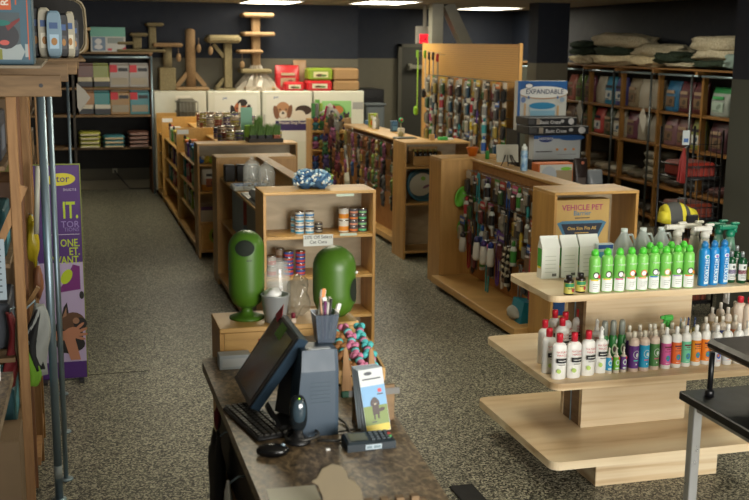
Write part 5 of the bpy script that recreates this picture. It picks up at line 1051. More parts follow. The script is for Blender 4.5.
# second row: white caps between
for k, px in enumerate((625.5, 636, 646, 650.5, 657.8, 667.5, 678, 701, 711, 717.5, 730, 748)):
    Y = 4.68 if px < 697 else 4.74
    c = [(90, 50, 130), (120, 60, 140), (160, 90, 150), (60, 110, 60), (70, 70, 130), (190, 80, 110), (60, 150, 180), (200, 200, 200), (196, 200, 206), (70, 90, 160), (210, 120, 70), (200, 200, 200)][k]
    bottle('shampoo_bottle', 'bottle of the second row, white cap showing above the front labels, %s' % nth(k, 12), 'bottle', 'cb2', (mx_(px, Y), Y-.01, SHZ[1]), m((206, 196, 182), .35), m(c, .45), m((214, 210, 196), .4), .205, .0215, sh=.78, capr=.42, lz=(.1, .66))
def trig(b):
    b.lathe([(.012, .15), (.014, .165), (.01, .18)], n=10); b.box(-.03, -.012, .18, .022, .012, .205, 0, .006); b.box(-.045, -.006, .19, -.03, .006, .202); b.bar((-.02, 0, .18), (-.035, 0, .15), .008, .01)
t = T('trigger_spray', 'bright green trigger spray rising behind the white caps', 'spray bottle', rm((mx_(665, 4.70), 4.70, SHZ[1]+.0))); P('bottle_body', t, None, lambda b: b.lathe([(.02, 0), (.022, .01), (.022, .12), (.012, .155)], n=14), m((60, 150, 60), .4)); P('trigger_head', t, None, trig, m((70, 170, 70), .4)); t.scale = (1, 1, 1.15)
for k, (px, c, cc_) in enumerate(((684, (120, 130, 60), (24, 50, 100)), (690.5, (140, 130, 60), (20, 44, 90)), (676.5, (40, 50, 100), (170, 176, 180)), (680.5, (60, 60, 110), (190, 190, 180)))):
    bottle('dropper_bottle', 'small bottle with %s pointed cap by the column, %s' % (('navy', 'dark navy', 'silver', 'white')[k], ('left', 'right', 'rear', 'near left')[k]), 'bottle', 'drp', (mx_(px, 4.685), 4.682, SHZ[1]), m(c, .35), None, m(cc_, .35), .225, .0125, capk='spray', sh=.7)
for k, (px, Y) in enumerate(((736, 4.95), (746, 4.92))):
    bottle('shampoo_bottle', 'large cream bottle with red cap at the right rear, %s one' % ('left', 'right')[k], 'bottle', 'nmL', (mx_(px, Y), Y, SHZ[1]), m((200, 186, 170), .35), None, RCAP, .24, .04, sy=.7, capr=.4, sh=.8)
for k, (px, Y) in enumerate(((708.5, 4.9), (717, 4.98), (724, 4.88), (731, 4.99))):
    bottle('shampoo_bottle', 'white capped bottle in the back group right of the column, %s' % nth(k, 4), 'bottle', 'cb2', (mx_(px, Y), Y, SHZ[1]), m((200, 190, 176), .35), m((170, 150, 110), .45), m((206, 202, 190), .4), .205, .0215, sh=.78, capr=.42, lz=(.1, .66))
# ============================================================ BLACK TABLE at right
tc0 = at_z(683, 390, .75)
TB = T('black_table', 'black topped table with chrome legs at the lower right corner', 'table', (2.30, 2.62, 0))
P('tabletop', TB, None, lambda b: b.box(0, 0, .715, 1.1, 1.02, .75, 0, .004), m((12, 11, 11), .42))
for x, y in ((.03, .95), (1.02, .95), (.03, .03), (1.02, .03)): P('leg', TB, 'tbl', lambda b: b.box(0, 0, 0, .04, .04, .714, 0, .003), m((205, 206, 206), .3, .75), loc=(x, y, 0))
P('apron', TB, None, lambda b: (b.box(.08, .985, .685, 1.02, 1.0, .714), b.box(.035, .07, .685, .05, .94, .714)), m((180, 180, 180), .35, .7))
s0 = at_z(717, 342, 1.0)
SA = T('padded_stand', 'black padded tray on slender black legs standing on the black table', 'stand', (2.36, 3.19, .751))
P('padded_top', SA, None, lambda b: b.box(-.005, -.3, .19, .7, .375, .235, 0, .015), m((34, 24, 20), .35))
for x, y in ((.02, .36), (.64, .36), (.02, -.24), (.64, -.24)): P('leg', SA, 'sal', lambda b: (b.tube([(0, 0, .01), (.0, 0, .18)], .011, n=10), b.lathe([(.018, 0), (.018, .02), (.011, .03)], n=10)), BLACK, loc=(x, y, 0))
# ============================================================ RIGHT WALL RACK
RX = 6.60
RK = T('wall_rack', 'amber wooden rack of pet food along the right wall under the fleece beds', 'shelf unit', (0, 0, 0))
PY = [9.56, 10.38, 11.29, 12.18, 13.05, 13.9, 14.75, 15.6]
for y in PY:
    P('upright', RK, None, lambda b: b.box(RX, y-.02, 0, RX+.06, y+.02, 1.80, 0, .002), ORW); P('upright', RK, None, lambda b: b.box(7.03, y-.02, 0, 7.09, y+.02, 1.80, 0, .002), ORW)
    P('cross_beam', RK, None, lambda b: b.box(RX-.09, y-.02, 1.801, 7.09, y+.02, 1.84, 0, .002), ORWH)
for k in range(len(PY)-1):
    for z in (1.37, .98, .50, .12): P('shelf', RK, None, lambda b: b.box(RX+.005, PY[k]+.021, z-.03, 7.08, PY[k+1]-.021, z, 0, .002), ORWH)
    P('hanging_rail', RK, None, lambda b: b.tube([(RX-.03, PY[k]+.03, 1.79), (RX-.03, PY[k+1]-.03, 1.79)], .013), STEEL)
P('top_board', RK, None, lambda b: b.box(RX-.02, 9.5, 1.841, 7.09, 15.65, 1.86, 0, .002), ORWH)
for y in (10.44, 11.30, 12.21, 13.04): P('pipe_post', RK, None, lambda b: b.tube([(RX-.07, y+.04, 0), (RX-.07, y+.04, 1.8)], .014), m((90, 96, 98), .35, .8))
P('backing', RK, None, lambda b: b.box(7.065, 9.58, .1, 7.08, 15.6, 1.78), m((24, 20, 16), .8))
def rbag(label, y, z, w, h, c, bands=((1, 0),), c2=None, oval=None, key='', d=.14, g='food bags on the right wall rack', x=None, rz=-PI/2):
    return bagthing('food_bag', label, 'food bag', 'rb%s%.2f%.2f' % (key, w, h), (RX+.06 if x is None else x, y, z), w, h, d, (m(c, .4), m(c2 or c, .45)), bands, g, rz+R.uniform(-.06, .06), oval)
bayn = ['nearest', 'second', 'third', 'fourth', 'fifth']
top = [[((60, 120, 60), 'green topped clear', 2), ], [((70, 24, 34), 'burgundy', 0), ((70, 26, 36), 'burgundy', 0), ((30, 90, 130), 'blue', 0)], [((150, 148, 138), 'silver grey', 1), ((156, 152, 140), 'silver grey', 1), ((120, 110, 90), 'tan', 0)], [((60, 60, 130), 'violet and white', 3), ((30, 120, 160), 'turquoise', 3), ((150, 146, 134), 'silver grey', 1)], [((110, 50, 70), 'plum', 0), ((110, 140, 60), 'leaf green', 0), ((150, 90, 80), 'rose', 0)]]
OV = {0: (m((110, 90, 70), .5), m((60, 50, 40), .5), m((150, 130, 110), .5)), 1: None, 2: (m((150, 170, 160), .5), m((110, 130, 120), .5), m((60, 150, 90), .5)), 3: (m((196, 200, 200), .5), m((60, 90, 120), .5), m((40, 40, 60), .5))}
top[0] = [((30, 110, 60), 'green topped clear', 2), ((30, 110, 60), 'green topped clear', 2)]
def nmk(b, k, n): return nth(k, n, 'from near post', 'nearest', 'farthest')
for bi, row in enumerate(top):
    y0, y1 = PY[bi]+.03, PY[bi+1]-.03; n = len(row)
    for k, (c, nm, ov) in enumerate(row):
        y = y0+(y1-y0)*(k+.5)/n
        rbag('%s food bag, %s on the top shelf, %s rack bay' % (nm, nmk(bi, k, n), bayn[bi]), y, 1.37, (y1-y0)/n*.92, .345 if ov != 2 else .31, c, oval=OV[ov], key='t%d' % (ov == 1), c2=(130, 140, 136) if ov == 2 else None, bands=((.75, 1), (1, 0)) if ov == 2 else ((1, 0),))
mid = [[((110, 100, 90), 'grey striped', 0), ((70, 40, 50), 'dark plum', 0)], [((120, 130, 60), 'olive and white', 3), ((96, 60, 60), 'maroon clear', 0), ((110, 80, 90), 'mauve', 0)], [((150, 148, 140), 'white crumpled', 1), ((146, 144, 134), 'silver grey', 1), ((90, 50, 70), 'plum', 0)], [((180, 176, 160), 'white with red disc', 3), ((44, 60, 36), 'dark green', 0), ((160, 60, 60), 'red and white', 3)], [((90, 120, 60), 'green', 0), ((60, 60, 50), 'dark', 0), ((90, 70, 60), 'brown', 0)]]
for bi, row in enumerate(mid):
    y0, y1 = PY[bi]+.03, PY[bi+1]-.03; n = len(row)
    for k, (c, nm, ov) in enumerate(row):
        y = y0+(y1-y0)*(k+.5)/n
        rbag('%s food bag, %s on the middle shelf, %s rack bay' % (nm, nmk(bi, k, n), bayn[bi]), y, .98, (y1-y0)/n*.92, .33, c, oval=OV[ov], key='m%d' % (ov == 1))
def sack(label, x, y, z, c, key='sk', g='sacks lying on the lower rack shelves', w=.3, l=.36, h=.1):
    t = T('food_sack', label, 'food bag', (x, y, z), 0, g)
    P('sack', t, key, lambda b: b.ell((0, 0, h/2), (l/2, w/2, h/2), 0, 18, 8, .12, 2, p=.5), m(c, .45)); P('print_band', t, key+'b', lambda b: b.box(-l/2-.002, -w*.3, h*.35, -l/2+.03, w*.3, h*.62, 0, .004), m(tuple(int(v*.7) for v in c), .5))
for bi in range(5):
    y0, y1 = PY[bi], PY[bi+1]
    for s in range(2):
        y = y0+(y1-y0)*(.28+.46*s); hgt = (3, 2, 4, 1, 2)[bi] if s == (bi+0) % 2 else 1
        c = [(70, 66, 60), (60, 54, 50), (150, 148, 136), (140, 130, 110), (110, 100, 84)][bi] if s == bi % 2 else [(90, 60, 60), (44, 44, 46), (90, 84, 70), (160, 156, 140), (80, 90, 70)][bi]
        for k in range(hgt):
            sack('%s sack, %s of the %s pile in the %s rack bay' % (('dark', 'pale')[c[0] > 100], nth(k, hgt, 'from the bottom', 'lowest', 'topmost') if hgt > 1 else 'single', ('near', 'far')[s], bayn[bi]), RX+.24, y, .501+k*.092, c)
    for s in range(2):
        sack('grey sack on the floor shelf of the %s rack bay, %s half' % (bayn[bi], ('near', 'far')[s]), RX+.24, y0+(y1-y0)*(.28+.46*s), .121, (70, 66, 60), h=.14)
# fleece beds on top (px left to right)
def bed(label, px0, px1, z, h, mat, x=6.84, d=.4, seed=0, tilt=0):
    ya, yb = at_x(px0, 60, RX).y, at_x(px1, 60, RX).y; yc = (ya+yb)/2; l = abs(ya-yb)/2
    def f(b):
        rs = []
        b.ell((0, 0, h*.62), (d/2, l, h*.62), 0, 34, 14, .3, seed, p=.8)
    S('fleece_bed', label, 'pet bed', None, f, mat, loc=(x, yc, z), rot=(tilt, 0, 0), group='fleece beds on the rack')
Z0 = 1.861
bed('cream fleece bed lying at the far left end of the rack top', 563, 582, Z0, .11, FLEECE, seed=1)
bed('dark green fleece bed on the cream one at the far left', 563, 583, Z0+.105, .1, FLEECED, seed=2); bed('second dark green fleece bed at the far left, upper', 562, 582, Z0+.2, .09, FLEECED, seed=9)
bed('long cream fleece bed under the green folds, left stack', 582, 622, Z0, .12, FLEECE, seed=3); bed('dark green fleece folds in the middle of the left stack', 584, 620, Z0+.11, .11, FLEECED, seed=4)
bed('large grey fleece bed draped over the left stack', 581, 634, Z0+.20, .16, FLEECEG, seed=5, tilt=.02)
bed('cream fleece bed right of the left stack, lower', 621, 653, Z0, .11, FLEECE, seed=6); bed('grey curled fleece bed in the middle of the rack top', 621, 668, Z0+.1, .14, FLEECEG, seed=7)
bed('dark green fleece bed between the two stacks', 646, 680, Z0+.03, .13, FLEECED, x=6.80, seed=8); bed('pale fleece bed under the dark green one, centre', 652, 684, Z0, .06, FLEECEG, seed=11)
bed('dark green fleece bed at the bottom of the right stack', 680, 733, Z0, .09, FLEECED, seed=12); bed('grey woolly fleece bed in the middle of the right stack', 681, 730, Z0+.09, .11, FLEECEG, seed=13); bed('tan fleece bed on top of the right stack', 678, 734, Z0+.19, .14, FLEECEG, seed=14)
bed('pale blue fleece roll beside the pillar, at the near end', 724, 748, Z0, .15, m((120, 140, 136), .9), seed=15, x=6.72)
# hanging price papers
for k, (px, py0, py1, nm) in enumerate(((582, 96, 122, 'left rack'), (646, 104, 130, 'middle rack'))):
    p = at_x(px, (py0+py1)/2, RX-.085); s_ = .17 if k == 0 else .15
    S('price_paper', 'white diamond hung price paper on the %s pipe' % nm, 'price tag', None, lambda b: b.prism([(-.02, -.04), (.07, .12), (.17, .0), (.05, -.2)], -.001, .001, 0, 'x'), m((190, 190, 184), .6), loc=tuple(p))
# black wire rack by the pillar with orange packs
WR = T('wire_rack', 'black wire display tower beside the grey partition wall', 'rack', (4.52, 7.25, 0)); W2, D2, H2 = .30, .4, 1.48
for x in (0, W2):
    for y in (0, D2): P('post', WR, 'wrp', lambda b: b.tube([(0, 0, 0), (0, 0, H2)], .009, n=6), BLACK, loc=(x, y, 0))
for z in (.12, .45, .78, 1.1): 
    P('wire_basket', WR, 'wrb', lambda b: (b.tube([(0, 0, 0), (W2, 0, 0), (W2, D2, 0), (0, D2, 0), (0, 0, 0)], .006, n=5), b.tube([(0, 0, .1), (W2, 0, .1), (W2, D2, .1), (0, D2, .1), (0, 0, .1)], .005, n=5), [b.tube([(W2*k/8, 0, .1), (W2*k/8, 0, 0), (W2*k/8, D2, 0), (W2*k/8, D2, .1)], .003, n=4) for k in range(9)], b.box(0, 0, -.004, W2, .02, .02), b.box(0, 0, -.002, W2, D2, .001)), BLACK, loc=(0, 0, z))
P('wire_side', WR, None, lambda b: ([b.tube([(W2*k/6, 0, .1), (W2*k/6, 0, H2)], .003, n=4) for k in range(7)], [b.tube([(0, -.001, z), (W2, -.001, z)], .003, n=4) for z in [.2+.09*j for j in range(14)]]), BLACK)
for k, (z, c, nm) in enumerate(((1.104, (130, 40, 28), 'top'), (.784, (110, 44, 26), 'second'), (.454, (170, 60, 40), 'third'), (.124, (120, 60, 40), 'bottom'))):
    S('orange_pack', 'orange red pack in the %s basket of the wire tower' % nm, 'package', 'opk', lambda b: b.box(.02, .03, 0, W2-.02, D2-.03, .12, 0, .02), m(c, .45), loc=(4.52, 7.25, z), group='packs in the wire tower')
t = T('red_lead_bundle', 'bundle of red leads hung on the left post of the wire tower', 'lead', (4.47, 7.22, 1.35)); P('loops', t, None, lambda b: [b.tube([(0, 0, 0), (-.03+.015*k, 0, -.1), (-.045+.02*k, 0, -.25), (-.01+.01*k, 0, -.27), (0, 0, 0)], .008, n=5) for k in range(4)], m((120, 28, 24), .6)); P('hook', t, None, lambda b: b.tube([(0, 0, .0), (.05, .03, .01)], .004, n=5), STEEL)
S('tag_card', 'small white and blue card clipped above the red leads', 'card', None, lambda b: (b.box(-.03, 0, 0, .03, .004, .11), b.box(-.02, -.001, .02, .02, 0, .05, 1)), m((170, 176, 176), .5), m((60, 90, 140), .5), loc=(4.49, 7.237, 1.37))
# life vest on a stand
lv = at_y(677, 222, 6.3)
VS = T('vest_stand', 'slim black stand behind the sprayers carrying the dog life vest', 'stand', (lv.x, 6.3, 0)); P('pole', VS, None, lambda b: b.tube([(0, 0, 0), (0, 0, lv.z-.02)], .012), BLACK); P('base', VS, None, lambda b: b.lathe([(.15, 0), (.15, .015), (.02, .02)], n=20), BLACK); P('plate', VS, None, lambda b: b.box(-.1, -.05, lv.z-.02, .1, .05, lv.z), BLACK)
t = T('dog_life_vest', 'yellow and grey dog life vest sitting behind the white sprayers', 'dog vest', (lv.x, 6.3, lv.z))
def vest(b):
    rs, mis = [], []
    for k in range(9):
        x = -.12+.24*k/8; hh = .075+.045*math.sin(PI*min(1, (k+1.5)/9)); rs.append([(x, .075*math.cos(a)*(1 if k else .7), max(0, hh*1.15*math.sin(a)+.0)) for a in [PI*j/10 for j in range(11)]]+[(x, -.06+.04*j, 0) for j in range(1, 3)])
        mis.append([1, 0, 0, 0, 1, 0, 1, 1, 2][k])
    b.rings(rs, mis=mis[:8])
P('vest_body', t, None, vest, m((60, 62, 62), .7), m((190, 180, 40), .6), m((20, 20, 22), .6))
P('collar_flap', t, None, lambda b: b.ell((-.12, -.03, .04), (.035, .05, .04), 0, 12, 8, .2, 2), m((200, 190, 50), .6))
P('belly_panel', t, None, lambda b: b.box(.02, -.085, .0, .11, -.07, .06, 0, .008), BLACK)
P('grab_handle', t, None, lambda b: b.tube([(0, 0, .12), (.0, 0, .16), (.06, 0, .16), (.06, 0, .12)], .008), BLACK)
# ============================================================ CASH COUNTER
KZ = .95
CT = T('cash_counter', 'long cash counter with a mottled brown laminate top in the foreground', 'counter', (0, 0, 0))
cpoly = [(.43, 1.9), (.86, 1.9), (.90, 2.45), (.985, 3.56), (.985, 3.75), (.47, 3.875), (.44, 3.86), (.43, 3.82)]
P('countertop', CT, None, lambda b: b.prism(cpoly, KZ-.035, KZ, 0, 'z'), COUNTER)
P('cabinet_body', CT, None, lambda b: b.prism([(.475, 1.95), (.82, 1.95), (.86, 2.45), (.93, 3.5), (.93, 3.70), (.475, 3.80)], 0, KZ-.036, 0, 'z'), m((40, 34, 30), .6, var=.1))
P('side_rail', CT, None, lambda b: (b.box(.455, 1.95, .60, .474, 3.8, .63), b.box(.455, 1.95, .08, .474, 3.8, .12)), RAW)
for y in (2.2, 2.8, 3.4): P('side_stile', CT, None, lambda b: b.box(.456, y, .121, .474, y+.03, .599), DARK)
# riser box
RB_ = T('riser_box', 'birch riser box with an open shelf at the far end of the counter', 'box', (.49, 3.78, 0)); 
P('top_panel', RB_, None, lambda b: b.box(0, 0, 1.062, .52, .24, 1.08, 0, .002), BIRCH)
P('side_panel', RB_, None, lambda b: b.box(0, .10, 0, .016, .23, 1.061), BIRCHV); P('side_panel', RB_, None, lambda b: b.box(.504, .10, 0, .52, .23, 1.061), BIRCHV)
P('side_panel', RB_, None, lambda b: b.box(0, 0.0, .951, .016, .099, 1.061), BIRCHV); P('side_panel', RB_, None, lambda b: b.box(.504, 0, .951, .52, .099, 1.061), BIRCHV)
P('back_panel', RB_, None, lambda b: b.box(.017, .215, 0, .503, .23, 1.061), BIRCHD); P('front_panel', RB_, None, lambda b: b.box(.017, 0, .951, .14, .012, 1.0345), BIRCH); P('front_rail', RB_, None, lambda b: b.box(.017, 0, 1.035, .503, .012, 1.061), BIRCH)
P('floor_panel', RB_, None, lambda b: b.box(.017, .1, .93, .503, .214, .948), BIRCH)
def capsule(b, r, h, z0=.045):
    pr = [(r*.5, z0), (r*.8, z0+r*.25), (r*.97, z0+r*.7), (r, z0+r*1.1)]+[(r, h-r*1.05)]+[(r*math.cos(a), h-r+r*math.sin(a)) for a in [PI/2*k/8 for k in range(9)]]
    b.lathe([(max(.002, q[0]), q[1]) for q in pr], n=32)
def holepatch(b, r, h, ang, zc, rw, rh, up_=0):
    n = 28
    def sp(u, v, off):
        th = ang+u/r
        if v > h-r: ph = (v-(h-r))/r; q, z_ = r*math.cos(min(1.5, ph))+off*math.cos(ph), (h-r)+r*math.sin(min(1.5, ph))+off*math.sin(ph)
        else: q, z_ = r+off, v
        return (q*math.cos(th), q*math.sin(th), z_)
    for s_, mi, off in ((1.17, 1, .0012), (1.0, 0, .0022)):
        vs = [sp(rw*s_*f*math.cos(2*PI*k/n), zc+rh*s_*f*math.sin(2*PI*k/n), off) for f in (1, .75, .5, .25) for k in range(n)]+[sp(0, zc, off)]
        fs = [(j*n+k, j*n+(k+1) % n, (j+1)*n+(k+1) % n, (j+1)*n+k) for j in range(3) for k in range(n)]+[(3*n+k, 3*n+(k+1) % n, 4*n) for k in range(n)]
        b.add(vs, fs, mi, True)
BINC = m((66, 104, 24), .4, name='green_bin_plastic'); 
bl_ = at_y(246, 318, 4.0)
t = T('green_pet_bin', 'green capsule bin with round pedestal foot, standing left on the riser box', 'bin', (.612, 3.925, 1.08))
rB = .067
P('body', t, None, lambda b: capsule(b, rB, .335), BINC); P('pedestal', t, None, lambda b: b.lathe([(.066, 0), (.066, .006), (.045, .014), (.022, .024), (.02, .04), (.035, .052)], n=28), BINC)
P('opening', t, None, lambda b: holepatch(b, rB, .335, math.radians(-104), .278, .037, .03), m((12, 24, 8), .8), m((60, 98, 24), .35)); P('mark', t, None, lambda b: b.text('word', .01, 0, .228, -.0685, off=.01), m((24, 46, 12), .5))
t2_ = T('green_pet_bin', 'green capsule bin with a side opening, standing right behind the pen cup', 'bin', (.942, 3.89, 1.08))
P('body', t2_, None, lambda b: capsule(b, .082, .27, 0), BINC)
P('opening', t2_, None, lambda b: holepatch(b, .082, .27, math.radians(-38), .105, .03, .045), m((12, 24, 8), .8), m((60, 98, 24), .35)); P('rivet', t2_, None, lambda b: b.ell((.078, -.035, .17), (.006, .006, .006), 0, 8, 6), WHITE)
# jar, bucket, plastic
t = T('glass_jar', 'tall clear glass jar behind the metal bucket on the riser box', 'jar', (.735, 3.955, 1.081)); P('glass', t, None, lambda b: b.lathe([(.05, 0), (.052, .01), (.052, .15), (.04, .18), (.042, .21), (.038, .21), (.036, .18), (.047, .148), (.047, .012), (.001, .01)], n=22, caps=(1, 0)), GLASS); P('contents', t, None, lambda b: b.lathe([(.044, .012), (.044, .05), (.03, .06), (.001, .06)], n=16), m((150, 130, 100), .7))
t = T('metal_bucket', 'small ribbed galvanised bucket with white paper inside', 'bucket', (.705, 3.845, 1.081)); P('bucket', t, None, lambda b: b.lathe([(.038, 0), (.042, .03), (.044, .032), (.046, .06), (.048, .062), (.052, .10), (.055, .103), (.05, .103), (.044, .06), (.036, .01), (.001, .008)], n=24), m((168, 172, 172), .5, .5)); P('crumpled_paper', t, None, lambda b: b.ell((-.01, 0, .1), (.035, .035, .025), 0, 12, 8, .5, 3), WHITE)
S('clear_plastic_bag', 'crumpled clear plastic bag between the two green bins', 'bag', None, lambda b: b.ell((0, 0, .075), (.045, .06, .075), 0, 16, 12, .5, 6), m((150, 140, 120), .12, alpha=.45, spec=.9, name='thin_clear_plastic'), loc=(.802, 3.9, 1.082))
t = T('nail_polish', 'small bottle with dark red cap at the box front edge', 'bottle', (.765, 3.80, 1.081)); P('body', t, None, lambda b: b.box(-.01, -.008, 0, .01, .008, .02, 0, .003), m((190, 170, 150), .3)); P('cap', t, None, lambda b: b.lathe([(.008, .02), (.008, .04)], n=10), m((110, 20, 40), .35))
t = T('white_sign_box', 'white box with paper label standing on the counter before the riser', 'box', (.477, 3.70, KZ)); P('box', t, None, lambda b: b.box(0, 0, 0, .113, .06, .052, 0, .002), m((170, 178, 182), .5)); P('paper_label', t, None, lambda b: b.box(.01, -.0008, .01, .1, -.0002, .04), m((190, 194, 194), .6))
t = T('red_basket', 'dark basket with red things inside the riser box shelf', 'basket', (.58, 3.80, KZ+.001)); P('basket', t, None, lambda b: (b.box(0, 0, 0, .1, .006, .05), b.box(0, .09, 0, .1, .096, .06), b.box(0, .006, 0, .006, .09, .06), b.box(.094, .006, 0, .1, .09, .06), b.box(.006, .006, 0, .094, .09, .004)), m((60, 36, 22), .6)); P('red_contents', t, None, lambda b: b.ell((.055, .05, .045), (.035, .035, .035), 0, 10, 7, .3, 2), m((130, 20, 24), .5))
# POS
PB = m((46, 64, 80), .45, name='slate_blue_plastic')
po = T('pos_terminal', 'slate blue touch screen register with a slanted tower and dark monitor', 'cash register', (.68, 3.05, KZ))
def posb(b):
    pr = [(-.075, 0), (.10, 0), (.11, .13), (.105, .18), (.03, .262), (-.06, .262), (-.075, .2)]
    b.rings([[(-.052-(.262-p_[1])*.1, p_[0], p_[1]) for p_ in pr], [(-.045-(.262-p_[1])*.1, p_[0]*1.0, p_[1]) for p_ in pr], [(.045, p_[0], p_[1]) for p_ in pr], [(.055, p_[0]*.96, p_[1]*.99) for p_ in pr]], 0, smooth=False)
P('tower', po, None, posb, PB, rz=0)
P('tower_label', po, None, lambda b: b.box(-.03, -.0, .2625, .035, .022, .264), m((190, 196, 200), .5), loc=(0, -.055, 0))
P('vent_panel', po, None, lambda b: [b.box(-.03, -.0765, .10+.012*k, .03, -.0752, .106+.012*k) for k in range(6)], m((50, 68, 82), .5))
P('foot', po, None, lambda b: b.box(-.12, -.05, 0, .06, .2, .03, 0, .01), DARK)
# monitor: screen plane from points D(.50,3.48,1.0) C(.50,3.16,1.0) A(.60,.. ,1.27)
mo = B()
D_, C_2 = Vector((.500, 3.47, .99)), Vector((.500, 3.16, .99)); A_, B_2 = Vector((.625, 3.33, 1.245)), Vector((.625, 3.015, 1.245))
nrm = (C_2-D_).cross(A_-D_).normalized()
if nrm.x > 0: nrm = -nrm
L0 = Vector(po.location)
def q4(vs, t0, t1): 
    return [[tuple(v+nrm*t0-L0) for v in vs], [tuple(v+nrm*t1-L0) for v in vs]]
mid_ = (D_+C_2+A_+B_2)/4
def insx(k): return [mid_+(v-mid_)*k for v in (D_, C_2, B_2, A_)]
P('monitor_case', po, None, lambda b: b.rings(q4(insx(1), -.03, 0), 0, smooth=False), PB)
P('bezel', po, None, lambda b: b.rings(q4(insx(.985), .0005, .006), 0, smooth=False), m((26, 26, 26), .35))
P('screen', po, None, lambda b: b.rings(q4(insx(.86), .0065, .0075), 0, smooth=False), m((40, 32, 22), .12, spec=.9, name='dark_glossy_screen'))
P('monitor_arm', po, None, lambda b: (b.bar(tuple(mid_-nrm*.04-L0), (.0, .04, .13), .07, .04), b.bar((-.06, .06, .03), (-.03, .08, .2), .08, .07)), DARK)
P('sticky_note', po, None, lambda b: b.rings([[tuple(v+nrm*.0078-L0) for v in (A_+(B_2-A_)*f0+(C_2-B_2)*g0 for f0, g0 in ((.35, .03), (.6, .03), (.6, .2), (.35, .2)))], [tuple(v+nrm*.0086-L0) for v in (A_+(B_2-A_)*f0+(C_2-B_2)*g0 for f0, g0 in ((.35, .03), (.6, .03), (.6, .2), (.35, .2)))]], 0, smooth=False), m((110, 160, 60), .6), label='lime sticky note')
P('red_tag', po, None, lambda b: b.rings([[tuple(v+nrm*.0078-L0) for v in (A_+(B_2-A_)*f0+(C_2-B_2)*g0 for f0, g0 in ((.05, -.12), (.22, -.02), (.2, .08), (.02, .04)))], [tuple(v+nrm*.0095-L0) for v in (A_+(B_2-A_)*f0+(C_2-B_2)*g0 for f0, g0 in ((.05, -.12), (.22, -.02), (.2, .08), (.02, .04)))]], 0, smooth=False), m((170, 50, 60), .6), label='red paper tag')
# keyboard
kb = T('keyboard', 'black keyboard lying at the left edge of the counter below the monitor', 'keyboard', (.512, 3.13, KZ), math.radians(-79)); kb.scale = (.93, .95, 1)
P('base', kb, None, lambda b: b.box(-.165, -.058, 0, .165, .058, .014, 0, .005), BLACK)
P('keys', kb, None, lambda b: [b.box(-.162+c_*.0235, -.05+r_*.02, .014, -.143+c_*.0235, -.034+r_*.02, .02, 0, .002) for r_ in range(5) for c_ in range(14)], m((44, 42, 38), .45))
ms = T('computer_mouse', 'black computer mouse on the counter near its left edge', 'mouse', (.515, 2.86, KZ), math.radians(-12)); 
P('shell', ms, None, lambda b: b.ell((0, 0, .014), (.048, .028, .02), 0, 18, 10), m((14, 14, 16), .2)); P('scroll_wheel', ms, None, lambda b: b.ell((.028, 0, .03), (.008, .003, .006), 0, 8, 6), STEEL)
sc_ = T('barcode_scanner', 'black barcode scanner upright on a round base by the register', 'scanner', (.605, 2.94, KZ)); sc_.scale = (.9, .9, .86)
P('base', sc_, None, lambda b: b.lathe([(.04, 0), (.042, .008), (.03, .018), (.016, .03), (.016, .05)], n=22), BLACK); P('head', sc_, None, lambda b: b.ell((0, 0, .105), (.03, .026, .065), 0, 18, 12, p=.8), m((24, 30, 34), .15)); P('window', sc_, None, lambda b: b.ell((.0, -.012, .115), (.023, .018, .045), 0, 16, 10, p=.8), m((50, 66, 76), .08, spec=1)); P('status_light', sc_, None, lambda b: b.ell((0, -.02, .163), (.003, .003, .002), 0, 6, 4), m((160, 220, 40), .4, emit=1.5, name='lit_green'))
S('coiled_cable', 'black and grey cables looping on the counter behind the card reader', 'cable', None, lambda b: (b.tube([(.62+.05*math.cos(a), 2.96+.045*math.sin(a), KZ+.006+.0008*k) for k, a in enumerate([.4*j for j in range(24)])], .004, n=6), b.tube([(.66, 2.93, KZ+.005), (.72, 2.91, KZ+.006), (.77, 2.96, KZ+.006), (.775, 3.05, KZ+.006), (.74, 3.13, KZ+.02)], .004, n=6), b.tube([(.65, 3.0, KZ+.005), (.72, 2.98, KZ+.006), (.79, 2.99, KZ+.006), (.81, 3.08, KZ+.006)], .0035, n=6)), m((60, 58, 54), .4))
cr = T('card_reader', 'dark card payment terminal with keypad in front of the brochures', 'card reader', (.797, 2.86, KZ), math.radians(2)); cr.scale = (.86, .9, .82)
P('case', cr, None, lambda b: b.rings([[(-.085, -.036, z0), (.085, -.036, z0), (.085, .036, z0+dz_), (-.085, .036, z0+dz_)] for z0, dz_ in ((0, 0), (.026, .01))]+[[(-.078, -.03, .034), (.078, -.03, .03), (.078, .03, .042), (-.078, .03, .046)]], 0, smooth=False), m((30, 42, 50), .4))
P('display', cr, None, lambda b: b.add([(-.07, -.022, .0365), (-.008, -.022, .0345), (-.008, .022, .0435), (-.07, .022, .0455)], [(0, 1, 2, 3)]), m((96, 100, 84), .25)); P('keypad', cr, None, lambda b: [b.box(.004+.018*i, -.024+.014*j, .033+.0028*j, .016+.018*i, -.014+.014*j, .037+.0028*j, 0) for i in range(4) for j in range(4)], m((70, 80, 86), .45)); P('colour_key', cr, None, lambda b: (b.box(.066, -.0, .036, .076, .014, .0425), b.box(.066, -.016, .034, .076, -.003, .0395, 1)), m((190, 50, 40), .5), m((60, 150, 70), .5)); P('front_label', cr, None, lambda b: (b.box(-.022, -.0372, .004, .034, -.0362, .022), b.box(-.018, -.038, .008, .0, -.0372, .018, 1), b.box(.006, -.038, .008, .03, -.0372, .018, 1)), m((180, 196, 206), .5), m((120, 140, 150), .5))
S('small_white_clip', 'tiny white clip on the counter between cable and card reader', 'clip', None, lambda b: b.box(-.006, -.005, 0, .006, .005, .006, 0, .001), WHITE, loc=(.675, 2.86, KZ))
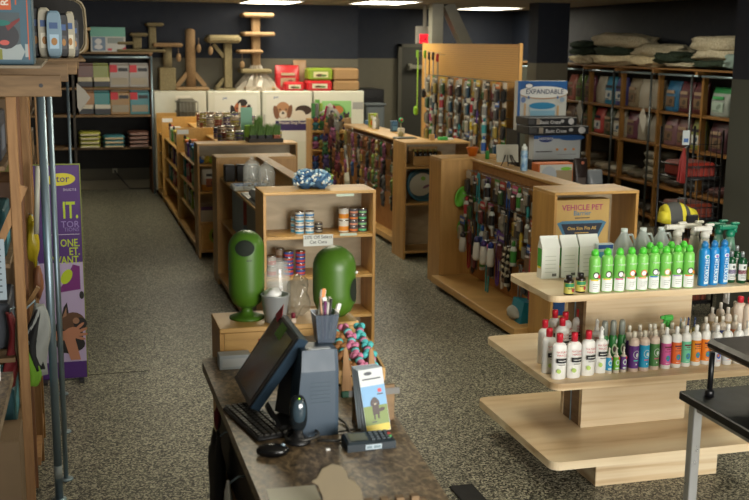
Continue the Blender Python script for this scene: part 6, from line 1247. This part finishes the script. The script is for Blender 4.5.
# brochures (a leaning stack)
br0 = Vector((.858, 2.965, KZ))
for k in range(4):
    t = T('brochure', ('front brochure with blue sky and a brown dog, leaning by the card reader', 'second brochure of the leaning stack behind the dog cover', 'third brochure of the leaning stack, pale edge showing', 'rearmost brochure of the leaning stack, pale edge showing')[k], 'brochure', (br0.x-.005*k, br0.y+.013*k, KZ+.002), math.radians(4-4*k), 'leaning brochures', rot=(math.radians(-16), math.radians(-4), math.radians(4-3*k))); t.scale = (.92, 1, .93)
    P('cover', t, 'brc', lambda b: b.box(-.042, 0, 0, .042, .006, .205), m((176, 190, 200), .45))
    if k == 0:
        def f(b):
            b.box(-.041, -.0008, .001, .041, -.0002, .024, 0); b.box(-.041, -.0008, .024, .041, -.0002, .085, 1); b.box(-.041, -.0008, .085, .041, -.0002, .15, 2); b.box(-.041, -.0008, .15, .041, -.0002, .204, 3)
            b.text('short line', .0125, 0, .168, -.001, 4, off=.01); b.text('word', .009, -.01, .03, -.001, 4); b.disc(-.01, .19, .014, .006, -.0012, 4)
            b.disc(.022, .132, .007, .007, -.0012, 6); b.box(.012, -.0014, .118, .032, -.0008, .122, 4)
        P('cover_print', t, None, f, m((196, 176, 50), .5), m((110, 130, 60), .5), m((110, 160, 200), .5), m((196, 200, 200), .5), m((50, 56, 66), .5), m((50, 30, 24), .5), m((200, 50, 60), .5))
        P('dog_print', t, None, lambda b: (b.disc(0, .101, .010, .011, -.0018, 0), b.disc(-.0115, .095, .0035, .010, -.002, 0, -.25), b.disc(.0115, .095, .0035, .010, -.002, 0, .25), b.box(-.011, -.0018, .056, .012, -.0009, .092), b.box(-.009, -.0018, .04, -.004, -.0009, .058), b.box(.004, -.0018, .042, .01, -.0009, .058), b.disc(.02, .07, .012, .006, -.0016, 0, .2), b.disc(0, .09, .004, .003, -.0022, 1)), m((54, 34, 26), .5), m((170, 160, 140), .5))
# pen cup on the tower
pc = T('pen_cup', 'wire mesh cup of pens and white sticks on top of the register tower', 'cup', (.715, 3.075, KZ+.264))
P('mesh', pc, None, lambda b: b.rings([[(s_*x, s_*y, z) for x, y in ((-1, -1), (1, -1), (1, 1), (-1, 1))] for s_, z in ((.026, 0), (.036, .088), (.038, .09), (.034, .09), (.024, .003))], 0, smooth=False), m((92, 104, 120), .35, .6, alpha=.6))
for k in range(9):
    c = [(170, 60, 80), (60, 70, 120), (90, 110, 150), (190, 190, 184), (200, 196, 190), (120, 60, 110), (60, 60, 60), (200, 196, 180), (190, 150, 120)][k]; dx, dy = R.uniform(-.02, .02), R.uniform(-.018, .018)
    nmp = ['pink', 'navy', 'blue', 'white', 'pale', 'violet', 'black', 'ivory', 'tan'][k]
    S('pen', '%s pen leaning in the wire mesh cup on the register' % nmp, 'pen', None, lambda b: b.tube([(0, 0, 0), (dx*.9, dy*.9, .1+.004*k)], .0042, n=7), m(c, .4), loc=(.715+dx*.4, 3.075+dy*.4, KZ+.268), group='pens in the cup')
for k, (dx, h, w) in enumerate(((-.018, .155, .018), (.008, .13, .02), (.02, .11, .014))):
    S('white_stick', 'white wrapped stick, %s in the mesh cup' % ('tall orange tipped one', 'middle one', 'short right one')[k], 'stick', None, lambda b: (b.box(-w/2, -.004, 0, w/2, .004, h, 0, .003), b.box(-.004, -.006, h*.85, .006, -.003, h*1.02, 1)), m((196, 192, 180), .5), m((220, 130, 60), .5) if k == 0 else WHITE, loc=(.715+dx, 3.085, KZ+.268), rot=(0, math.radians(6-10*k if k < 2 else 14), 0))
# crate of toy bones
ck = T('toy_crate', 'open wooden crate of plush bone toys at the right edge of the counter', 'crate', (.845, 3.42, KZ), math.radians(0))
CRW, CRD = .165, .28
P('base', ck, None, lambda b: b.box(0, 0, 0, CRW, CRD, .01), BIRCH)
for x in (0, CRW-.008):
    P('side_board', ck, None, lambda b: b.rings([[(x, 0, 0), (x, CRD, 0), (x, CRD, .11), (x, 0, .055)], [(x+.008, 0, 0), (x+.008, CRD, 0), (x+.008, CRD, .11), (x+.008, 0, .055)]], 0, smooth=False), BIRCH)
P('front_board', ck, None, lambda b: (b.box(.009, 0, .01, CRW-.009, .008, .03), b.box(.009, 0, .038, CRW-.009, .008, .055)), BIRCH); P('back_board', ck, None, lambda b: b.box(.009, CRD-.008, .01, CRW-.009, CRD, .11), BIRCH)
for k in range(12):
    c = ((150, 104, 60), (80, 180, 180), (200, 120, 150))[(k*2) % 3]; nm = ('brown', 'turquoise', 'pink')[(k*2) % 3]; x, y = .03+.045*(k % 3)+.01, .05+.055*(k//3); z = .03+.1*y/CRD+.02
    t = T('plush_bone', '%s plush bone toy, %s of its row in the crate, row %s from front' % (nm, ('left', 'middle', 'right')[k % 3], ('one', 'two', 'three', 'four')[k//3]), 'dog toy', (ck.location.x+x, ck.location.y+y, KZ+z), R.uniform(-.3, .3), 'plush bones in the crate')
    P('bone', t, 'pbn', lambda b: (b.tube([(0, -.03, -.005), (0, .03, .012)], .013, n=8), [b.ell((sx, sy, sz), (.013, .012, .013), 0, 8, 6) for sx in (-.009, .009) for sy, sz in ((-.034, -.006), (.034, .014))]), m(c, .9)); P('ribbon', t, 'pbr', lambda b: b.tube([(0, -.006, .0), (0, .006, .006)], .0155, n=8), m(((80, 180, 180), (190, 120, 150), (110, 190, 190))[(k*2) % 3], .8))
for k, (x, y, c, nm) in enumerate(((.845, 3.30, (26, 84, 60), 'left, with a dark green tip'), (.925, 3.27, (70, 90, 60), 'right, with an olive tip'))):
    t = T('wooden_brush', 'long wooden paddle brush, %s, leaning before the crate' % nm, 'brush', (x, y, KZ), 0, rot=(math.radians(-18), math.radians(2), 0)); P('paddle', t, None, lambda b: b.prism([(-.018, .02), (.018, .02), (.014, .09), (.007, .16), (.002, .168), (-.006, .16), (-.012, .09)], 0, .008, 0), RAWV); P('tip', t, None, lambda b: b.box(-.02, -.003, 0, .02, .012, .022, 0, .003), m(c, .6))
S('wood_stand', 'plain wooden stand with grey tape strips behind the brochures', 'stand', None, lambda b: (b.box(0, 0, 0, .135, .012, .115, 0, .002), b.box(-.012, -.003, .085, .15, -.0005, .105, 1), b.box(.1, -.004, .0, .125, -.001, .085, 2)), RAW, m((110, 108, 104), .6), RAW, loc=(.80, 3.06, KZ))
# near edge
S('white_paper', 'white sheet of paper on the counter at the bottom edge', 'paper', None, lambda b: b.box(0, 0, 0, .13, .19, .0015), m((222, 218, 200), .6), loc=(.445, 2.44, KZ), rz=math.radians(-3))
t = T('rounded_cutout', 'beige cutout board with two rounded lobes standing at the near end', 'cutout', (.603, 2.42, KZ)); 
P('board', t, None, lambda b: b.prism([(.055, -.0), (.06, .035), (.054, .065), (.038, .088), (.02, .098), (.015, .118), (0.0, .134), (-.022, .14), (-.046, .13), (-.058, .108), (-.072, .1), (-.056, .088), (-.045, .06), (-.036, .0)], 0, .008, 0), m((112, 100, 78), .8, var=.05))
S('notched_wood_strip', 'low notched wooden strip lying beside the beige cutout', 'strip', None, lambda b: [b.box(0, 0, 0, .17, .02, .012)]+[b.box(.01+.04*k, 0, .012, .03+.04*k, .02, .024) for k in range(4)], RAW, loc=(.665, 2.44, KZ))
S('kraft_card', 'small tan card under the beige cutout at the near end', 'card', None, lambda b: b.box(0, 0, 0, .05, .1, .002), KRAFT, loc=(.56, 2.42, KZ+.0018))
# things hung on the cabinet side
for k, (y, z, w, h, c, nm) in enumerate(((3.45, .80, .05, .42, (20, 18, 18), 'black cloth strip hung highest'), (3.2, .66, .05, .5, (24, 20, 20), 'black folded bag below the counter edge'), (2.62, .84, .05, .36, (30, 34, 56), 'navy bag near the front'))):
    t = T('hanging_cloth', nm+' on the counter side', 'cloth', (.43, y, z)); P('cloth', t, None, lambda b: b.ell((0, 0, -h/2), (.022, .11, h/2), 0, 14, 12, .35, k+3, p=.7), m(c, .8)); P('hook', t, None, lambda b: b.tube([(0, 0, -.01), (.03, 0, .01), (.05, 0, .01)], .003, n=5), STEEL)
t = T('white_plastic_bag', 'crumpled white plastic bag hanging from the counter side', 'bag', (.395, 2.92, .86)); P('bag', t, None, lambda b: b.rings([[(.018*math.cos(a)*(1+.3*math.sin(3*a+z*20))*w_, .05*math.sin(a)*w_*(1+.2*math.sin(5*a+z*9)), -z) for a in [2*PI*j/20 for j in range(20)]] for z, w_ in ((0, .15), (.04, .5), (.1, .7), (.2, 1.1), (.3, 1.3), (.4, 1.0), (.46, .5))], 0, smooth=True), m((214, 212, 208), .35)); P('hook', t, None, lambda b: b.tube([(0, 0, -.01), (.03, 0, .01), (.05, 0, .01)], .003, n=5), STEEL)
S('red_pouch', 'small dark red pouch hung at the far end of the counter side', 'pouch', None, lambda b: b.ell((0, 0, 0), (.012, .03, .04), 0, 10, 8, .3, 1), m((110, 20, 34), .7), loc=(.455, 3.62, .80))
t = T('jingle_toys', 'bundle of silver and brass trinkets hung low on the counter side', 'trinket', (.44, 2.78, .72)); P('beads', t, None, lambda b: [b.ell((R.uniform(-.01, .01), R.uniform(-.05, .05), -.12+.02*k), (.012, .012, .012), k % 2, 8, 6) for k in range(10)], m((120, 116, 100), .3, .8), m((130, 100, 50), .35, .6)); P('cord', t, None, lambda b: b.tube([(.0, 0, -.12), (0, 0, .0), (.03, 0, .01)], .003, n=5), BLACK)
q = at_z(457, 494, 0)
S('black_floor_mat', 'black floor mat beside the counter at the bottom of the view', 'mat', None, lambda b: b.box(-.06, -1.1, 0, .06, 0, .012, 0, .004), m((14, 14, 14), .8), loc=(at_z(449, 488, 0).x+.06, at_z(449, 488, 0).y, 0))
# ============================================================ LEFT FOREGROUND RACK
LR = T('pipe_rack', 'tall wood and steel pipe rack running along the left side', 'rack', (0, 0, 0))
for x, y in ((-.255, 5.1), (-.235, 5.78), (-.235, 7.9), (-.235, 9.6)): P('upright', LR, None, lambda b: b.box(x, y-.02, 0, x+.04, y+.02, 1.90, 0, .003), REDW if y < 5.2 else ORW)
P('upright', LR, None, lambda b: b.box(-.244, 4.52, 0, -.205, 4.56, 1.879, 0, .003), RAWV)
for y in (4.54, 5.45, 7.9, 9.6): P('upright', LR, None, lambda b: b.box(-.9, y-.02, 0, -.86, y+.02, 1.879, 0, .003), RAWV)
P('upright', LR, None, lambda b: b.box(-.235, 5.43, 0, -.195, 5.47, 1.9), RAWV)
for k, (y, x1) in enumerate(((4.5, -.028), (5.42, .0), (6.6, .05), (7.9, .075), (9.6, .075))):
    z0 = 1.88 if k < 1 else 1.905
    P('cross_beam', LR, None, lambda b: b.box(-.95, y-.02, z0, x1, y+.02, z0+.085, 0, .003), RAW)
P('bolt_hole', LR, None, lambda b: b.tube([(0, 0, 0), (0, -.004, 0)], .008, n=12), BLACK, loc=tuple(at_y(41, 85.5, 4.48)))
P('top_board', LR, None, lambda b: b.box(-.95, 4.42, 1.991, -.10, 9.7, 2.003, 0, .002), m((140, 128, 108), .6, var=.05))
for k, (x, y) in enumerate(((-.119, 4.92), (-.089, 5.16), (-.096, 5.83), (-.11, 6.5), (-.01, 9.0))):
    P('steel_pipe', LR, None, lambda b: b.tube([(x, y, 0.01), (x, y, 1.876)], .0185 if k == 0 else .0115, n=16), STEEL); P('pipe_foot', LR, None, lambda b: b.lathe([(.034, 0), (.034, .006), (.02, .009)], n=18), STEEL, loc=(x, y, 0))
P('pipe_label', LR, None, lambda b: b.tube([(-.119, 4.92, .11), (-.119, 4.92, .17)], .0189, n=16), m((150, 160, 160), .5))
for z in (.42, .80, 1.2, 1.6): P('shelf', LR, None, lambda b: b.box(-.88, 4.56, z-.02, -.26, 9.6, z, 0, .002), RAW)
P('back_panel', LR, None, lambda b: b.box(-.955, 4.5, .1, -.94, 9.6, 1.88), m((40, 34, 28), .7))
P('low_rail', LR, None, lambda b: b.box(-.24, 5.12, .1, -.2, 5.76, .14), RAWV)
P('brace', LR, None, lambda b: b.bar((-.3, 4.54, 1.28), (-.19, 4.54, 1.52), .03, .03), RAWV)
P('brace', LR, None, lambda b: b.bar((-.3, 5.0, .8), (-.17, 5.0, 1.0), .03, .02), ORW)
# items on shelves
lc = [('grey bag', (60, 66, 76)), ('pale carton', (150, 150, 140)), ('olive carton', (110, 110, 50)), ('kraft carton', (120, 96, 66)), ('teal spotted carton', (40, 90, 100)), ('dark carton', (34, 34, 36)), ('white carton', (170, 172, 168)), ('brown carton', (90, 62, 40))]
zz = {0: 'floor level', .42: 'lowest shelf', .80: 'second shelf', 1.2: 'third shelf', 1.6: 'top shelf'}
for z in (.42, .80, 1.2, 1.6):
    for k in range(6):
        nm, c = lc[(k*3+int(z*10)) % 8]; y = 4.7+k*.75; h = .2+.03*((k*5+int(z*10)) % 4)
        if h+z > 1.98: h = .24
        t = T('stock_carton', '%s on the %s, left pipe rack, %s' % (nm, zz[z], nth(k, 6, 'from near end', 'nearest', 'farthest')), 'box', (-.62, y, z), 0, 'stock on the left rack')
        P('carton', t, 'lsc%.2f' % h, lambda b: b.box(0, 0, 0, .34, .4, h, 0, .008), m(c, .5)); P('front_label', t, 'lsl', lambda b: b.box(.05, -.001, .04, .25, -.0003, .14, 0), m(tuple(min(255, int(v*1.5)+20) for v in c), .5)); P('side_label', t, 'lsl2', lambda b: b.box(.3405, .08, .04, .3412, .3, .14, 0), m(tuple(min(255, int(v*1.5)+20) for v in c), .5))
# cardboard box on the floor
t = T('cardboard_box', 'tall plain cardboard box at the bottom left corner', 'box', (-.62, 4.22, 0)); P('carton', t, None, lambda b: b.box(0, 0, 0, .38, .26, .56, 0, .004), m((128, 106, 78), .75, var=.04)); P('flap', t, None, lambda b: b.box(.02, -.0, .5605, .36, .12, .563), m((128, 106, 78), .75))
# paper price list
S('price_list', 'white printed list hanging at the left edge of the rack', 'paper', None, lambda b: (b.box(-.1, 0, 0, .02, .002, .25), [b.box(-.08, -.001, .03+.025*k, .005, -.0003, .036+.025*k, 1) for k in range(8)]), m((160, 176, 186), .6), m((70, 80, 90), .6), loc=(at_y(2, 300, 4.49).x-.0, 4.49, at_y(2, 300, 4.49).z))
# hanging clothes
def cloth(b, w, h, d, seed, n=18):
    rs = []
    for k in range(11):
        v = k/10; rs.append([((w/2*(.35+.65*min(1, v*2.2))*(1-.25*max(0, v-.7)/.3))*math.cos(a)+.02*math.sin(v*5+seed), d/2*math.sin(a)*(1+.5*math.sin(3*a+v*6+seed)), -h*v) for a in [2*PI*j/n for j in range(n)]])
    b.rings(rs, 0)
cw = at_y(34, 306, 5.0)
t = T('hanging_pet_coat', 'grey and black pet coat hanging on the left rack post', 'pet coat', tuple(at_y(35, 305, 4.70))); P('coat', t, None, lambda b: cloth(b, .125, .31, .06, 1), m((150, 154, 150), .8)); P('dark_panel', t, None, lambda b: cloth(b, .06, .27, .075, 2), m((26, 28, 30), .8), loc=(-.005, -.006, -.01)); P('hook', t, None, lambda b: b.tube([(0, 0, -.01), (0, -.0, .02), (-.03, -.14, .02)], .004, n=5), STEEL)
t = T('lime_cloth', 'lime green cloth hanging under the grey pet coat', 'cloth', tuple(at_y(29, 343, 4.66))); P('cloth', t, None, lambda b: cloth(b, .055, .19, .03, 4), m((110, 160, 40), .8)); P('hook', t, None, lambda b: b.tube([(0, 0, -.005), (0, -.05, .02), (-.01, -.1, .02)], .003, n=5), STEEL)
t = T('yellow_bag', 'crumpled yellow treat bag hanging between the left rack posts', 'bag', (-.195, 5.35, 1.25)); P('bag', t, None, lambda b: b.ell((0, 0, -.1), (.03, .03, .11), 0, 12, 10, .5, 2), m((190, 170, 40), .35)); P('hook', t, None, lambda b: b.tube([(0, 0, 0), (0, .05, .02), (-.02, .09, .02)], .003, n=5), STEEL)
t = T('tan_bag', 'tan and red packet hanging below the yellow bag', 'packet', (-.18, 5.34, 1.02)); P('packet', t, None, lambda b: b.ell((0, 0, -.07), (.025, .025, .08), 0, 10, 8, .4, 5), m((150, 100, 70), .5)); P('hook', t, None, lambda b: b.tube([(0, 0, 0), (0, .05, .02), (-.03, .1, .02)], .003, n=5), STEEL)
t = T('red_leash_bundle', 'dark red cloth straps hanging at the lower left', 'lead', (-.275, 4.62, .98)); P('straps', t, None, lambda b: cloth(b, .07, .32, .05, 6), m((110, 22, 26), .7)); P('teal_strap', t, None, lambda b: b.tube([(.03, -.03, 0), (.02, -.035, -.15), (.04, -.035, -.3)], .007, n=6), m((120, 110, 90), .6)); P('hook', t, None, lambda b: b.tube([(0, 0, 0), (0, .02, .01), (.02, .04, .01)], .003, n=5), STEEL)
S('white_charger', 'small white and black gadget lying at the left edge', 'gadget', None, lambda b: (b.box(-.02, -.02, 0, .02, .02, .06, 0, .006), b.box(-.012, -.023, .01, .012, -.019, .05, 1)), WHITE, BLACK, loc=(-.285, 3.75, .951))
S('white_tube', 'pale fluorescent-like plastic tube leaning between rack posts', 'tube', None, lambda b: b.tube([(0, 0, 0), (.02, 0, .32)], .012, n=10), m((190, 190, 176), .4), loc=(-.175, 5.25, 1.2+.001-.0))
# near table
t = T('side_table', 'dark mottled table top at the lower left edge', 'table', (-.95, 3.0, 0)); P('tabletop', t, None, lambda b: b.prism([(0, 0), (.70, 0), (.72, .86), (0, .86)], .915, .95, 0, 'z'), COUNTER); P('leg_panel', t, None, lambda b: b.box(.1, .05, 0, .5, .8, .914), DARK)
# ---- on top of the rack
fbz = 2.0035
a = at_y(34, 66, 4.5)
fb = T('aquarium_kit_box', 'large teal carton with fish tank photos on top of the left rack', 'box', (a.x-.36, 4.5, fbz)); w = .36; h = .36
P('carton', fb, None, lambda b: b.box(0, 0, 0, w, .32, h, 0, .003), m((62, 96, 112), .5))
def fbp(b):
    b.box(w-.2, -.001, .02, w-.045, -.0003, .20, 0); b.box(w-.14, -.002, .02, w-.115, -.001, .06, 1); b.box(w-.15, -.002, .17, w-.12, -.001, .20, 1)
    b.disc(w-.10, .11, .05, .05, -.002, 2); b.disc(w-.12, .16, .04, .012, -.003, 3); b.prism([(w-.09, .13), (w-.045, .17), (w-.045, .18), (w-.1, .15)], -.003, -.001, 4); b.disc(w-.105, .085, .018, .01, -.003, 5)
    b.box(w-.018, -.001, .02, w-.014, -.0003, .34, 6); b.box(w-.03, -.0015, .03, w-.018, -.0005, .08, 7)
    b.box(w-.22, -.0015, .21, w-.075, -.0005, .36, 6); b.text('RAMP', .04, w-.085, .225, -.002, 8, off=.02, vert=True, align='LEFT')
    b.box(w-.06, -.001, .23, w-.055, -.0003, .34, 6); b.prism([(w-.2, .02), (w-.045, .02), (w-.03, .05), (w-.045, .08), (w-.2, .05)], -.0016, -.001, 7)
P('printed_front', fb, None, fbp, m((70, 84, 90), .4), m((130, 130, 50), .5), m((44, 44, 50), .4), m((20, 110, 100), .5), m((120, 40, 40), .5), m((200, 90, 80), .5), m((200, 90, 40), .5), m((160, 170, 170), .5), m((226, 214, 196), .5))
# pet carriers
def carrier(b, w, d, h, mi=0):
    n = 18; rs = []
    for y, s in ((0, .92), (d*.06, 1), (d*.94, 1), (d, .92)):
        rs.append([(w/2*s*math.copysign(abs(math.cos(a))**.45, math.cos(a)), y, h/2+h/2*s*math.copysign(abs(math.sin(a))**.45, math.sin(a))) for a in [2*PI*j/n for j in range(n)]])
    b.rings(rs, mi, caps=(1, 1), smooth=False)
CRM = m((150, 136, 108), .55, var=.05)
x_, z_ = at_y(61, 27, 6.9).x, 2.004
t = T('pet_carrier', 'big beige plastic pet carrier shell on top of the left rack', 'pet carrier', (-.085, 7.1, 2.004)); P('shell', t, None, lambda b: carrier(b, .42, .5, .36), CRM); P('rim', t, None, lambda b: b.rings([[(s_*(.21*math.copysign(abs(math.cos(a))**.45, math.cos(a))), y, .18+s_*.18*math.copysign(abs(math.sin(a))**.45, math.sin(a))) for a in [2*PI*j/18 for j in range(18)]] for s_, y in ((.96, -.02), (1.0, -.02), (1.0, .0), (.96, 0.0))], 0, caps=(0, 0), smooth=False), CRM); P('dark_opening', t, None, lambda b: b.prism([(.19*math.copysign(abs(math.cos(a))**.45, math.cos(a)), .18+.165*math.copysign(abs(math.sin(a))**.45, math.sin(a))) for a in [2*PI*j/18 for j in range(18)]], -.003, -.001), m((24, 22, 20), .7))
for k, (x, y, w, h, c, nm) in enumerate(((-.165, 6.3, .07, .24, (34, 36, 40), 'black upright case'), (-.115, 6.25, .07, .235, (176, 170, 150), 'cream rounded frame'), (-.065, 6.2, .08, .22, (120, 150, 170), 'pale blue printed pack'), (-.015, 6.26, .05, .21, (20, 20, 24), 'black bottle shaped pack'), (.02, 6.3, .05, .22, (170, 164, 144), 'cream handled pack'), (.045, 6.42, .045, .19, (30, 34, 44), 'dark small pack'))):
    t = T('boxed_accessory', '%s before the beige pet carrier on the left rack' % nm, 'package', (x, y, 2.004 if x < -.1 else 2.004), 0, None)
    t.scale = (1, 1, 1.15); P('shell', t, None, lambda b: carrier(b, w, .14, h), m(c, .45)); P('printed_front', t, None, lambda b: (b.box(-w*.3, -.0015, h*.2, w*.3, -.0002, h*.5), b.box(-w*.3, -.002, h*.62, w*.25, -.0002, h*.75, 1), b.disc(.0, h*.35, w*.2, h*.08, -.003, 2)), m(tuple(min(255, v+50) for v in c), .5), m((60, 90, 140), .5), m((170, 120, 60), .5))
t = T('small_carrier', 'tan plastic carrier base behind the large carrier', 'pet carrier', (.03, 8.6, 2.004)); P('shell', t, None, lambda b: carrier(b, .26, .35, .19), m((170, 140, 96), .5)); P('rim', t, None, lambda b: b.box(-.15, -.01, .17, .15, .36, .195, 0, .01), m((170, 140, 96), .5))
P('top_extension', LR, None, lambda b: b.box(-.099, 5.9, 1.991, .09, 9.7, 2.003, 0, .002), RAW)
S('hanging_price_paper', 'white folded price paper hanging near the back-left shelves', 'price tag', None, lambda b: b.prism([(0, 0), (.0, -.17), (.015, -.2), (.09, -.1), (.05, -.045)], -.001, .001, 0), m((150, 144, 132), .6), loc=tuple(at_y(76.5, 83, 7.85)))
# ---- purple banner
p0 = at_y(85, 163, 6.77)
BN = T('purple_banner', 'purple standing banner with yellow words and a cat photo', 'banner', (-.25, 6.75, 0)); bw = .04+.25; bh = 1.36
P('panel', BN, None, lambda b: (b.box(0, 0, .02, bw, .02, bh, 0, .002)), m((72, 34, 110), .45)); P('edge_trim', BN, None, lambda b: (b.box(bw, -.002, .02, bw+.006, .022, bh+.006), b.box(0, -.002, bh, bw, .022, bh+.006)), m((120, 130, 50), .4)); P('feet', BN, None, lambda b: (b.box(.02, -.06, 0, .05, .08, .019), b.box(bw-.05, -.06, 0, bw-.02, .08, .019)), DARK)
def bz_(py): return at_y(80, py, 6.75).z
xr = bw-.014
LIME2 = m((176, 196, 30), .45); LAV = m((140, 120, 180), .5)
def btxt(b):
    b.text('IT.', .142, xr, bz_(217.5), -.001, 0, align='RIGHT', off=.02, xs=.62)
    b.text('TOR', .056, xr+.002, bz_(226.9), -.001, 1, align='RIGHT', off=.005, xs=.95); b.text('TIONS', .034, xr, bz_(231), -.001, 1, align='RIGHT', xs=.9)
    b.text('DUCTS', .02, xr-.008, bz_(190.5), -.001, 2, align='RIGHT', off=.01, sp=1.3)
    for k, s_ in enumerate(('ONE.', 'ET.', 'WANT.')): b.text(s_, .066, xr, bz_(246)-.053*k, -.001, 0, align='RIGHT', off=.012, xs=.75)
    b.box(bw-.2, -.001, bz_(234.2), xr, -.0003, bz_(233.7), 2)
P('lettering', BN, None, btxt, LIME2, LAV, m((200, 190, 210), .5))
P('oval_logo', BN, None, lambda b: (b.disc(bw-.11, bz_(179), .085, .038, -.001, 0, .05, 28), b.text('tor', .06, bw-.06, bz_(181.5), -.0014, 1, off=.01, align='RIGHT')), m((200, 190, 30), .45), m((60, 28, 100), .5))
zc0, zc1 = bz_(361), bz_(262)
def cat(b):
    b.box(.0, -.001, zc0, bw, -.0003, zc1, 0)
    cx, cz = bw-.075, bz_(325)
    b.disc(cx-.03, cz-.06, .09, .12, -.0016, 1); b.disc(cx, cz+.02, .075, .065, -.0022, 2)
    b.prism([(cx-.075, cz+.03), (cx-.02, cz+.06), (cx-.03, cz+.15), (cx-.05, cz+.12)], -.0026, -.0018, 1); b.prism([(cx-.062, cz+.05), (cx-.035, cz+.065), (cx-.035, cz+.12)], -.003, -.0026, 4)
    b.disc(cx+.045, cz+.01, .04, .04, -.003, 1); b.disc(cx+.02, cz+.03, .02, .02, -.0034, 4); b.disc(cx+.0, cz-.12, .07, .05, -.0024, 1)
P('cat_photo', BN, None, cat, m((176, 160, 196), .5), m((26, 22, 22), .5), m((92, 62, 40), .5), m((20, 16, 16), .5), m((150, 110, 84), .5))
SKIN = m((176, 120, 92), .5)
def hand(b):
    cx, cz = bw-.085, bz_(333)
    b.disc(cx, cz, .055, .04, -.0042, 0, .4); b.prism([(cx-.05, cz-.02), (cx+.02, cz-.03), (cx+.05, cz-.17), (cx-.01, cz-.17)], -.0042, -.0034, 0); b.box(0, -.004, cz-.04, cx, -.0034, cz+.02)
    for k, (dx, dz_, a_) in enumerate(((.06, .045, .7), (.075, .02, .35), (.075, -.008, .05), (.06, -.03, -.3))): b.disc(cx+dx-.01, cz+dz_, .035, .0095, -.0048-.0002*k, 0, a_)
P('hand_photo', BN, None, hand, SKIN)
P('tool_photo', BN, None, lambda b: (b.prism([(bw-.17, bz_(292)), (bw-.02, bz_(289)), (bw-.02, bz_(266)), (bw-.06, bz_(264)), (bw-.12, bz_(283))], -.0022, -.0012, 0), b.disc(bw-.10, bz_(276), .03, .05, -.003, 1, -.5), b.disc(bw-.02+.005, bz_(295), .014, .025, -.003, 2)), m((110, 30, 110), .5), LIME2, m((30, 26, 30), .5))
# ============================================================ LIGHT
w = bpy.data.worlds.new('world'); SC.world = w; w.use_nodes = True
w.node_tree.nodes['Background'].inputs[0].default_value = lin((190, 205, 225)); w.node_tree.nodes['Background'].inputs[1].default_value = 1.0
def area(name, loc, rot, sx, sy, power, col):
    l = bpy.data.lights.new(name, 'AREA'); l.shape = 'RECTANGLE'; l.size = sx; l.size_y = sy; l.energy = power; l.color = col
    o = bpy.data.objects.new(name, l); COL.objects.link(o); o.location = loc; o.rotation_euler = rot; return o
area('daylight_through_shop_window', (2.7, -2.15, 1.55), (math.radians(90), 0, 0), 3.7, 2.0, 520, (1.0, .97, .90))
for k, (x, y) in enumerate(LAMPS):
    area('ceiling_lamp', (x, y, CZ-.02), (0, 0, 0), .62, 1.05, 30 if k == 2 else 12.5, (1, .92, .70))

# ---- pieces that sit on a part of their thing go one level deeper
SUB = {'label_art': ('label_wrap', 'bottle_body'), 'printed_front': ('carton', 'body', 'shell'), 'lettering': ('card', 'housing', 'panel'), 'lit_panel': ('housing',), 'door_handle': ('door',), 'poster': ('door',), 'notice': ('door',),
       'bezel': ('monitor_case',), 'screen': ('monitor_case',), 'sticky_note': ('monitor_case',), 'red_tag': ('monitor_case',), 'tower_label': ('tower',), 'vent_panel': ('tower',), 'front_panel': ('pouch',), 'blister': ('header_card',),
       'knots': ('rope',), 'clip': ('lead_loop', 'strap'), 'paper_label': ('can_body',), 'printed_panels': ('carton',), 'handle': ('jug_body', 'strap'), 'keypad': ('case',), 'display': ('case',), 'colour_key': ('case',), 'front_label': ('case', 'carton'),
       'side_label': ('carton',), 'label_wrap': ('bottle_body',), 'rim': ('disc', 'shell'), 'dark_opening': ('shell',), 'opening': ('body',), 'mark': ('body',), 'rivet': ('body',), 'ring': ('box',), 'hole': ('box',), 'print_band': ('sack',),
       'label_band': ('pouch',), 'front_band': ('sack',), 'window': ('head',), 'status_light': ('head',), 'scroll_wheel': ('shell',), 'hanging_toy': ('toy_string',), 'oval_logo': ('panel',), 'cat_photo': ('panel',), 'hand_photo': ('panel',), 'tool_photo': ('panel',),
       'dog_print': ('cover',), 'cover_print': ('cover',), 'grab_handle': ('vest_body',), 'picture_panel': ('carton',), 'diffuser': ('frame',), 'collar_flap': ('vest_body',), 'dot_label': ('pouch',), 'crumpled_paper': ('bucket',), 'label_card': ('disc',)}
kids = {}
for o in list(COL.objects):
    if o.parent and o.parent.parent is None: kids.setdefault(o.parent.name, []).append(o)
for lst in kids.values():
    by = {}
    for o in lst: by.setdefault(o.name.split('.')[0], o)
    done = set(); left_ = len(lst)
    for o in lst:
        n_ = o.name.split('.')[0]
        for tgt in SUB.get(n_, ()):
            p_ = by.get(tgt)
            if left_ > 2 and p_ and p_ is not o and p_.name not in done and p_.location.length < 1e-6 and Vector(p_.rotation_euler).length < 1e-6 and not any(c.name in done for c in [p_]):
                if n_ == 'label_wrap' and 'label_art' in by: break
                o.parent = p_; done.add(o.name); left_ -= 1; break
